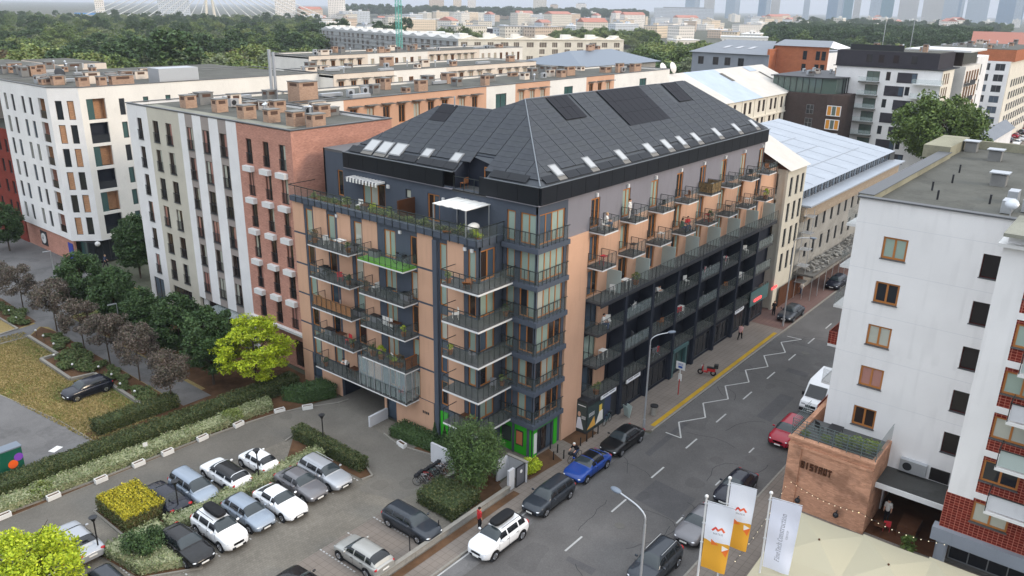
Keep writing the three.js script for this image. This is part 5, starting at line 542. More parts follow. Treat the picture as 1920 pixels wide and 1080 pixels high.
{
  const d1 = makeTree('hornbeam_tree', 'dense dark green tree closest to the salmon brick end', 'tree', [35.4, 0, 64.2], { h: 8.2, r: 2.75, ry: 3.7, n: 17000, leaf: 0.3, p: 'dark', nc: 110, cr: 0.26, trunk: 0.12, group: 'dense dark green trees along the white block' }); const G = 'dense dark green trees along the white block', L = 'dense dark green tree in the row beside the white block'; d1.userData.label = L;
  d1.userData.label = 'dense dark green tree, first in the row from the yellow-green tree'; let oi = 0; for (const [u, v, a, s] of [[35.9, 70.6, 1, 0.95], [35.6, 76.8, 2, 0.85], [35.6, 83.0, 3, 0.95], [35.2, 89.4, 4, 1.02], [37.6, 87.0, 5, 0.8]]) dup(d1, `dense dark green tree, ${['second', 'third', 'fourth', 'fifth', 'sixth'][oi++]} in the row from the yellow-green tree`, [u, 0, v], a, G).scale.setScalar(s);
  dup(d1, 'dark green tree in front of the corner shop entrance', [46.3, 0, 99], 2, null).scale.setScalar(1.08); dup(d1, 'dark green tree before the dark red brick block', [40, 0, 124], 1, null).scale.setScalar(0.9);
  const ord2 = ['third', 'fourth', 'fifth', 'sixth', 'seventh']; const GP = 'purple-brown trees along the park path', p1 = makeTree('plum_tree', 'small purple-brown leaved tree beside the park path', 'tree', [30.8, 0, 63.4], { h: 5.6, r: 2.05, ry: 2.1, n: 7600, leaf: 0.18, p: 'purple', nc: 46, cr: 0.3, low: -0.7, trunk: 0.07, group: GP });
  p1.userData.label = 'small purple-brown tree, first along the path from the short clipped hedge'; const p2 = makeTree('plum_tree', 'small purple-brown tree, second along the path from the short clipped hedge', 'tree', [31.3, 0, 70.1], { h: 6.0, r: 2.15, ry: 2.3, n: 8000, leaf: 0.18, p: 'purple', nc: 46, cr: 0.28, low: -0.7, trunk: 0.07, group: GP });
  for (const [i, u, v, a, s] of [[0, 31.1, 75.5, 2, 1.1], [1, 31, 80.7, 3, 1.0], [0, 31.5, 88.4, 4, 1.15], [1, 31.6, 97.4, 5, 1.0], [0, 30.4, 101.5, 1, 1.1]]) dup(i ? p2 : p1, `small purple-brown tree, ${ord2.shift()} along the path from the short clipped hedge`, [u, 0, v], a).scale.setScalar(s);
  makeTree('locust_tree', 'bright yellow-green tree beside the garage entrance', 'tree', [37.6, 0, 60.6], { h: 7.5, r: 3.75, ry: 3.5, n: 16000, leaf: 0.24, p: 'lime', nc: 120, cr: 0.21, low: -0.75, trunk: 0.12, spiky: 0.45 });
  makeTree('locust_tree', 'large yellow-green tree overhanging the dark parked car', 'tree', [11.9, 0, 45.4], { h: 5.6, r: 3.7, ry: 2.8, n: 17000, leaf: 0.21, p: 'lime', nc: 150, cr: 0.2, low: -0.8, trunk: 0.14, spiky: 0.5 });
  makeTree('willow_tree', 'bushy green tree with hanging narrow leaves beside the entrance gate', 'tree', [38.7, 0.05, 34.3], { h: 5.7, r: 2.45, ry: 2.8, n: 15000, leaf: 0.26, p: 'birch', nc: 60, cr: 0.34, low: -1, trunk: 0.12, asp: 0.26, spiky: 1.5 });
  makeTree('lime_tree', 'big round green tree in front of the black and white flats', 'tree', [180, 0, 34.8], { h: 20, r: 9.8, ry: 7.7, n: 21000, leaf: 0.7, p: 'forest', nc: 110, cr: 0.24, trunk: 0.4 });
}
// hedges
function hedge(name, label, poly4, h, p, dens, leaf, cat = 'hedge', group, topPal) {   // poly4: four (u, v) corners
  const t = thing(name, label, cat, [(poly4[0][0] + poly4[2][0]) / 2, 0, (poly4[0][1] + poly4[2][1]) / 2], 0, group); const ctr = t.position;
  const at = (s, w) => { const a = [0, 1].map((k) => poly4[0][k] + (poly4[1][k] - poly4[0][k]) * s), b = [0, 1].map((k) => poly4[3][k] + (poly4[2][k] - poly4[3][k]) * s); return [a[0] + (b[0] - a[0]) * w, a[1] + (b[1] - a[1]) * w]; };
  const L = Math.hypot(poly4[1][0] - poly4[0][0], poly4[1][1] - poly4[0][1]), W = Math.hypot(poly4[3][0] - poly4[0][0], poly4[3][1] - poly4[0][1]), N = Math.round((L * W + 2 * (L + W) * h) * dens); const bump = Array.from({ length: 40 }, () => rr(-0.09, 0.09));
  const core = poly4.map((q) => [q[0] + ((poly4[0][0] + poly4[2][0]) / 2 - q[0]) * Math.min(0.5, 0.24 / Math.max(L, 0.1)), q[1] + ((poly4[0][1] + poly4[2][1]) / 2 - q[1]) * Math.min(0.5, 0.2 / W * 1.4)]); part(t, 'core', slab(core, 0, h - 0.14), (M['twigs_' + p] ||= new THREE.MeshStandardMaterial({ color: PAL[p][PAL[p].length - 1], roughness: 0.9 })));   // twigs, as green as the leaves
  lp('foliage', leaves(N, () => { const k = rnd(), A = L * W / (L * W + 2 * (L + W) * h); let s = rnd(), w = rnd(), y; if (k < A) { y = h + rr(-0.16, 0.05); } else { y = rr(0.02, h); if (rnd() < L / (L + W)) w = rnd() < 0.5 ? rr(0, 0.1 / W) : 1 - rr(0, 0.1 / W); else s = rnd() < 0.5 ? rr(0, 0.1 / L) : 1 - rr(0, 0.1 / L); } y += bump[Math.floor(s * 39.9)] * (y / h); const [u, v] = at(s, w); return [u - ctr.x + rr(-0.08, 0.08), y, -v - ctr.z + rr(-0.08, 0.08), bump[Math.floor((s * 39.9 + w * 7) % 40)]]; }, leaf, PAL[p]), M.leaf, t); if (topPal) lp('top_growth', leaves(Math.round(L * W * dens * 2.8), () => { const s = rr(0.01, 0.99), w = rr(0.01, 0.99), [u, v] = at(s, w); return [u - ctr.x, h + rr(-0.08, 0.14) + bump[Math.floor(s * 39.9)], -v - ctr.z]; }, leaf, PAL[topPal]), M.leaf, t); return t;
}
hedge('hedge', 'long clipped green hedge along the park edge', [[4, 61.2], [40.4, 59.2], [40.2, 57.4], [4, 59.2]], 1.25, 'hedge', 190, 0.16); hedge('shrub_border', 'pale variegated shrub border along the drive kerb', [[4, 59.1], [36.6, 57.3], [36.0, 55.7], [4, 57.3]], 0.75, 'varie', 170, 0.16, 'shrub');
hedge('hedge', 'short clipped hedge at the edge of the dry lawn', [[24.0, 64.1], [31.0, 63.8], [31.0, 62.4], [24.0, 62.6]], 1.15, 'hedge', 190, 0.16); hedge('hedge', 'dark hedge beside the garage drive-through', [[37.6, 56.6], [41.3, 55.6], [41.3, 53.4], [38.4, 54.6]], 1.3, 'dark', 190, 0.17); hedge('hedge', 'clipped hedge strip along the peach wall by the entrance', [[39.5, 44.6], [41.4, 44.6], [41.4, 37.6], [40.1, 38.4]], 0.9, 'dark', 190, 0.15);
hedge('hedge', 'clipped hedge at the rounded end of the parking island', [[34.0, 50.3], [35.3, 50.6], [35.2, 42.2], [34.2, 42.2]], 1.05, 'hedge', 200, 0.15); hedge('hedge', 'golden yellow clipped hedge block between parked cars', [[19.1, 52.4], [22.0, 52.4], [22.0, 48.1], [19.1, 48.1]], 1.2, 'hedgeB', 230, 0.15, 'hedge', null, 'gold'); hedge('shrub_border', 'variegated shrub strip between the two rows of parked cars', [[21.2, 47.3], [34.0, 47.1], [33.8, 45.7], [21.0, 45.9]], 0.8, 'varie', 190, 0.15, 'shrub'); hedge('shrub_border', 'variegated shrubs round the green bush on the island', [[17.0, 47.6], [21, 47.6], [20.5, 41.8], [17.6, 43.6]], 0.75, 'varie', 170, 0.15, 'shrub');
hedge('hedge', 'hedge corner in front of the bushy tree', [[34.3, 36.0], [37.0, 36.2], [37.4, 32.6], [34.2, 32.4]], 1.15, 'hedge', 190, 0.15);
function bush(label, at, r, h, p, n, leaf = 0.16, name = 'bush', group) { const t = thing(name, label, 'bush', at, 0, group); lp('foliage', leaves(n, crownFn(r, h / 2, r, 22, r * 0.42), leaf, PAL[p]).translate(0, h / 2, 0), M.leaf, t); return t; }
bush('dark green round bush inside the variegated shrubs', [18.9, 0.3, 45.2], 1.5, 1.8, 'dark', 4200); bush('light green low bush by the shop steps', [42.9, 0.1, 32.4], 1.1, 0.9, 'lime', 2600); bush('green bush among the variegated border, nearest the golden hedge', [17.4, 0, 57.4], 0.9, 1.1, 'forest2', 1500); bush('green bush among the variegated border, nearest the yellow-green tree', [32.6, 0, 56.6], 1.0, 1.2, 'forest2', 1700);
{ const G = 'clumps of grasses in the park beds', L = 'low clump of green grasses in the park bed'; const b = bush(L, [30, 0.05, 66], 0.8, 0.6, 'grass', 900, 0.2, 'ornamental_grass', G); for (let i = 0; i < 22; i++) dup(b, L, [rr(29.2, 30.9), 0.05, 65 + i * 1.08], rr(0, 6), G).scale.setScalar(rr(0.6, 1.25)); for (let i = 0; i < 10; i++) dup(b, L, [rr(27.6, 30.6), 0.05, rr(75.5, 81)], rr(0, 6), G).scale.setScalar(rr(0.7, 1.3)); for (let i = 0; i < 8; i++) dup(b, L, [rr(29.2, 31), 0.05, 93 + i * 1.2], rr(0, 6), G).scale.setScalar(rr(0.7, 1.3)); }
{ const t = thing('conifer', 'small dark conifer against the dark pilaster', 'shrub', [40.9, 0, 40.6]); lp('foliage', leaves(1500, () => { const y = rnd(), a = rnd() * 6.28, r = (1 - y) * 0.5 * Math.sqrt(rnd()); return [Math.cos(a) * r, y * 2.2, Math.sin(a) * r]; }, 0.13, PAL.dark), M.leaf, t); dup(t, 'small dark conifer closest to the green shop wall', [41.0, 0, 39.6]); }
{ // dry turf: short blades standing on the lawn near the camera
  const g = new THREE.BufferGeometry(); g.setAttribute('position', new THREE.Float32BufferAttribute([-0.05, 0, 0, 0.05, 0, 0, 0, 0.12, 0.04, -0.03, 0, 0.05, 0.04, 0, -0.04, 0.05, 0.1, 0], 3)); g.computeVertexNormals(); const n = 26000, im = new THREE.InstancedMesh(g, M.blade, n), o = new THREE.Object3D(), c = new THREE.Color(); let k = 0; while (k < n) { const u = rr(20, 29), v = rr(62.3, 91); if (u < 23.2 - (v - 62) * 0.1 || (v > 74.8 && v < 82 && u > 27.0) || (u > 28.7 && v < 90)) continue; o.position.set(u, 0.02, -v); o.rotation.y = rr(0, 6); o.scale.setScalar(rr(0.5, 1.2)); o.updateMatrix(); im.setMatrixAt(k, o.matrix); im.setColorAt(k++, pick(PALG)); } shade(im); im.name = 'dry_grass'; im.userData = { kind: 'stuff', label: 'dry short grass of the park lawn', category: 'grass' }; scene.add(im);
}
// ------------------------------------------------------------------ vehicles
const paint = (name, c, o = {}) => pmat('paint_' + name, c, { roughness: 0.5, metalness: 0.1, specularIntensity: 0.3, clearcoat: 0.7, clearcoatRoughness: 0.05, ...o });
paint('white', col(232, 234, 236)); paint('black', col(15, 16, 19)); paint('navy', col(20, 24, 38)); paint('silver', col(170, 174, 180), { metalness: 0.5 }); paint('grey', col(112, 112, 116), { metalness: 0.4 }); paint('blueGrey', col(142, 154, 168), { metalness: 0.4 }); paint('darkGrey', col(48, 54, 62), { metalness: 0.3 }); paint('blue', col(28, 66, 142)); paint('red', col(158, 24, 48)); paint('champagne', col(166, 166, 162), { metalness: 0.5 });
pmat('carGlass', col(28, 32, 36), { roughness: 0.03 }); pmat('windscreenGlass', col(48, 56, 60), { roughness: 0.04 }); mat('headlight', col(220, 224, 228), { roughness: 0.15, metalness: 0.4 }); mat('taillight', col(170, 24, 30), { roughness: 0.25 }); mat('plate', col(228, 228, 224)); mat('trim', col(34, 35, 38), { roughness: 0.7 });
const CT = { sedan: [4.65, 1.82, 1.45, 0.29, 0.45, 0.70, 0.87, 0.86, 0.98, 1.0], hatch: [4.3, 1.8, 1.48, 0.25, 0.43, 0.80, 0.965, 0.88, 0.98, 0.98], estate: [4.7, 1.82, 1.48, 0.27, 0.43, 0.87, 0.975, 0.88, 0.98, 0.98], suv: [4.6, 1.88, 1.66, 0.25, 0.42, 0.83, 0.965, 1.04, 1.12, 1.1], mini: [3.55, 1.63, 1.48, 0.22, 0.41, 0.78, 0.96, 0.92, 0.98, 0.98], coupe: [4.65, 1.86, 1.37, 0.31, 0.48, 0.70, 0.92, 0.84, 0.95, 0.98], mpv: [4.5, 1.82, 1.68, 0.19, 0.38, 0.88, 0.975, 0.98, 1.08, 1.06] };
const carCache = {};
function carGeo(type) {
  if (carCache[type]) return carCache[type]; const [L, W, H, ws, rs, re, rb, hf, belt, tr] = CT[type], X = (t) => L / 2 - t * L, w = W / 2, idx = [], P = [], ring = [];
  const ts = [0, 0.008, 0.022, 0.045, 0.075, 0.11, 0.16, 0.22, 0.28, 0.35, 0.45, 0.55, 0.65, 0.74, 0.81, 0.87, 0.915, 0.95, 0.975, 0.991, 1], n = ts.length - 1;
  const endF = (t) => Math.pow(1 - Math.min(1, t / 0.13), 2.6), endB = (t) => Math.pow(1 - Math.min(1, (1 - t) / 0.1), 2.4);
  const top = (t) => (t < ws ? hf + (belt - hf) * Math.pow(t / ws, 1.2) : t < rb ? belt : belt + (Math.min(belt, tr) - belt)) - 0.3 * endF(t) - 0.22 * endB(t) * (rb > 0.94 ? 0.6 : 1);
  for (let i = 0; i <= n; i++) { const t = ts[i], e = endF(t), b = endB(t), hw = w * (1 - 0.3 * e - 0.22 * b), yt = top(t), yb = 0.2 + 0.14 * e + 0.14 * b, sh = yt - 0.1, r = [], c = [[0.78, yb], [0.95, yb + 0.1], [1.0, (yb + sh) / 2], [0.99, sh - 0.1], [0.95, sh], [0.87, yt - 0.035], [0.6, yt - 0.004], [0.3, yt + 0.008], [0, yt + 0.014]]; for (const [z, y] of c) { r.push(P.length / 3); P.push(X(t), y, z * hw); } for (let k = c.length - 2; k >= 0; k--) { r.push(P.length / 3); P.push(X(t), c[k][1], -c[k][0] * hw); } ring.push(r); }
  for (let i = 0; i < n; i++) for (let k = 0; k < ring[0].length - 1; k++) { const a = ring[i][k], b = ring[i][k + 1], c = ring[i + 1][k + 1], d = ring[i + 1][k]; idx.push(a, b, d, b, c, d); } for (const [r, f] of [[ring[0], 1], [ring[n], 0]]) for (let k = 1; k < r.length - 1; k++) f ? idx.push(r[0], r[k + 1], r[k]) : idx.push(r[0], r[k], r[k + 1]);
  const body = new THREE.BufferGeometry(); body.setAttribute('position', new THREE.Float32BufferAttribute(P, 3)); body.setIndex(idx); body.computeVertexNormals();
  // cabin: one smooth arch swept from windscreen foot to tail; glass is cut from the same surface, 9 mm proud
  const zb = w * 0.9, zr = w * 0.7, hc = H - belt + 0.03, y0 = belt - 0.03, A = [X(ws), belt, zb];
  const hOf = (t) => { if (t < rs) return Math.pow(Math.sin(Math.PI / 2 * Math.max(0, (t - ws) / (rs - ws))), 0.92); if (t > re) return Math.pow(Math.sin(Math.PI / 2 * Math.max(0, (rb - t) / (rb - re))), 0.9); return 1 + 0.025 * Math.sin(Math.PI * (t - rs) / (re - rs)); };
  const S = (t, ph) => { const h = hOf(t) * hc, s = Math.pow(Math.max(0, Math.sin(ph)), 0.8), c = Math.cos(ph), pl = 1 - 0.1 * Math.pow(1 - Math.min(1, (t - ws) / 0.08), 2) - 0.12 * Math.pow(1 - Math.min(1, (rb - t) / 0.1), 2); return [X(t), y0 + h * s, Math.sign(c) * Math.pow(Math.abs(c), 0.42) * (zb + (zr - zb) * s * hOf(t)) * pl]; };
  const patch = (t0, t1, p0, p1, nt, np, lift = 0) => { const q = [], ix = [], d = Math.PI / 180; for (let i = 0; i <= nt; i++) for (let k = 0; k <= np; k++) q.push(...S(t0 + (t1 - t0) * i / nt, (p0 + (p1 - p0) * k / np) * d)); for (let i = 0; i < nt; i++) for (let k = 0; k < np; k++) { const a = i * (np + 1) + k, b = a + 1, c = a + np + 2, e = a + np + 1; ix.push(a, b, e, b, c, e); } const g = new THREE.BufferGeometry(); g.setAttribute('position', new THREE.Float32BufferAttribute(q, 3)); g.setIndex(ix); g.computeVertexNormals(); if (lift) { const pp = g.attributes.position, nn = g.attributes.normal; for (let i = 0; i < pp.count; i++) { const sg = Math.sign(nn.getX(i) * 0.01 + nn.getY(i) * 0.5 + nn.getZ(i) * Math.sign(pp.getZ(i))) || 1; pp.setXYZ(i, pp.getX(i) + sg * nn.getX(i) * lift, pp.getY(i) + sg * nn.getY(i) * lift, pp.getZ(i) + sg * nn.getZ(i) * lift); } } return g; };
  const cabin = patch(ws, rb, 0, 180, 34, 24), d1 = rs - ws, d2 = rb - re, wsG = patch(ws + d1 * 0.1, ws + d1 * 0.88, 30, 150, 8, 12, 0.01), rwG = patch(re + d2 * 0.12, rb - d2 * 0.22, 36, 144, 6, 10, 0.01), roof = patch(rs, re, 24, 156, 8, 10, 0.008);
  const cuts = [[ws + d1 * 0.5, 0.485], [0.51, Math.min(re + d2 * 0.25, 0.73)], ...(re > 0.76 ? [[0.755, Math.min(re + d2 * 0.45, 0.92)]] : [])]; const sl = cuts.map(([a, b]) => patch(a, b, 5, 40, 6, 6, 0.01)), sr = cuts.map(([a, b]) => patch(a, b, 140, 175, 6, 6, 0.01));
  const R = type === 'suv' ? 0.36 : 0.325, wx = [X(0.185), X(0.80)], arch = []; for (const x of wx) for (const s of [-1, 1]) arch.push(new THREE.CylinderGeometry(R + 0.07, R + 0.07, 0.06, 22).rotateX(Math.PI / 2).translate(x, R + 0.02, s * (w - 0.025)));
  arch.push(lbox(L * 0.8, 0.14, W * 0.96, 0, 0.26, 0)); if (type === 'suv') arch.push(lbox(L * 0.74, 0.16, W * 1.0, 0, 0.32, 0));
  const hx = L / 2; const hl = [-1, 1].map((s) => { const g = new THREE.SphereGeometry(0.2, 12, 8); g.scale(1.15, 0.36, 0.8); g.translate(hx - 0.26, hf - 0.27, s * w * 0.68); return g; }), tl = [-1, 1].map((s) => { const g = new THREE.SphereGeometry(0.2, 12, 8); g.scale(0.55, type === 'mpv' || type === 'suv' ? 1.0 : 0.55, 0.9); g.translate(-hx + 0.14, belt - 0.2, s * w * 0.72); return g; });
  const mirr = [-1, 1].map((s) => { const g = new THREE.SphereGeometry(0.11, 10, 8); g.scale(0.7, 0.75, 1.1); g.translate(A[0] - 0.42, belt + 0.07, s * (w + 0.06)); return g; }), grille = lbox(0.1, 0.18, W * 0.4, hx - 0.05, hf - 0.4, 0), lower = lbox(0.1, 0.12, W * 0.55, hx - 0.04, 0.4, 0), plates = [lbox(0.02, 0.11, 0.5, hx + 0.012, 0.42, 0), lbox(0.02, 0.11, 0.5, -hx - 0.012, 0.62, 0)];
  const seams = []; for (const s of [-1, 1]) { for (const x of [A[0] - 0.16, X(0.5), X(0.715)]) seams.push(lbox(0.014, belt - 0.42, 0.012, x, (belt + 0.4) / 2, s * (w * 0.995))); seams.push(lbox(0.16, 0.03, 0.02, X(0.47), belt - 0.16, s * (w * 0.995)), lbox(0.16, 0.03, 0.02, X(0.68), belt - 0.16, s * (w * 0.995))); }
  const tyre = new THREE.TorusGeometry(R - 0.085, 0.095, 10, 24); tyre.scale(1, 1, 1.15); const rim = join([new THREE.CylinderGeometry(R - 0.13, R - 0.13, 0.1, 20).rotateX(Math.PI / 2), ...[0, 1, 2, 3, 4].map((i) => lbox(0.05, R * 1.2, 0.03, 0, 0, 0.055).rotateZ(i * Math.PI / 5))]), dark = new THREE.CylinderGeometry(R - 0.1, R - 0.1, 0.08, 20).rotateX(Math.PI / 2);
  return (carCache[type] = { body, cabin, wsG, rwG, sl, sr, arch: join(arch), hl, tl, mirr, grille: join([grille, lower]), plates, tyre, rim, dark, seams: join(seams), wx, w, R, H, roof, L });
}
const spin = (x) => x * Math.PI / 180;
function car(type, m, label, [u, v], deg, o = {}) {
  const G = carGeo(type), t = thing('parked_car', label, 'car', [u, o.y ?? 0.035, v], spin(deg), o.group); t.scale.set(rr(0.97, 1.03), rr(0.97, 1.03), rr(0.98, 1.02)); const b = lp('body', G.body, m, t); lp('cabin', G.cabin, o.roof === 'all' ? M.paint_black : m, t); lp('door_seams', G.seams, M.trim, b);
  lp('windscreen', G.wsG, M.windscreenGlass, t); lp('rear_window', G.rwG, M.carGlass, t); for (const g of [...G.sl, ...G.sr]) lp('side_window', g, M.carGlass, t); lp('trim', G.arch, M.trim, t); lp('grille', G.grille, M.trim, t); G.hl.forEach((g) => lp('headlight', g, M.headlight, t)); G.tl.forEach((g) => lp('tail_light', g, M.taillight, t)); G.mirr.forEach((g) => lp('mirror', g, m, t)); G.plates.forEach((g) => lp('number_plate', g, M.plate, t));
  for (const x of G.wx) for (const s of [-1, 1]) { const wl = lp('wheel', G.dark, M.trim, t); wl.position.set(x, G.R, s * (G.w - 0.09)); lp('tyre', G.tyre, M.rubber, wl); const r = lp('rim', G.rim, M.chrome, wl); if (s < 0) r.rotation.y = Math.PI; r.position.z = s * 0.07; }
  if (o.roof && o.roof !== 'all') lp('roof_panel', G.roof, M.paint_black, t);
  if (o.rails || o.box) for (const s of [-1, 1]) lp('roof_rail', rod(V3(G.L * 0.08, G.H + 0.06, s * G.w * 0.6), V3(-G.L * 0.34, G.H + 0.06, s * G.w * 0.6), 0.02, 6), o.box ? M.trim : M.metalLight, t);
  if (o.box) { const g = new THREE.SphereGeometry(1, 24, 14); const p = g.attributes.position; for (let i = 0; i < p.count; i++) { const f = (x, e) => Math.sign(x) * Math.pow(Math.abs(x), e); p.setXYZ(i, f(p.getX(i), 0.45) * 1.0, f(p.getY(i), 0.6) * 0.2, f(p.getZ(i), 0.45) * 0.4); } g.computeVertexNormals(); g.translate(-0.35, G.H + 0.3, 0); lp('roof_box', g, M.trim, t); }
  return t;
}
car('estate', M.paint_silver, 'silver estate car with roof bars beside the island hedge', [32.0, 43.5], -90, { rails: 1 }); car('sedan', M.paint_grey, 'dark grey saloon parked between the white coupe and silver estate', [29.9, 43.6], -90); car('coupe', M.paint_white, 'white coupe parked beside the dark grey saloon', [27.6, 42.9], -90); car('hatch', M.paint_blueGrey, 'blue-grey hatchback parked between two white cars', [25.4, 43.5], -90); car('suv', M.paint_white, 'white crossover with black roof box in the car park', [23.05, 43.3], -90, { box: 1 }); car('sedan', M.paint_black, 'black saloon parked beside the round green bush', [20.75, 43.6], -90);
car('mini', M.paint_white, 'small white city car at the end of the back row', [29.7, 48.6], 90); car('estate', M.paint_white, 'white estate with black roof in the back row', [27.1, 49.0], 90, { roof: 1 }); car('mpv', M.paint_blueGrey, 'blue-grey people carrier in the back row', [24.5, 49.0], -90); car('sedan', M.paint_navy, 'dark plum saloon beside the golden hedge', [22.6, 49.5], 90); car('sedan', M.paint_silver, 'silver saloon seen from behind by the golden hedge', [16.4, 49.3], 90); car('hatch', M.paint_black, 'black car half hidden under the yellow-green tree', [13.9, 49.2], 90); car('hatch', M.paint_darkGrey, 'dark car at the foot of the variegated shrubs', [15.7, 43.0], -90);
car('estate', M.paint_darkGrey, 'dark grey estate parked against the hedge corner', [31.95, 34.1], -90); car('hatch', M.paint_champagne, 'silver hatchback parked against the low street wall', [27.55, 34.0], 90); car('coupe', M.paint_black, 'black car parked at the end of the row along the street wall', [23.2, 34.2], 90);
car('hatch', M.paint_navy, 'navy hatchback standing on the dry lawn', [26.9, 71.0], 180);
car('suv', M.paint_white, 'white off-roader with black roof box at the roadside', [34.6, 28.55], 180, { box: 1, y: 0.004 }); car('estate', M.paint_darkGrey, 'dark slate estate parked behind the blue car', [40.6, 28.8], 180, { y: 0.004 }); car('coupe', M.paint_blue, 'bright blue fastback with black roof', [45.9, 29.0], 180, { roof: 1, y: 0.004 }); car('sedan', M.paint_black, 'glossy black saloon parked by the street lamp', [51.0, 29.0], 180, { y: 0.004 }); car('sedan', M.paint_darkGrey, 'dark saloon parked on the red paving', [89.0, 29.3], 180, { y: 0.108 });
car('suv', M.paint_red, 'crimson off-roader parked behind the white van', [61.2, 19.0], 180, { y: 0.004 }); car('sedan', M.paint_navy, 'dark saloon behind the flags at the kerb', [50.6, 18.9], 180, { y: 0.004 }); car('sedan', M.paint_grey, 'grey saloon parked between two dark cars by the flags', [44.6, 18.9], 180, { y: 0.004 }); car('suv', M.paint_darkGrey, 'dark off-roader parked by the curved lamp post', [38.9, 19.1], 180, { rails: 1, y: 0.004 }); car('hatch', M.paint_navy, 'navy car by the scaffold canopy', [104, 28.9], 180, { y: 0.108 });
{ const G = 'cars lining the far road', L = 'tiny parked car on the far stretch of road'; const c = car('hatch', M.paint_white, L, [262, 31], 180, { group: G }); for (let i = 1; i < 16; i++) dup(c, L, [262 + i * 5.4, 0.004, 31 + (i % 2) * 2.6], Math.PI, G).traverse((o) => { if (o.name === 'body' || o.name === 'cabin') o.material = [M.paint_silver, M.paint_darkGrey, M.paint_white, M.paint_red][i % 4]; }); }
{ // white van
  const t = thing('parked_van', 'white panel van parked ahead of the crimson off-roader', 'van', [69.2, 0.004, 19.0], Math.PI), pr = [[2.75, 0.3], [2.8, 0.75], [2.62, 1.12], [1.95, 1.28], [1.1, 2.25], [0.6, 2.5], [-2.7, 2.55], [-2.8, 2.3], [-2.82, 0.35]], g = new THREE.ExtrudeGeometry(new THREE.Shape(pr.map((p) => new THREE.Vector2(...p))), { depth: 1.84, bevelEnabled: true, bevelSize: 0.07, bevelThickness: 0.07, bevelSegments: 3 }).translate(0, 0, -0.92); lp('body', g, M.paint_white, t);
  const quad = (a) => { const p = []; for (let i = 1; i < a.length - 1; i++) p.push(...a[0], ...a[i], ...a[i + 1]); const q = new THREE.BufferGeometry(); q.setAttribute('position', new THREE.Float32BufferAttribute(p, 3)); q.computeVertexNormals(); return q; }; lp('windscreen', quad([[1.97, 1.37, 0.86], [1.19, 2.27, 0.8], [1.19, 2.27, -0.8], [1.97, 1.37, -0.86]]).translate(0.05, 0.03, 0), M.carGlass, t); for (const s of [-1, 1]) { lp('side_window', quad([[1.75, 1.35, s * 1.0], [1.1, 2.05, s * 1.0], [0.45, 2.05, s * 1.0], [0.45, 1.35, s * 1.0]]), M.carGlass, t); lp('mirror', lbox(0.12, 0.32, 0.2, 1.7, 1.45, s * 1.12), M.trim, t); lp('headlight', lbox(0.16, 0.22, 0.34, 2.72, 0.95, s * 0.68), M.headlight, t); lp('tail_light', lbox(0.06, 0.5, 0.14, -2.87, 1.2, s * 0.88), M.taillight, t); for (const x of [1.85, -1.75]) { const G = carGeo('suv'), wl = lp('wheel', G.dark, M.trim, t); wl.position.set(x, 0.36, s * 0.86); lp('tyre', G.tyre, M.rubber, wl); const r = lp('rim', G.rim, M.metalLight, wl); r.position.z = s * 0.07; if (s < 0) r.rotation.y = Math.PI; } } lp('bumper', lbox(0.25, 0.3, 1.9, 2.78, 0.48, 0), M.trim, t); lp('grille', lbox(0.08, 0.2, 0.9, 2.84, 0.86, 0), M.trim, t); lp('number_plate', lbox(0.02, 0.11, 0.5, 2.92, 0.5, 0), M.plate, t); lp('side_panel', [lbox(2.6, 0.12, 0.03, -1.0, 0.75, 1.0), lbox(2.6, 0.12, 0.03, -1.0, 0.75, -1.0)], M.trim, t);
}
// two-wheelers
function bicycle(label, at, turn, c, group) { const t = thing('bicycle', label, 'bicycle', at, turn, group); for (const x of [-0.52, 0.52]) { const w = lp('wheel', new THREE.TorusGeometry(0.33, 0.018, 6, 26), M.rubber, t); w.position.set(x, 0.35, 0); const sp = []; for (let i = 0; i < 8; i++) sp.push(lbox(0.006, 0.64, 0.006).rotateZ(i * Math.PI / 8)); lp('spokes', sp, M.metalLight, w); } const P = { a: V3(-0.52, 0.35, 0), b: V3(-0.12, 0.3, 0), s: V3(-0.25, 0.88, 0), h: V3(0.36, 0.86, 0), f: V3(0.52, 0.35, 0) }; lp('frame', [rod(P.a, P.b, 0.018), rod(P.b, P.s, 0.018), rod(P.s, P.h, 0.018), rod(P.b, P.h, 0.02), rod(P.a, P.s, 0.014), rod(P.h, P.f, 0.018)], c, t); lp('saddle', lbox(0.26, 0.06, 0.14, -0.27, 0.94, 0), M.black, t); lp('handlebar', [rod(V3(0.34, 1.02, -0.28), V3(0.34, 1.02, 0.28), 0.014), rod(P.h, V3(0.34, 1.02, 0), 0.016)], M.metalDark, t); lp('basket', lbox(0.28, 0.2, 0.3, 0.52, 0.85, 0), M.metalDark, t); return t; }
const bikeCol = [M.black, M.metalLight, M.red, M.metalDark, M.tealMetal, M.black, M.metalLight, M.wood, M.black]; { const G = 'bicycles in the rack'; for (let i = 0; i < 9; i++) { const b = bicycle(`bicycle, ${['first', 'second', 'third', 'fourth', 'fifth', 'sixth', 'seventh', 'eighth', 'ninth'][i]} in the rack counted towards the white garden wall`, [36.1 + i * 0.31, 0.04, 37.15 + 0.05 * (i % 3)], Math.PI / 2 + 0.35 + rr(-0.1, 0.1), bikeCol[i], G); b.rotation.x = rr(-0.08, 0.08); } } bicycle('bicycle leaning against the shop poster wall', [53.2, 0.1, 31.85], 0.1, M.tealMetal);
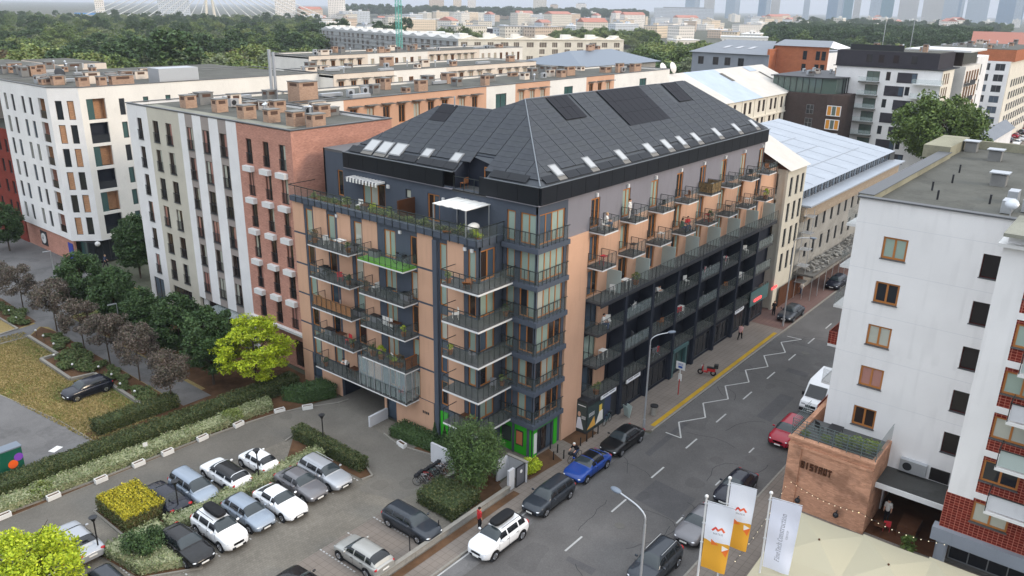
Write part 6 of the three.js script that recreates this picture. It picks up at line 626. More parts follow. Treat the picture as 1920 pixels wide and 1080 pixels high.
{ const t = thing('motor_scooter', 'red and black motor scooter parked on the pavement', 'scooter', [67.9, 0.1, 29.7], 1.9); for (const x of [-0.62, 0.62]) { const w = lp('wheel', new THREE.TorusGeometry(0.22, 0.07, 8, 20), M.rubber, t); w.position.set(x, 0.28, 0); } lp('body', [lbox(0.8, 0.3, 0.3, -0.4, 0.62, 0), lbox(0.4, 0.1, 0.3, 0.1, 0.36, 0), lbox(0.1, 0.6, 0.34, 0.42, 0.68, 0)], M.red, t); lp('seat', lbox(0.75, 0.12, 0.3, -0.35, 0.83, 0), M.black, t); lp('handlebar', [rod(V3(0.4, 1.05, -0.35), V3(0.4, 1.05, 0.35), 0.02), rod(V3(0.6, 0.3, 0), V3(0.4, 1.05, 0), 0.03)], M.metalDark, t); lp('luggage_box', lbox(0.4, 0.36, 0.4, -0.85, 1.05, 0), M.black, t); lp('headlight', new THREE.SphereGeometry(0.1, 10, 8).translate(0.5, 0.9, 0), M.headlight, t); }
// ------------------------------------------------------------------ walls, lamps, signs, planters
structure('paving', sheet([[39.0, 31.3], [44.6, 31.3], [44.6, 37], [41.9, 37], [41.9, 33.3], [40, 33.0]], 0.055), M.pavement);
structure('verge', sheet([[-20, 31.0], [40, 31.0], [40, 31.6], [-20, 31.6]], 0.108), M.soil);
{ const g = thing('low_wall', 'long low concrete wall between car park and pavement', 'wall', [20, 0, 31.9]); for (let u = -6; u < 39.8; u += 2.4) part(g, 'wall_panel', bx(u + 0.01, Math.min(39.8, u + 2.39), 0, 0.45, 31.75, 31.97), M.concrete); part(g, 'wall_coping', bx(-6, 39.8, 0.45, 0.52, 31.7, 32.02), M.kerb); }
{ const g = thing('gate_house', 'pale concrete entrance walls with a dark metal gate', 'gate', [41, 0, 32.5]); part(g, 'side_wall', bx(39.75, 40.4, 0, 1.75, 31.85, 32.05), M.whitePanel); part(g, 'side_wall', bx(41.5, 41.62, 0, 1.75, 31.6, 33.4), M.whitePanel); part(g, 'back_wall', bx(40.2, 41.6, 0, 1.75, 33.35, 33.5), M.whitePanel); part(g, 'wall_coping', [bx(41.42, 41.7, 1.75, 1.83, 31.55, 33.5)], M.kerb); const gt = part(g, 'gate', [bx(40.45, 41.45, 0.15, 1.7, 31.72, 31.76)], M.gateGrey); lp('gate_frame', [bx(40.42, 40.48, 0.1, 1.75, 31.7, 31.78), bx(41.42, 41.48, 0.1, 1.75, 31.7, 31.78), bx(40.42, 41.48, 1.69, 1.75, 31.7, 31.78), bx(40.42, 41.48, 0.1, 0.16, 31.7, 31.78)], M.metalDark, gt); lp('round_sign', new THREE.CylinderGeometry(0.14, 0.14, 0.02, 18).rotateX(Math.PI / 2).translate(41.0, 1.25, -31.7), M.signWhite, gt); }
solo('garden_wall', bx(39.0, 39.2, 0, 1.7, 36.8, 39.2), M.whitePanel, 'white garden wall behind the bushy tree', 'wall'); solo('ramp_wall', slab([[39.5, 46.9], [41.6, 46.95], [41.6, 47.15], [39.5, 47.1]], 0, 1.0), M.whitePanel, 'white ramp wall beside the garage drive-through', 'wall'); solo('low_wall', [bx(34.9, 38.4, 0, 0.6, 36.0, 36.2), bx(34.85, 38.45, 0.6, 0.66, 35.95, 36.25)], M.concrete, 'low concrete wall in front of the bicycle rack', 'wall');
{ const po = ['opposite the golden hedge corner', 'opposite the golden hedge', 'opposite the plum saloon', 'opposite the people carrier', 'opposite the white estate', 'beside the green bush', 'second from the garage drive-through', 'closest to the garage drive-through', 'beside the entrance hedge'], L = 'white planter box on the kerb, closest to the utility cabinet', G = 'white planter boxes along the drive'; const t = thing('planter_box', L, 'planter', [14.6, 0, 56.5], 0, G); lp('box', [lbox(0.9, 0.36, 0.05, 0, 0.18, 0.17), lbox(0.9, 0.36, 0.05, 0, 0.18, -0.17), lbox(0.05, 0.36, 0.29, 0.42, 0.18, 0), lbox(0.05, 0.36, 0.29, -0.42, 0.18, 0)], M.signWhite, t); lp('soil', lbox(0.78, 0.28, 0.28, 0, 0.14, 0), M.soil, t); for (const [u, v, a] of [[17.8, 56.3, 0], [21, 55.9, 0], [23.9, 55.9, 0], [26.2, 55.8, 0], [29.2, 55.75, 0.05], [32.4, 55.5, 0.1], [36.1, 54.9, -0.3], [38.1, 53.6, -0.5], [39.1, 42.6, 1.45]]) dup(t, `white planter box on the kerb, ${po.shift()}`, [u, 0.04, v], a, G); }
function parkLamp(label, at, h, turn, group) { const t = thing('street_lamp', label, 'lamp', at, turn, group); lp('pole', rod(V3(0, 0, 0), V3(0, h, 0), 0.06, 8, 0.045), M.metalLight, t); lp('arm', lbox(0.9, 0.08, 0.16, -0.42, h, 0), M.metalLight, t); return t; }
parkLamp('slim grey lamp post with a flat arm among the purple-brown trees', [34.6, 0, 80.2], 4.4, -0.2); parkLamp('slim grey lamp post with a flat arm closest to the yellow-green tree', [35.2, 0, 71.1], 3.8, -0.2); parkLamp('slim grey lamp post on the square before the corner shop', [38.1, 0, 104.4], 4.4, -0.2); parkLamp('slim grey lamp post at the end of the dark green tree row', [36.4, 0, 95.6], 4.2, -0.2);
function postLamp(label, at, h, group) { const t = thing('post_lamp', label, 'lamp', at, 0, group); lp('pole', [rod(V3(0, 0, 0), V3(0, h, 0), 0.05, 8), rod(V3(0, 0, 0), V3(0, 0.5, 0), 0.08, 8)], M.black, t); lp('lamp_head', new THREE.CylinderGeometry(0.2, 0.1, 0.26, 12).translate(0, h + 0.12, 0), M.black, t); lp('lamp_cap', new THREE.CylinderGeometry(0.26, 0.26, 0.04, 14).translate(0, h + 0.27, 0), M.metalDark, t); return t; }
postLamp('black post lamp standing in the island end hedge', [34.9, 0, 47.3], 2.7); postLamp('black post lamp behind the white coupe', [28.5, 0, 46.8], 2.6); postLamp('black post lamp behind the dark plum saloon', [22.5, 0, 47.5], 2.6); postLamp('black post lamp beside the silver saloon', [16.9, 0, 47.3], 2.8); { const a = solo('marker_post', rod(V3(29.9, 0, -32.15), V3(29.9, 1.6, -32.15), 0.04), M.black, 'thin black post at the street wall behind the silver hatchback', 'post'); solo('marker_post', rod(V3(32.6, 0, -32.15), V3(32.6, 1.3, -32.15), 0.04), M.black, 'thin black post at the street wall before the dark grey estate', 'post'); }
function roadLamp(label, [u, v], h, du, dv, head = 0.7) { const t = thing('road_lamp', label, 'lamp', [u, 0.1, v]), L = Math.hypot(du, dv), x = du / L, z = -dv / L; lp('pole', [rod(V3(0, 0, 0), V3(0, h - 0.8, 0), 0.09, 10, 0.06), rod(V3(0, 0, 0), V3(0, 1.2, 0), 0.12, 10)], M.metalLight, t); const c = new THREE.CatmullRomCurve3([V3(0, h - 0.85, 0), V3(0.05 * x, h - 0.3, 0.05 * z), V3(0.5 * x, h - 0.03, 0.5 * z), V3(du, h + 0.1, -dv)]); lp('arm', new THREE.TubeGeometry(c, 14, 0.045, 6), M.metalLight, t); lp('lamp_head', new THREE.SphereGeometry(0.3, 14, 8).scale(1.3, 0.4, 0.7).rotateY(Math.atan2(-z, x)).translate(du * 1.1, h + 0.1, -dv * 1.1), M.metalBlue, t); return t; }
roadLamp('tall curved street lamp leaning over the road by the flags', [32.4, 16.7], 9, 0.5, 2.0); roadLamp('tall street lamp beside the glossy black saloon', [54.05, 28.75], 8.8, 1.5, -0.9); roadLamp('tall street lamp on the red paving by the far dark saloon', [85.6, 28.9], 10.5, 0.6, -1.6);
{ const t = thing('bus_stop_sign', 'bus stop sign with blue bus symbol on a red and white pole', 'sign', [62.2, 0.1, 29.8], Math.PI / 2); lp('pole', rod(V3(0, 0, 0), V3(0, 1.6, 0), 0.045), M.red, t); lp('pole_upper', rod(V3(0, 1.6, 0), V3(0, 2.6, 0), 0.045), M.signWhite, t); lp('timetable', lbox(0.34, 0.7, 0.05, 0, 1.75, 0.07), M.signWhite, t); const b = lp('sign_board', lbox(0.9, 0.75, 0.06, 0, 2.95, 0), M.signWhite, t); for (const s of [-1, 1]) { lp('bus_symbol', [lbox(0.42, 0.2, 0.02, 0, 2.83, s * 0.04), lbox(0.5, 0.03, 0.02, 0, 3.06, s * 0.04), lbox(0.5, 0.03, 0.02, 0, 3.16, s * 0.04)], M.busBlue, b); } }
{ const t = thing('litter_bin', 'round concrete litter bin with a dark lid on the pavement', 'bin', [57.3, 0.1, 29.6]); lp('bin_body', new THREE.CylinderGeometry(0.34, 0.28, 0.8, 16).translate(0, 0.4, 0), M.concrete, t); lp('lid', new THREE.CylinderGeometry(0.36, 0.36, 0.1, 16).translate(0, 0.85, 0), M.black, t); }
{ const t = thing('sandwich_board', 'folding metal notice board beside the tall lamp', 'sign', [55.4, 0.1, 31.2], 1.2); lp('board', lbox(0.7, 1.1, 0.04).rotateX(0.2).translate(0, 0.56, 0.12), M.frostPanel, t); lp('board', lbox(0.7, 1.1, 0.04).rotateX(-0.2).translate(0, 0.56, -0.12), M.frostPanel, t); }
{ const L = 'thin black bollard along the planted strip', G = 'black bollards by the shop beds'; const b = thing('bollard', L, 'bollard', [45.4, 0.1, 31.9], 0, G); lp('post', [new THREE.CylinderGeometry(0.05, 0.06, 0.7, 10).translate(0, 0.35, 0), new THREE.SphereGeometry(0.06, 8, 6).translate(0, 0.72, 0)], M.black, b); for (const [u, v] of [[46.1, 31.4], [46.5, 32.3], [46.6, 33.1], [48.6, 31.5], [49.5, 31.5], [50.4, 31.5], [51.2, 31.5]]) dup(b, L, [u, 0.1, v], 0, G); }
{ const t = thing('kiosk', 'green utility cabinet with round orange and purple signs', 'cabinet', [17.0, 0, 62.4]); lp('cabinet', lbox(2.2, 2.0, 0.9, 0, 1.0, 0), M.kioskGreen, t); lp('cabinet_top', lbox(2.3, 0.1, 1.0, 0, 2.05, 0), M.metalBlue, t); lp('round_sign', new THREE.CylinderGeometry(0.34, 0.34, 0.02, 20).rotateX(Math.PI / 2).translate(0.35, 0.8, 0.465), M.orangeSign, t); lp('round_sign', new THREE.CylinderGeometry(0.32, 0.32, 0.02, 20).rotateX(Math.PI / 2).translate(0.8, 1.25, 0.465), M.purpleSign, t); } solo('paper_sheet', new THREE.BoxGeometry(0.9, 0.02, 0.6).rotateY(0.4).translate(20.8, 0.05, -63.2), M.signWhite, 'white board lying on the grey path', 'board'); { const t = thing('garden_sign', 'small white sign in the shrub border', 'sign', [25.0, 0, 56.8], -0.4); lp('post', rod(V3(0, 0, 0), V3(0, 0.9, 0), 0.025), M.metalLight, t); lp('board', lbox(0.34, 0.34, 0.02, 0, 1.05, 0), M.signWhite, t); }
{ const L = 'white flower lamp standing in the park bed', G = 'white garden lights in the beds'; const b = thing('garden_light', L, 'lamp', [29.3, 0.05, 67], 0, G); lp('stem', rod(V3(0, 0, 0), V3(0, 0.6, 0), 0.02), M.metalDark, b); lp('globe', new THREE.SphereGeometry(0.11, 10, 8).translate(0, 0.66, 0), M.signWhite, b); for (const [u, v] of [[29.2, 69.5], [29.6, 72], [29.6, 74.6], [28.2, 77], [28, 80.6], [29.2, 83.5], [29.4, 86.5], [29.5, 88.6], [29.6, 94], [30, 97]]) dup(b, L, [u, 0.05, v], 0, G); }
// ------------------------------------------------------------------ printed surfaces
function printed(w, h, draw, W = 256) { const c = document.createElement('canvas'); c.width = W; c.height = Math.round(W * h / w); const x = c.getContext('2d'); draw(x, c.width, c.height); const t = new THREE.CanvasTexture(c); t.colorSpace = THREE.SRGBColorSpace; return new THREE.MeshStandardMaterial({ map: t, roughness: 0.75, side: THREE.DoubleSide }); }
function flagGeo(w, h) { const g = new THREE.PlaneGeometry(w, h, 14, 24), p = g.attributes.position; for (let i = 0; i < p.count; i++) { const x = p.getX(i) + w / 2, y = p.getY(i); p.setZ(i, 0.09 * Math.sin(x * 3 + y * 0.8) * x / w + 0.03 * Math.sin(y * 3 + x)); p.setX(i, x - 0.1 * x * (h / 2 - y) / h); } g.computeVertexNormals(); return g; }
const mFlag = printed(1.5, 4.4, (x, w, h) => { x.fillStyle = '#e9ecf2'; x.fillRect(0, 0, w, h); x.fillStyle = '#e3a52f'; x.fillRect(0, h * 0.56, w, h); x.fillStyle = '#e9ecf2'; x.beginPath(); x.moveTo(0, h * 0.55); x.lineTo(w * 0.3, h * 0.585); x.lineTo(w * 0.5, h * 0.56); x.lineTo(w * 0.75, h * 0.53); x.lineTo(w, h * 0.57); x.lineTo(w, h * 0.5); x.lineTo(0, h * 0.5); x.fill(); x.fillStyle = '#e8752c'; x.beginPath(); x.moveTo(w * 0.28, h * 0.53); x.lineTo(w * 0.6, h * 0.6); x.lineTo(w * 0.3, h * 0.62); x.fill(); x.beginPath(); x.moveTo(w * 0.7, h * 0.67); x.lineTo(w, h * 0.63); x.lineTo(w * 0.92, h * 0.76); x.fill(); x.fillStyle = '#f2efe6'; x.beginPath(); x.moveTo(w * 0.72, h * 0.59); x.lineTo(w * 0.98, h * 0.63); x.lineTo(w * 0.74, h * 0.68); x.fill(); x.lineWidth = w * 0.075; x.lineJoin = 'round'; x.strokeStyle = '#d8483a'; x.beginPath(); x.moveTo(w * 0.28, h * 0.395); x.lineTo(w * 0.4, h * 0.345); x.lineTo(w * 0.52, h * 0.385); x.stroke(); x.strokeStyle = '#e8663a'; x.beginPath(); x.moveTo(w * 0.48, h * 0.385); x.lineTo(w * 0.62, h * 0.345); x.lineTo(w * 0.74, h * 0.395); x.stroke(); x.fillStyle = '#6b6a70'; x.font = `${w * 0.11}px sans-serif`; x.textAlign = 'center'; x.fillText('MATEXI', w * 0.52, h * 0.445); });
const tFlag = printed(1.7, 4.6, (x, w, h) => { x.fillStyle = '#dfe2ee'; x.fillRect(0, 0, w, h); x.fillStyle = '#6a6c78'; x.save(); x.translate(w * 0.56, h * 0.86); x.rotate(-Math.PI / 2); x.font = `italic ${w * 0.24}px serif`; x.fillText('FineTech Construction', 0, 0, h * 0.68); x.restore(); x.save(); x.translate(w * 0.72, h * 0.52); x.rotate(-Math.PI / 2); x.font = `${w * 0.1}px serif`; x.fillText('GROUP', 0, 0); x.restore(); });
for (const [label, u, v, m, w, h, top] of [['white and orange banner flag nearer to the grey saloon', 37.0, 15.4, mFlag, 1.55, 4.4, 8], ['white and orange banner flag nearer to the dark saloon', 39.6, 15.2, mFlag, 1.5, 4.3, 8], ['plain white banner flag with grey vertical lettering', 39.7, 12.75, tFlag, 1.65, 4.7, 8]]) { const t = thing('banner_flag', label, 'flag', [u, 0.1, v], Math.PI * -0.44); lp('pole', rod(V3(0, 0, 0), V3(0, top + 0.1, 0), 0.07, 10, 0.05), M.signWhite, t); lp('pole_cap', new THREE.SphereGeometry(0.11, 10, 8).translate(0, top + 0.15, 0), M.signWhite, t); lp('banner', flagGeo(w, h).translate(0.1, top - h / 2 - 0.15, 0), m, t); lp('crossbar', rod(V3(0, top - 0.12, 0), V3(w + 0.1, top - 0.12, 0), 0.025, 6), M.metalLight, t); lp('rings', [0, 1, 2].map((i) => new THREE.TorusGeometry(0.08, 0.02, 6, 12).rotateX(Math.PI / 2).translate(0, top - 0.3 - i * 1.3, 0)), M.metalLight, t); }
{ // shop posters and signs on the street front
  const A = printed(1.1, 2.4, (x, w, h) => { x.fillStyle = '#3b4542'; x.fillRect(0, 0, w, h); x.fillStyle = '#d8dce4'; x.beginPath(); x.moveTo(0, h * 0.95); x.lineTo(w * 0.12, h * 0.55); x.lineTo(w * 0.4, h * 0.52); x.lineTo(w * 0.75, h * 0.95); x.fill(); x.fillStyle = '#caa48a'; x.beginPath(); x.ellipse(w * 0.27, h * 0.42, w * 0.15, h * 0.09, 0, 0, 7); x.fill(); x.fillStyle = '#dddddd'; for (let i = 0; i < 3; i++) x.fillRect(w * 0.5, h * (0.46 + i * 0.04), w * 0.42, h * 0.018); x.fillRect(w * 0.1, h * 0.08, w * 0.8, h * 0.03); });
  const B = printed(2.6, 2.4, (x, w, h) => { x.fillStyle = '#2f3f3e'; x.fillRect(0, 0, w, h); x.fillStyle = '#d6a24a'; x.beginPath(); x.moveTo(0, h * 0.9); x.lineTo(w * 0.3, h * 0.5); x.lineTo(w * 0.36, h * 0.9); x.fill(); x.fillStyle = '#e0c050'; x.fillRect(w * 0.5, h * 0.2, w * 0.12, h * 0.3); x.fillStyle = '#e6e2da'; x.beginPath(); x.moveTo(w * 0.36, h * 0.9); x.lineTo(w * 0.52, h * 0.45); x.lineTo(w * 0.66, h * 0.45); x.lineTo(w * 0.68, h * 0.85); x.fill(); x.fillStyle = '#dddddd'; for (let i = 0; i < 3; i++) x.fillRect(w * 0.06, h * (0.3 + i * 0.05), w * 0.24, h * 0.022); x.fillStyle = '#34405a'; x.fillRect(w * 0.72, 0, w * 0.28, h); });
  part(main, 'poster', new THREE.PlaneGeometry(1.0, 2.6).rotateY(-Math.PI / 2).translate(50.38, 1.6, -32.7), A); part(main, 'poster', new THREE.PlaneGeometry(3.6, 2.4).translate(52.3, 1.4, -32.18), B);
  const z = printed(3.0, 0.45, (x, w, h) => { x.fillStyle = '#2c8a2a'; x.fillRect(0, 0, w, h); x.fillStyle = '#d8f0d0'; x.font = `bold ${h * 0.45}px sans-serif`; x.fillText('SKLEP', w * 0.06, h * 0.66); x.fillStyle = '#6dfb4e'; x.font = `bold ${h * 0.95}px sans-serif`; x.fillText('żabka', w * 0.52, h * 0.8); }, 512); part(main, 'shop_sign', new THREE.PlaneGeometry(3.0, 0.45).translate(46.15, 2.7, -33.28), z);
  const s = printed(2.4, 0.5, (x, w, h) => { x.fillStyle = '#e4e6ea'; x.fillRect(0, 0, w, h); x.fillStyle = '#3a3f4a'; for (let i = 0; i < 13; i++) if (i !== 6) x.fillRect(w * (0.12 + i * 0.06), h * 0.36, w * 0.04, h * 0.24); }); for (const u of [53.5, 57.6, 80.2]) part(main, 'sign_print', new THREE.PlaneGeometry(2.3, 0.46).translate(u, 2.86, -32.04), s);
}
// ------------------------------------------------------------------ parasols and string lights by the restaurant
for (const [label, u, v] of [['cream square parasol nearest the brick annex corner', 44.6, 11.0], ['cream square parasol beside the white and red tiled block', 44.9, 7.0], ['cream square parasol close to the lettered white flag', 39.6, 11.2], ['cream square parasol between the flags and the grey columns', 39.8, 7.1], ['cream square parasol outermost from the annex', 40.2, 3.1], ['cream square parasol by the grey round column', 45.2, 3.2]]) {
  const t = thing('parasol', label, 'parasol', [u, 0.1, v], 0.03), w = 2.8, d = 2.08, e = 2.62, p = 3.0, q = [[-w, e, d], [w, e, d], [w, e, -d], [-w, e, -d]], tri = []; const N = 8; for (let k = 0; k < 4; k++) for (let i = 0; i < N; i++) { const A = q[k], B = q[(k + 1) % 4], L = (t2) => { const s = Math.sin(t2 * Math.PI) * -0.06; return [A[0] + (B[0] - A[0]) * t2, e + s, A[2] + (B[2] - A[2]) * t2]; }; tri.push(...L(i / N), ...L((i + 1) / N), 0, p, 0); for (const [a, b] of [[i / N, (i + 1) / N]]) { const P = L(a), Q = L(b); tri.push(...P, Q[0], Q[1] - 0.22, Q[2], ...Q, ...P, P[0], P[1] - 0.22, P[2], Q[0], Q[1] - 0.22, Q[2]); } } const g = new THREE.BufferGeometry(); g.setAttribute('position', new THREE.Float32BufferAttribute(tri, 3)); g.computeVertexNormals(); lp('canopy', g, M.canvas, t); lp('pole', rod(V3(0, 0, 0), V3(0, p, 0), 0.05), M.woodDark, t); lp('ribs', q.map((c) => rod(V3(0, p - 0.05, 0), V3(c[0] * 0.98, c[1] - 0.04, c[2] * 0.98), 0.02, 5)), M.woodDark, t); lp('finial', new THREE.SphereGeometry(0.07, 8, 6).translate(0, p + 0.05, 0), M.woodDark, t);
}
{ const t = thing('string_lights', 'string of small warm bulbs slung between annex and columns', 'lights', [48, 0, 10]), runs = [[[51.35, 2.2, 15.2], [51.2, 1.9, 10.4]], [[51.2, 1.9, 10.4], [50.4, 2.4, 5.0]], [[50.2, 2.4, 15.2], [40, 2.6, 14.4]]], w = [], b = new THREE.SphereGeometry(0.032, 8, 6); for (const [a, c] of runs) { const pts = []; for (let i = 0; i <= 12; i++) { const k = i / 12; pts.push(V3(a[0] + (c[0] - a[0]) * k, a[1] + (c[1] - a[1]) * k - 0.35 * Math.sin(k * Math.PI), -(a[2] + (c[2] - a[2]) * k))); } w.push(new THREE.TubeGeometry(new THREE.CatmullRomCurve3(pts), 24, 0.012, 4)); pts.forEach((p) => { const m = lp('bulb', b, M.bulb, t); m.position.copy(p).sub(t.position).add(V3(0, -0.06, 0)); }); } part(t, 'cable', w, M.black); }
// ------------------------------------------------------------------ balcony and terrace furniture
function chair(label, at, turn, m, group) { const t = thing('garden_chair', label, 'chair', at, turn, group); lp('seat', lbox(0.46, 0.04, 0.46, 0, 0.44, 0), m, t); lp('backrest', lbox(0.46, 0.42, 0.04, 0, 0.68, -0.22), m, t); for (const [x, z] of [[-1, -1], [1, -1], [-1, 1], [1, 1]]) lp('leg', rod(V3(x * 0.2, 0, z * 0.2), V3(x * 0.2, 0.44, z * 0.2), 0.018, 5), m, t); return t; }
function table(label, at, turn, m, w = 0.8, group) { const t = thing('garden_table', label, 'table', at, turn, group); lp('tabletop', lbox(w, 0.04, w * 0.8, 0, 0.72, 0), m, t); for (const [x, z] of [[-1, -1], [1, -1], [-1, 1], [1, 1]]) lp('leg', rod(V3(x * w * 0.42, 0, z * w * 0.34), V3(x * w * 0.42, 0.72, z * w * 0.34), 0.02, 5), m, t); return t; }
function pot(label, at, p, r = 0.3, h = 0.7, group) { const t = thing('potted_plant', label, 'plant', at, 0, group); lp('pot', new THREE.CylinderGeometry(r * 0.7, r * 0.5, 0.35, 12).translate(0, 0.175, 0), M.wood, t); lp('foliage', leaves(320, crownFn(r, h / 2, r, 10, r * 0.5), 0.12, PAL[p]).translate(0, 0.35 + h / 2, 0), M.leaf, t); return t; }
const F1 = 'loose furniture on the courtyard balconies', F2 = 'furniture on the street balconies';
for (const [y, u, v, k, m, s] of [[14.68, 41.0, 53.2, 'c', M.fabricWhite, 'white chair on the topmost balcony beside the brick end'], [14.68, 41.0, 51.4, 't', M.fabricWhite, 'white table on the topmost balcony beside the brick end'], [14.68, 41.2, 44.4, 'b', M.black, 'bicycle on the green carpeted balcony'], [11.81, 41.0, 53.6, 'c', M.black, 'black chair on the second balcony below the terrace'], [11.81, 40.9, 51.5, 'c', M.fabricRed, 'pink chair on the second balcony below the terrace'], [11.81, 41.0, 47.2, 'c', M.fabricWhite, 'white chair on the grey balcony below the green carpet'], [11.81, 40.9, 45.4, 't', M.metalDark, 'dark table on the grey balcony below the green carpet'], [8.94, 41.0, 52.2, 'c', M.fabricWhite, 'white chair behind the reed screen'], [8.94, 41, 45.0, 't', M.woodDark, 'dark wooden table on the balcony with laundry'], [8.94, 40.7, 45.9, 'd', M.fabricWhite, 'drying rack with white laundry'], [6.07, 41.0, 52.0, 't', M.woodDark, 'dark table on the balcony above the drive-through'], [6.07, 41.0, 51.0, 'c', M.fabricRed, 'red chair on the balcony above the drive-through'], [6.07, 41, 45.2, 'c', M.fabricWhite, 'pale chair among the balcony plants'], [3.2, 41.0, 44.6, 'c', M.fabricRed, 'pink chair inside the glazed balcony'], [3.2, 41.0, 50.4, 't', M.woodDark, 'dark table behind the leaning person'], [14.68, 41.0, 37.0, 'l', M.wood, 'wooden lounger on the highest corner balcony'], [11.81, 40.9, 38.2, 'c', M.fabricWhite, 'white chair on the second corner balcony'], [8.94, 41.0, 36.6, 'c', M.fabricGrey, 'grey chair on the third corner balcony'], [5.07 + 1, 42.6, 35.9, 'c', M.fabricGrey, 'grey chair on the fourth corner balcony'], [3.2, 41.0, 37.3, 't', M.woodDark, 'brown table on the lowest corner balcony'], [17.6, 43.0, 52.8, 'c', M.fabricWhite, 'white armchair on the roof terrace beside the doors'], [17.6, 43.2, 51.3, 'c', M.fabricWhite, 'second white armchair on the roof terrace before the doors'], [17.6, 42.8, 50.0, 't', M.woodDark, 'dark table on the roof terrace before the striped awning'], [17.6, 43.2, 38.8, 'c', M.fabricWhite, 'white chair beside the covered grill'], [17.6, 42.4, 40.2, 'l', M.wood, 'wooden bench on the roof terrace under the pale awning'], [20.72, 45.0, 41.0, 'c', M.wood, 'orange wooden chair in the roof loggia']]) {
  if (k === 'c') chair(s, [u, y, v], rr(0, 6), m); else if (k === 't') table(s, [u, y, v], 1.57, m, 0.9); else if (k === 'b') bicycle(s, [u, y, v], -1.57, m); else if (k === 'l') { const t = thing('lounger', s, 'lounger', [u, y, v], 0.6); lp('seat', lbox(1.3, 0.06, 0.6, 0, 0.35, 0), m, t); lp('backrest', lbox(0.6, 0.05, 0.6, 0, 0, 0).rotateZ(-0.6).translate(-0.85, 0.5, 0), m, t); for (const x of [-0.5, 0.5]) for (const z of [-0.25, 0.25]) lp('leg', rod(V3(x, 0, z), V3(x, 0.35, z), 0.025, 5), m, t); } else { const t = thing('drying_rack', s, 'laundry rack', [u, y, v], 1.57); lp('frame', [rod(V3(-0.7, 0, 0.25), V3(0.7, 0.95, -0.25), 0.015), rod(V3(0.7, 0, 0.25), V3(-0.7, 0.95, -0.25), 0.015), rod(V3(-0.7, 0.95, 0.3), V3(0.7, 0.95, 0.3), 0.012), rod(V3(-0.7, 0.95, -0.3), V3(0.7, 0.95, -0.3), 0.012)], M.metalLight, t); for (const x of [-0.45, 0, 0.4]) lp('towel', lbox(0.32, 0.75, 0.03, x, 0.62, 0.3), M.fabricWhite, t); }
}
for (const [y, u, v, p, s] of [[17.6, 42.6, 49.0, 'lime', 'tall green plant by the dark terrace partition'], [17.6, 42.5, 47.0, 'forest2', 'leafy plant in front of the terrace partition'], [17.62, 42.3, 37.2, 'lime', 'bright green plant at the terrace corner'], [6.07, 40.8, 47.6, 'dark', 'dark plant at the end of the planted balcony'], [6.07, 40.8, 46.6, 'lime', 'flowering plant on the planted balcony'], [6.07, 40.7, 44.2, 'rust', 'brownish plant beside the wooden screen'], [14.68, 40.7, 54.4, 'rust', 'dry plant at the end of the topmost balcony'], [14.6, 70.9, 32.3, 'dark', 'plant behind the reed-clad balcony'], [11.72, 57.2, 32.3, 'forest2', 'green plant on the long street terrace'], [14.6, 84.4, 32.3, 'lime', 'plants on the last street balcony'], [3.25, 52.0, 32.4, 'forest2', 'plant on the low street balcony above the posters']]) pot(s, [u, y, v], p, 0.42, 0.9);
for (let k = 0; k < 8; k++) { const u = 52.1 + 4.65 * k; chair(`small ${['white', 'grey', 'dark', 'wooden'][k % 4]} chair on the ${['first', 'second', 'third', 'fourth', 'fifth', 'sixth', 'seventh', 'eighth'][k]} upper street balcony from the peach pier`, [u, 17.55, 32.6], rr(0, 6), [M.fabricWhite, M.fabricGrey, M.metalDark, M.wood][k % 4]); table(`small ${['red', 'dark', 'white', 'grey'][k % 4]} table on the ${['first', 'second', 'third', 'fourth', 'fifth', 'sixth', 'seventh', 'eighth'][k]} lower street balcony from the peach pier`, [u + 0.2, 14.6, 32.6], 0, [M.fabricRed, M.black, M.fabricWhite, M.fabricGrey][k % 4], 0.6); }
{ const ord = ['first', 'second', 'third', 'fourth', 'fifth', 'sixth', 'seventh', 'eighth']; for (let k = 0; k < 7; k++) for (const [y, nm] of [[8.94, 'upper'], [6.07, 'lower']]) { const u = 53.2 + 4.63 * k; if ((k + (nm === 'upper')) % 3 === 0) table(`pale table in the ${nm} dark loggia, ${ord[k]} from the peach pier`, [u, y, 32.7], 0, M.fabricWhite, 0.7); else chair(`${['white', 'grey', 'wooden'][k % 3]} chair in the ${nm} dark loggia, ${ord[k]} from the peach pier`, [u + 0.4, y, 32.6], rr(0, 6), [M.fabricWhite, M.fabricGrey, M.wood][k % 3]); } chair('cream armchair on the long street terrace', [53.8, 11.72, 32.5], 2, M.fabricWhite); table('white table on the long street terrace', [55.9, 11.72, 32.5], 0, M.fabricWhite, 0.8); }
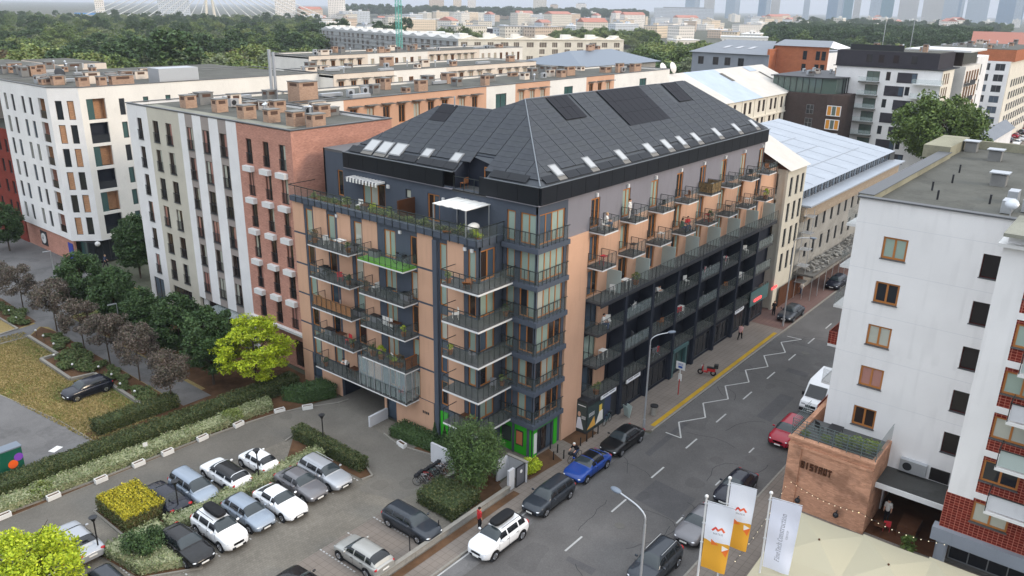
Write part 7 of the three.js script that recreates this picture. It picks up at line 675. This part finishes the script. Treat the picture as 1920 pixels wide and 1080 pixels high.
{ const t = thing('terrace_awning', 'pale fabric awning on a steel frame over the roof terrace', 'awning', [43.2, 17.6, 39.6]); part(t, 'fabric', (() => { const a = []; for (let i = 0; i < 8; i++) { const v = 37.9 + i * 0.42; a.push(bx(41.75, 44.6, 20.0 + (i % 2) * 0.03, 20.06 + (i % 2) * 0.03, v, v + 0.42)); } return a; })(), M.fabricWhite); part(t, 'frame', [[41.8, 37.95], [41.8, 41.2], [44.4, 37.95], [44.4, 41.2]].map(([u, v]) => bx(u - 0.04, u + 0.04, 17.6, 20, v - 0.04, v + 0.04)), M.metalLight); const a = thing('striped_awning', 'rolled striped awning above the terrace doors', 'awning', [44.2, 20, 51.2]); part(a, 'fabric', [0, 1, 2, 3, 4, 5, 6, 7, 8, 9].map((i) => bx(43.5, 44.45, 19.95, 20.12, 49.4 + i * 0.4, 49.6 + i * 0.4)), M.fabricWhite); part(a, 'fabric', [0, 1, 2, 3, 4, 5, 6, 7, 8, 9].map((i) => bx(43.5, 44.45, 19.95, 20.12, 49.6 + i * 0.4, 49.8 + i * 0.4)), M.fabricGrey); part(a, 'valance', [0, 1, 2, 3, 4, 5, 6, 7, 8, 9].map((i) => bx(43.47, 43.5, 19.75, 19.98, 49.4 + i * 0.4, 49.6 + i * 0.4)), M.fabricWhite); }
{ const t = thing('grill', 'white covered grill cart under the terrace awning', 'grill', [42.9, 17.6, 38.2]); lp('cart', lbox(1.2, 0.8, 0.7, 0, 0.45, 0), M.fabricGrey, t); lp('cover', new THREE.SphereGeometry(0.6, 14, 8).scale(1, 0.55, 0.62).translate(0, 0.95, 0), M.fabricWhite, t); const l = 'long trough planter along the terrace railing', G = 'trough planters on the terrace edge', b = thing('trough_planter', l, 'planter', [42.15, 17.6, 45.2], Math.PI / 2, G); lp('trough', lbox(1.6, 0.35, 0.4, 0, 0.18, 0), M.concreteYellow, b); lp('foliage', leaves(420, () => [rr(-0.75, 0.75), 0.35 + rr(0, 0.4), rr(-0.2, 0.2)], 0.14, PAL.hedgeB), M.leaf, b); for (const v of [43.4, 41.6, 39.8, 38.2]) dup(b, l, [42.15, 17.6, v], Math.PI / 2, G); }
{ const G = 'green plants along the annex terrace railing', L = 'leafy plant behind the annex terrace railing'; const b = bush(L, [52.5, 5.5, 12.6], 0.55, 1.1, 'forest2', 700, 0.14, 'terrace_plant', G); for (const [u, v, s] of [[52.7, 11.7, 1.1], [52.6, 11.0, 1.2], [53.3, 10.6, 0.9], [52.4, 13.6, 0.7], [52.3, 15.0, 0.6]]) dup(b, L, [u, 5.5, v], v, G).scale.setScalar(s); table('dark covered table on the annex terrace', [53.6, 5.5, 13.4], 0, M.black, 1.1); chair('dark chair on the annex terrace beside the covered table', [53.6, 5.5, 14.5], 1, M.black); bush('tall leafy bush at the restaurant doorway', [51.3, 0.1, 7.1], 0.6, 1.5, 'forest', 900, 0.16); chair('dark red chair inside the open restaurant', [53.0, 0.13, 8.9], 2, M.fabricRed); table('dark table inside the open restaurant', [52.4, 0.13, 9.2], 0, M.woodDark, 0.8); }
{ // everyday clutter on balconies and along the roof terrace
  const GP = 'plants along the roof terrace railing', LP = 'small plant standing along the roof terrace railing', p0 = pot(LP, [42.2, 17.6, 46.4], 'forest2', 0.38, 0.7, GP); for (const v of [47.4, 48.2, 50.6, 52, 53.4, 42.6, 40.7, 39, 37.8, 44.2, 55, 56.4]) dup(p0, LP, [rr(42.1, 42.5), 17.6, v], rr(0, 6), GP).scale.setScalar(rr(0.7, 1.3));
  const GB = 'storage boxes on the courtyard balconies', LB = 'grey storage box against the balcony wall', b0 = thing('storage_box', LB, 'box', [41.4, 14.68, 50.2], 0, GB); lp('box', lbox(0.5, 0.5, 0.9, 0, 0.25, 0), M.fabricGrey, b0); lp('lid', lbox(0.56, 0.06, 0.96, 0, 0.53, 0), M.metalDark, b0); for (const [y, v] of [[11.81, 54.2], [11.81, 44], [8.94, 49.9], [8.94, 47.8], [6.07, 54], [14.68, 47.6]]) dup(b0, LB, [41.4, y, v], 0, GB);
  const GC = 'potted plants on the courtyard and corner balconies', LC = 'potted plant on a courtyard balcony floor'; for (const [y, u, v, p] of [[14.68, 40.7, 50, 'forest2'], [11.81, 40.7, 50.2, 'dark'], [11.81, 40.7, 48, 'rust'], [8.94, 40.7, 54.3, 'forest2'], [8.94, 40.7, 43.7, 'lime'], [6.07, 40.7, 50.2, 'forest2'], [6.07, 40.6, 45.2, 'forest2'], [6.07, 40.6, 44.7, 'lime'], [3.2, 40.7, 54, 'dark'], [14.68, 40.6, 38.6, 'forest2'], [11.81, 43.9, 35.8, 'dark'], [8.94, 40.6, 38.5, 'lime'], [6.07, 43.6, 35.8, 'forest2'], [3.2, 40.6, 35.8, 'dark']]) pot(LC, [u, y, v], p, 0.32, 0.6, GC);
  const GL = 'laundry racks and bins on the street loggias', LL = 'folded airer with clothes in a street loggia'; for (const [u, y] of [[57.6, 8.94], [66.6, 6.07], [71.2, 8.94], [80.5, 6.07], [76, 8.94], [62.2, 3.25]]) { const t = thing('clothes_airer', LL, 'airer', [u, y, 32.5], rr(-0.3, 0.3), GL); lp('frame', [rod(V3(-0.5, 0, 0.2), V3(0.5, 0.9, -0.2), 0.014), rod(V3(0.5, 0, 0.2), V3(-0.5, 0.9, -0.2), 0.014)], M.metalLight, t); for (const x of [-0.3, 0.05, 0.35]) lp('garment', lbox(0.26, 0.55, 0.04, x, 0.62, 0), pick([M.fabricWhite, M.fabricGrey, M.fabricRed]), t); }
}
// ------------------------------------------------------------------ people
const bones = (P) => [['hips', 'chest', 0.15, 0.15, 't'], ['chest', 'neck', 0.14, 0.07, 't'], ['neck', 'head', 0.055, 0.095, 'h'], ['head', 'crown', 0.1, 0.085, 'h'], ['sl', 'sr', 0.075, 0.075, 't'], ['sl', 'el', 0.062, 0.048, 'a'], ['sr', 'er', 0.062, 0.048, 'a'], ['el', 'wl', 0.045, 0.034, 'f'], ['er', 'wr', 0.045, 0.034, 'f'], ['wl', 'fl', 0.04, 0.026, 'f'], ['wr', 'fr', 0.04, 0.026, 'f'], ['hl', 'kl', 0.095, 0.065, 'l'], ['hr', 'kr', 0.095, 0.065, 'l'], ['kl', 'al', 0.06, 0.042, 'c'], ['kr', 'ar', 0.06, 0.042, 'c'], ['al', 'tl', 0.045, 0.035, 'o'], ['ar', 'tr', 0.045, 0.035, 'o']].map(([a, b, r1, r2, k]) => [P[a], P[b], r1, r2, k]);
const POSE = {
  stand: { hips: [0, 0.95, 0], chest: [0, 1.25, 0], neck: [0, 1.48, 0.01], head: [0, 1.6, 0.03], crown: [0, 1.66, 0.02], sl: [-0.16, 1.41, 0], sr: [0.16, 1.41, 0], el: [-0.23, 1.14, -0.03], er: [0.23, 1.14, -0.02], wl: [-0.24, 0.9, 0.06], wr: [0.24, 0.9, 0.08], fl: [-0.23, 0.76, 0.09], fr: [0.23, 0.76, 0.1], hl: [-0.09, 0.92, 0], hr: [0.09, 0.92, 0], kl: [-0.1, 0.5, 0.02], kr: [0.1, 0.5, 0.02], al: [-0.1, 0.08, -0.01], ar: [0.1, 0.08, -0.01], tl: [-0.11, 0.04, 0.14], tr: [0.11, 0.04, 0.14] },
  walk: { hips: [0, 0.94, 0], chest: [0, 1.25, 0.03], neck: [0, 1.48, 0.05], head: [0, 1.6, 0.08], crown: [0, 1.66, 0.07], sl: [-0.16, 1.41, 0.04], sr: [0.16, 1.41, 0.02], el: [-0.23, 1.15, -0.1], er: [0.23, 1.15, 0.1], wl: [-0.22, 0.93, -0.02], wr: [0.22, 0.95, 0.26], fl: [-0.21, 0.8, 0.04], fr: [0.2, 0.85, 0.36], hl: [-0.09, 0.92, 0], hr: [0.09, 0.92, 0], kl: [-0.09, 0.52, 0.2], kr: [0.09, 0.5, -0.08], al: [-0.09, 0.1, 0.26], ar: [0.09, 0.14, -0.34], tl: [-0.1, 0.04, 0.4], tr: [0.1, 0.03, -0.24] },
  sit: { hips: [0, 0.56, 0], chest: [0, 0.88, 0.03], neck: [0, 1.1, 0.05], head: [0, 1.22, 0.09], crown: [0, 1.28, 0.08], sl: [-0.16, 1.03, 0.03], sr: [0.16, 1.03, 0.03], el: [-0.24, 0.78, 0.1], er: [0.24, 0.78, 0.1], wl: [-0.14, 0.72, 0.34], wr: [0.14, 0.72, 0.34], fl: [-0.1, 0.72, 0.46], fr: [0.1, 0.72, 0.46], hl: [-0.09, 0.53, 0.02], hr: [0.09, 0.53, 0.02], kl: [-0.12, 0.52, 0.46], kr: [0.12, 0.52, 0.46], al: [-0.12, 0.08, 0.44], ar: [0.12, 0.08, 0.44], tl: [-0.12, 0.04, 0.58], tr: [0.12, 0.04, 0.58] },
  lean: { hips: [0, 0.94, -0.12], chest: [0, 1.18, 0.1], neck: [0, 1.36, 0.26], head: [0, 1.43, 0.36], crown: [0, 1.48, 0.38], sl: [-0.17, 1.3, 0.2], sr: [0.17, 1.3, 0.2], el: [-0.26, 1.1, 0.36], er: [0.26, 1.1, 0.36], wl: [-0.1, 1.16, 0.52], wr: [0.1, 1.16, 0.52], fl: [0, 1.18, 0.6], fr: [0.04, 1.2, 0.58], hl: [-0.09, 0.92, -0.1], hr: [0.09, 0.92, -0.1], kl: [-0.1, 0.5, -0.04], kr: [0.1, 0.5, -0.12], al: [-0.1, 0.08, -0.1], ar: [0.1, 0.08, -0.2], tl: [-0.11, 0.04, 0.05], tr: [0.11, 0.04, -0.06] },
  ride: { hips: [0, 0.98, -0.28], chest: [0, 1.22, -0.06], neck: [0, 1.42, 0.08], head: [0, 1.52, 0.16], crown: [0, 1.58, 0.16], sl: [-0.17, 1.34, 0.04], sr: [0.17, 1.34, 0.04], el: [-0.24, 1.14, 0.2], er: [0.24, 1.14, 0.2], wl: [-0.24, 1.04, 0.36], wr: [0.24, 1.04, 0.36], fl: [-0.24, 1.02, 0.46], fr: [0.24, 1.02, 0.46], hl: [-0.09, 0.95, -0.26], hr: [0.09, 0.95, -0.26], kl: [-0.11, 0.62, 0.1], kr: [0.11, 0.72, 0.14], al: [-0.1, 0.2, -0.08], ar: [0.1, 0.34, -0.06], tl: [-0.1, 0.14, 0.06], tr: [0.1, 0.28, 0.08] },
};
const poseCache = {};
function bodyGeo(pose, keep, grow, res) {
  const B = bones(POSE[pose]).filter((b) => keep.includes(b[4])), lo = [-0.62, -0.05, -0.62], S = 1.86, mc = new MarchingCubes(res, M.skin, false, false, 40000); mc.isolation = 0; const f = mc.field; let i = 0;
  for (let k = 0; k < res; k++) for (let j = 0; j < res; j++) for (let x = 0; x < res; x++, i++) { const p = [((x - res / 2) / (res / 2)) * S / 2, S / 2 - 0.05 + ((j - res / 2) / (res / 2)) * S / 2, ((k - res / 2) / (res / 2)) * S / 2]; let d = 9; for (const [a, b, r1, r2] of B) { const ab = [b[0] - a[0], b[1] - a[1], b[2] - a[2]], ap = [p[0] - a[0], p[1] - a[1], p[2] - a[2]]; let t = (ab[0] * ap[0] + ab[1] * ap[1] + ab[2] * ap[2]) / (ab[0] ** 2 + ab[1] ** 2 + ab[2] ** 2); t = t < 0 ? 0 : t > 1 ? 1 : t; const q = Math.hypot(ap[0] - ab[0] * t, ap[1] - ab[1] * t, ap[2] - ab[2] * t) - (r1 + (r2 - r1) * t) - grow; const h = Math.max(0.035 - Math.abs(q - d), 0) / 0.035; d = Math.min(q, d) - h * h * 0.035 * 0.25; } f[i] = -d; }
  mc.update(); const g = new THREE.BufferGeometry(); g.setAttribute('position', new THREE.BufferAttribute(mc.positionArray.slice(0, mc.count * 3), 3)); g.setAttribute('normal', new THREE.BufferAttribute(mc.normalArray.slice(0, mc.count * 3), 3)); g.scale(S / 2, S / 2, S / 2); g.translate(0, S / 2 - 0.05, 0); g.computeVertexNormals(); return g;
}
function person(label, pose, at, turn, shirt, legs, hair, s = 1) {
  const G = (poseCache[pose] ||= { body: bodyGeo(pose, ['t', 'h', 'a', 'f', 'l', 'c', 'o'], 0, 64), shirt: bodyGeo(pose, ['t', 'a'], 0.018, 56), legs: bodyGeo(pose, ['l', 'c'], 0.016, 56), shoes: bodyGeo(pose, ['o'], 0.016, 64) });
  const t = thing('person', label, 'person', at, turn); t.scale.setScalar(s); lp('body', G.body, M.skin, t); lp('shirt', G.shirt, shirt, t); lp('trousers', G.legs, legs, t); lp('shoes', G.shoes, M.black, t); const c = POSE[pose].crown; lp('hair', new THREE.SphereGeometry(0.108, 14, 10, 0, 6.3, 0, 1.75).scale(1, 1, 1.08).rotateX(-0.35).translate(c[0], c[1] + 0.01, c[2] - 0.015), hair, t); const h = POSE[pose].head; lp('face', [-1, 1].map((k) => new THREE.SphereGeometry(0.013, 6, 5).translate(h[0] + k * 0.035, h[1] + 0.025, h[2] + 0.092)).concat([new THREE.ConeGeometry(0.014, 0.04, 5).rotateX(-0.5).translate(h[0], h[1], h[2] + 0.104)]), M.frameBrown, t); return t;
}
mat('clothWhite', col(222, 220, 214)); mat('clothBlack', col(34, 34, 38)); mat('clothDenim', col(66, 76, 98)); mat('clothGreen', col(88, 108, 92)); mat('clothPink', col(208, 160, 156)); mat('hairDark', col(46, 36, 30)); mat('hairFair', col(176, 146, 110));
person('person in a red top standing behind the white off-roader', 'stand', [34.9, 0.1, 30.5], 1.2, M.red, M.clothBlack, M.hairDark); bicycle('bicycle ridden by the cyclist on the pavement', [46.4, 0.1, 30.55], Math.PI - 0.1, M.metalDark); person('cyclist in black with a white cap beside the blue car', 'ride', [46.4, 0.1, 30.55], -Math.PI / 2 - 0.1, M.clothBlack, M.clothDenim, M.clothWhite); person('person walking on the pavement in reddish clothes', 'walk', [78.6, 0.1, 31.0], Math.PI / 2, M.clothPink, M.clothBlack, M.hairDark); person('person in dark clothes standing by the far shop doors', 'stand', [88.3, 0.1, 31.1], -1.2, M.clothBlack, M.clothBlack, M.hairDark); person('person in a white shirt by the scaffold hoarding', 'walk', [97.5, 0.1, 31.2], 2.6, M.clothWhite, M.clothDenim, M.hairFair);
person('person in a white top leaning over the lowest courtyard balcony', 'lean', [40.9, 3.2, 51.3], -Math.PI / 2, M.clothWhite, M.clothBlack, M.hairDark); person('person in white sitting on the upper street balcony nearest the corner tower', 'sit', [52.2, 17.55, 32.5], 0.6, M.clothWhite, M.clothDenim, M.hairFair); person('person in a white shirt standing on the second upper street balcony', 'stand', [56.2, 17.55, 32.8], 0.3, M.clothWhite, M.clothWhite, M.hairDark); person('person in white seated in the topmost dark loggia corner', 'sit', [52.6, 8.94, 32.5], 0.4, M.clothWhite, M.clothDenim, M.hairDark); person('person leaning on the loggia railing', 'lean', [61.5, 8.94, 32.6], 0, M.clothWhite, M.clothBlack, M.hairDark); person('person in pale green on a lower street balcony', 'sit', [65.3, 14.6, 32.5], 0.8, M.clothGreen, M.clothDenim, M.hairDark); person('person in red on a lower street balcony beside the pale green one', 'sit', [66.4, 14.6, 32.5], -0.6, M.red, M.clothDenim, M.hairDark);
person('person in a blue shirt at the corner shop entrance', 'walk', [45.4, 0.04, 106.6], 1.2, M.clothDenim, M.clothBlack, M.hairFair); person('person with colourful clothes near the square flower bed', 'stand', [36.6, 0.04, 120.5], -0.8, M.paintYellow, M.clothDenim, M.hairDark); person('waiter in white inside the open restaurant', 'stand', [54.2, 0.13, 9.2], -1.5, M.clothWhite, M.clothBlack, M.hairDark);
// ------------------------------------------------------------------ woods and far city
const camAt = (() => { const f = V3(), r = V3(), u = V3(); camera.updateMatrixWorld(); camera.matrixWorld.extractBasis(r, u, f); f.negate(); return (px, D) => { const hz = -3.35 + 0.01711 * px, d = f.clone().addScaledVector(r, (px - 960) / 1497.32).addScaledVector(u, -(hz - 540) / 1497.32); d.y = 0; d.normalize(); return [d.x * D, -d.z * D]; }; })();   // compass bearing of a photo column -> ground point at distance D
{
  const mk = (p, h, r, n, leaf, nc, cr) => { const g = leaves(n, crownFn(r, h * 0.42, r, nc, r * cr, -0.35), leaf, PAL[p]).translate(0, h * 0.57, 0); return g; };
  const V = [['broad green tree of the wood beyond the estate', 'forest', 15, 5.6, 1500, 1.05], ['taller dark green tree of the wood beyond the estate', 'dark', 18, 5.2, 1500, 1.05], ['pale green tree of the wood beyond the estate', 'forest2', 14, 5.4, 1400, 1.0], ['silvery willow at the edge of the wood', 'willow', 13, 5.8, 1500, 0.8], ['russet tree at the edge of the wood', 'rust', 12, 5.0, 1300, 0.85]].map(([label, p, h, r, n, leaf]) => ({ label, geo: mk(p, h, r, Math.round(n * 1.5), leaf * 0.9, 40, 0.27), tr: rod(V3(0, 0, 0), V3(0, h * 0.5, 0), 0.3, 6, 0.15), h }));
  let count = 0; const far = V.map(() => []);
  const put = (u, v, k, s, single) => { if (single) { const t = thing('woodland_tree', V[k].label, 'tree', [u, 0, v], rr(0, 6), 'trees of the wood, ' + V[k].label.split(' tree')[0].split(' willow')[0]); t.scale.set(s * 1.35, s * rr(0.8, 1.05), s * 1.35); lp('trunk', V[k].tr, M.bark, t); lp('crown', V[k].geo, M.leaf, t); count++; } else far[k].push([u, v, s]); };
  for (let D = 285; D < 1500; D *= 1.048) { const step = (D < 420 ? 11 : 14.5) / D * 1497 * 0.98; for (let px = -60 + rnd() * step; px < (D < 400 ? 560 : 600); px += step * rr(0.8, 1.25)) { const d = D * rr(0.985, 1.015), [u, v] = camAt(px, d); const front = D < 400; let k = front ? (px < 60 ? pick([4, 4, 2]) : pick([3, 2, 0, 3, 2, 4, 1])) : pick([0, 1, 0, 1, 2, 0, 3]); put(u, v, k, (front ? rr(0.75, 1.45) : rr(0.8, 1.2)), count < 170 && D < 520); } }
  const belt = (x0, x1, D0, D1, stepM, ks, s0, single) => { for (let D = D0; D < D1; D *= 1 + stepM / D * 0.8) { const step = stepM / D * 1497; for (let px = x0 + rnd() * step; px < x1; px += step * rr(0.8, 1.2)) { const [u, v] = camAt(px, D * rr(0.985, 1.015)); put(u, v, pick(ks), rr(0.8, 1.15) * s0, single); } } };
  belt(1205, 1345, 380, 560, 11, [0, 3, 2], 1.15, true); belt(1345, 1480, 420, 520, 10, [0, 2], 0.8, true); belt(1040, 1230, 760, 860, 10, [0, 2], 1.0, false); belt(820, 900, 760, 840, 10, [0, 2], 1, false); belt(700, 760, 700, 760, 10, [0, 1], 1.1, false); belt(1440, 1860, 700, 1300, 13, [1, 0, 1], 1.1, false); belt(1640, 1850, 480, 640, 10, [0, 2], 0.9, false); belt(640, 1215, 2300, 2800, 26, [1], 1.7, false); belt(1500, 1900, 1700, 2000, 24, [1, 0], 1.2, false); belt(1870, 1920, 330, 420, 9, [1, 0], 0.6, true); belt(1190, 1260, 300, 360, 9, [0, 1], 0.9, true); belt(560, 640, 620, 700, 10, [0, 1], 1.1, false);
  V.forEach((q, k) => { const im = new THREE.InstancedMesh(q.geo, M.leaf, far[k].length), o = new THREE.Object3D(); far[k].forEach(([u, v, s], i) => { o.position.set(u, -1, -v); o.rotation.y = i; o.scale.set(s * 1.25, s * (0.85 + (i % 7) * 0.05), s * 1.25); o.updateMatrix(); im.setMatrixAt(i, o.matrix); }); shade(im); im.name = numbered('distant_wood'); im.userData = { kind: 'stuff', label: 'distant mass of ' + ['mid green', 'dark green', 'pale green', 'silvery', 'russet'][k] + ' woodland trees', category: 'wood' }; scene.add(im); });
}
{ // city blocks and towers towards the horizon
  const winTex = tex(128, 26, (x, y) => { const a = (x * 8) % 1, b = (y * 8) % 1; return a > 0.25 && a < 0.75 && b > 0.3 && b < 0.75 ? 0.62 : 1; }, 20), bandTex = tex(64, 30, (x, y) => ((y * 10) % 1 > 0.5 ? 0.78 : (x * 6) % 1 > 0.85 ? 0.85 : 1), 21);
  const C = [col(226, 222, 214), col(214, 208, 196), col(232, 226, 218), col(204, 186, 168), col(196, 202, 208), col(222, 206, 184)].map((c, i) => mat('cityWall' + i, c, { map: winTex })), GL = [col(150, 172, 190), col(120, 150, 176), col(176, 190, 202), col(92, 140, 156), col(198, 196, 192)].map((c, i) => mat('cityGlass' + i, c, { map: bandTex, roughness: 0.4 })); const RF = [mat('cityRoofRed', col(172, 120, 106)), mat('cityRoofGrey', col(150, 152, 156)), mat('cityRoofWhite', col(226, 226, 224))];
  const tower = (px0, px1, D, H, m, label, group, set = 0) => { const [u, v] = camAt((px0 + px1) / 2, D), w = (px1 - px0) / 1497 * D * 0.97, t = thing(set < 0 ? 'city_block' : 'city_tower', label, set < 0 ? 'building' : 'tower', [u, 0, v], camBearing(u, v), group); const d = Math.min(w, 30); lp('wall', lbox(w, H, d, 0, H / 2, 0), m, t); lp('roof', lbox(w * 0.7, H * 0.05 + 1, d * 0.7, 0, H + H * 0.025, 0), RF[1], t); if (set > 0) lp('upper_stage', lbox(w * 0.6, set, d * 0.6, 0, H + set / 2, 0), m, t); if (m === GL[0] || m === GL[1]) lp('core', lbox(w * 0.3, H * 1.04, d * 1.02, w * 0.3, H * 0.52, 0), GL[2], t); };
  function camBearing(u, v) { return Math.atan2(v, u) - Math.PI / 2; }
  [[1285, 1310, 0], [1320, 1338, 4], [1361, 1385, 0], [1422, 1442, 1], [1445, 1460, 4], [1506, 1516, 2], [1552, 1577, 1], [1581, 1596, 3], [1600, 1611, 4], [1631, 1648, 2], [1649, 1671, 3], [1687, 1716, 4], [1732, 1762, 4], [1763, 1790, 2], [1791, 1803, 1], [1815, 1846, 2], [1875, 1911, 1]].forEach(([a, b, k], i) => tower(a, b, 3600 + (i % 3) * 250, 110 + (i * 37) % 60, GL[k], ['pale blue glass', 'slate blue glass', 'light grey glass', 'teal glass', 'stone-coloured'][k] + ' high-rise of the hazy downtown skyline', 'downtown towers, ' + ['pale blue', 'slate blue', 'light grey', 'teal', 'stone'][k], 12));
  [[1000, 1024, 1, 70], [1032, 1046, 3, 45], [1080, 1099, 2, 50], [850, 865, 5, 75], [877, 892, 2, 78], [805, 832, 3, 55], [178, 192, 2, 90], [616, 646, 2, 62], [517, 552, 2, 66], [300, 350, 4, 52]].forEach(([a, b, k, h], i) => tower(a, b, i < 6 ? 3300 : 1700, h, C[k], ['single cream slab block', 'squat brown tower', 'flat-topped white block', 'narrow tan tower', 'narrow white twin tower', 'wide domed pale hall', 'white slab block behind the wood', 'white patterned block beside the crane mast', 'white block at the end of the bridge', 'long grey office block behind the bridge cables'][i] + ' on the far skyline', null, 0));
  tower(1230, 1335, 2100, 38, C[4], 'long pale glass office block below the downtown towers', null, -1);
  const G = 'low city blocks towards the horizon', lab = ['white city block towards the horizon', 'beige city block towards the horizon', 'cream city block towards the horizon', 'tan city block towards the horizon', 'grey city block towards the horizon', 'sand-coloured city block towards the horizon'];
  for (let i = 0; i < 210; i++) { const px = rr(560, 1920), D = 650 * Math.pow(4.6, Math.pow(rnd(), 0.7)); if (px > 1430 && px < 1880 && D < 1500) continue; if (px < 640 && D < 900) continue; const [u, v] = camAt(px, D), k = Math.floor(rnd() * 6), w = rr(18, 60), d = rr(12, 22), h = rr(8, 18) * (D > 1600 ? 1.35 : 1), t = thing('city_block', lab[k], 'building', [u, 0, v], rr(-0.6, 0.6), G + ', ' + lab[k].split(' ')[0]); lp('wall', lbox(w, h, d, 0, h / 2, 0), C[k], t); const red = rnd() < 0.16; if (red) { const g = new THREE.ExtrudeGeometry(new THREE.Shape([new THREE.Vector2(-d / 2 - 0.5, 0), new THREE.Vector2(d / 2 + 0.5, 0), new THREE.Vector2(0, 5)]), { depth: w, bevelEnabled: false }).rotateY(Math.PI / 2).translate(-w / 2, h, 0); lp('roof', g, RF[0], t); } else { lp('roof', lbox(w + 0.4, 0.6, d + 0.4, 0, h + 0.3, 0), RF[rnd() < 0.5 ? 1 : 2], t); lp('stair_head', lbox(5, 3, 5, rr(-w / 3, w / 3), h + 2, 0), C[k], t); } }
  // named mid-distance buildings
  const blk = (label, px0, px1, D, h, m, roof, rm) => { const [u, v] = camAt((px0 + px1) / 2, D), w = (px1 - px0) / 1497 * D, t = thing('city_block', label, 'building', [u, 0, v], camBearing(u, v)); lp('wall', lbox(w, h, 16, 0, h / 2, 0), m, t); if (roof) { const g = new THREE.ExtrudeGeometry(new THREE.Shape([new THREE.Vector2(-8.6, 0), new THREE.Vector2(8.6, 0), new THREE.Vector2(0, roof)]), { depth: w + 1, bevelEnabled: false }).rotateY(Math.PI / 2).translate(-w / 2 - 0.5, h, 0); lp('roof', g, rm, t); } else lp('roof', lbox(w + 0.5, 0.8, 16.5, 0, h + 0.4, 0), rm || RF[2], t); };
  blk('red-roofed palace wing above the tree belt', 1848, 1925, 620, 17, C[5], 7, RF[0]); blk('brown timber-clad hall below the red roofs', 1835, 1890, 420, 18.5, M.woodDark, 0, RF[1]); blk('tan brick hall beside the brown timber hall', 1890, 1930, 410, 20, M.brickOrange, 0, RF[1]); blk('pink-roofed twin house before the tree belt', 1486, 1538, 620, 9, C[0], 4, mat('roofPink', col(214, 178, 172))); blk('grey-green terrace beside the pink roofs', 1548, 1612, 580, 10, C[4], 0, RF[1]); blk('long dark office with an orange corner panel', 905, 990, 900, 12, M.charcoal, 0, RF[2]); blk('long dark blue roofed hall behind the tree row', 985, 1070, 900, 9, M.charcoal, 0, RF[1]); blk('small bright blue hall behind the tree row', 1115, 1150, 960, 8, mat('hallBlue', col(96, 150, 206)), 0, RF[2]); blk('white stepped office at the end of the tree row', 1362, 1440, 700, 14, C[0], 0, RF[2]); blk('blue hall beyond the left wood', 142, 180, 1550, 14, M.hallBlue, 0, RF[1]); blk('yellow site cabin block on the scaffolded wing', 760, 830, 520, 18, M.paintYellow, 0, RF[2]);
}
{ // cable-stayed bridge behind the wood
  const D = 1450, [u, v] = camAt(392, D), t = thing('cable_bridge', 'white cable-stayed bridge pylon and stay cables behind the wood', 'bridge', [u, 0, v], Math.atan2(v, u) - Math.PI / 2 - 0.1); lp('pylon', [rod(V3(-7, 0, 0), V3(-1, 95, 0), 2.4, 8, 1.6), rod(V3(7, 0, 0), V3(1, 95, 0), 2.4, 8, 1.6)], M.concreteCream, t); lp('deck', lbox(420, 3, 18, 0, 10, 0), M.concrete, t); const c = []; for (let i = 1; i <= 12; i++) for (const s of [-1, 1]) c.push(rod(V3(s * i * 15.5, 11, 3), V3(0, 50 + i * 3.4, 0), 0.7, 5)); c.forEach((g) => lp('stay_cable', g, M.signWhite, t));
}
renderer.render(scene, camera);
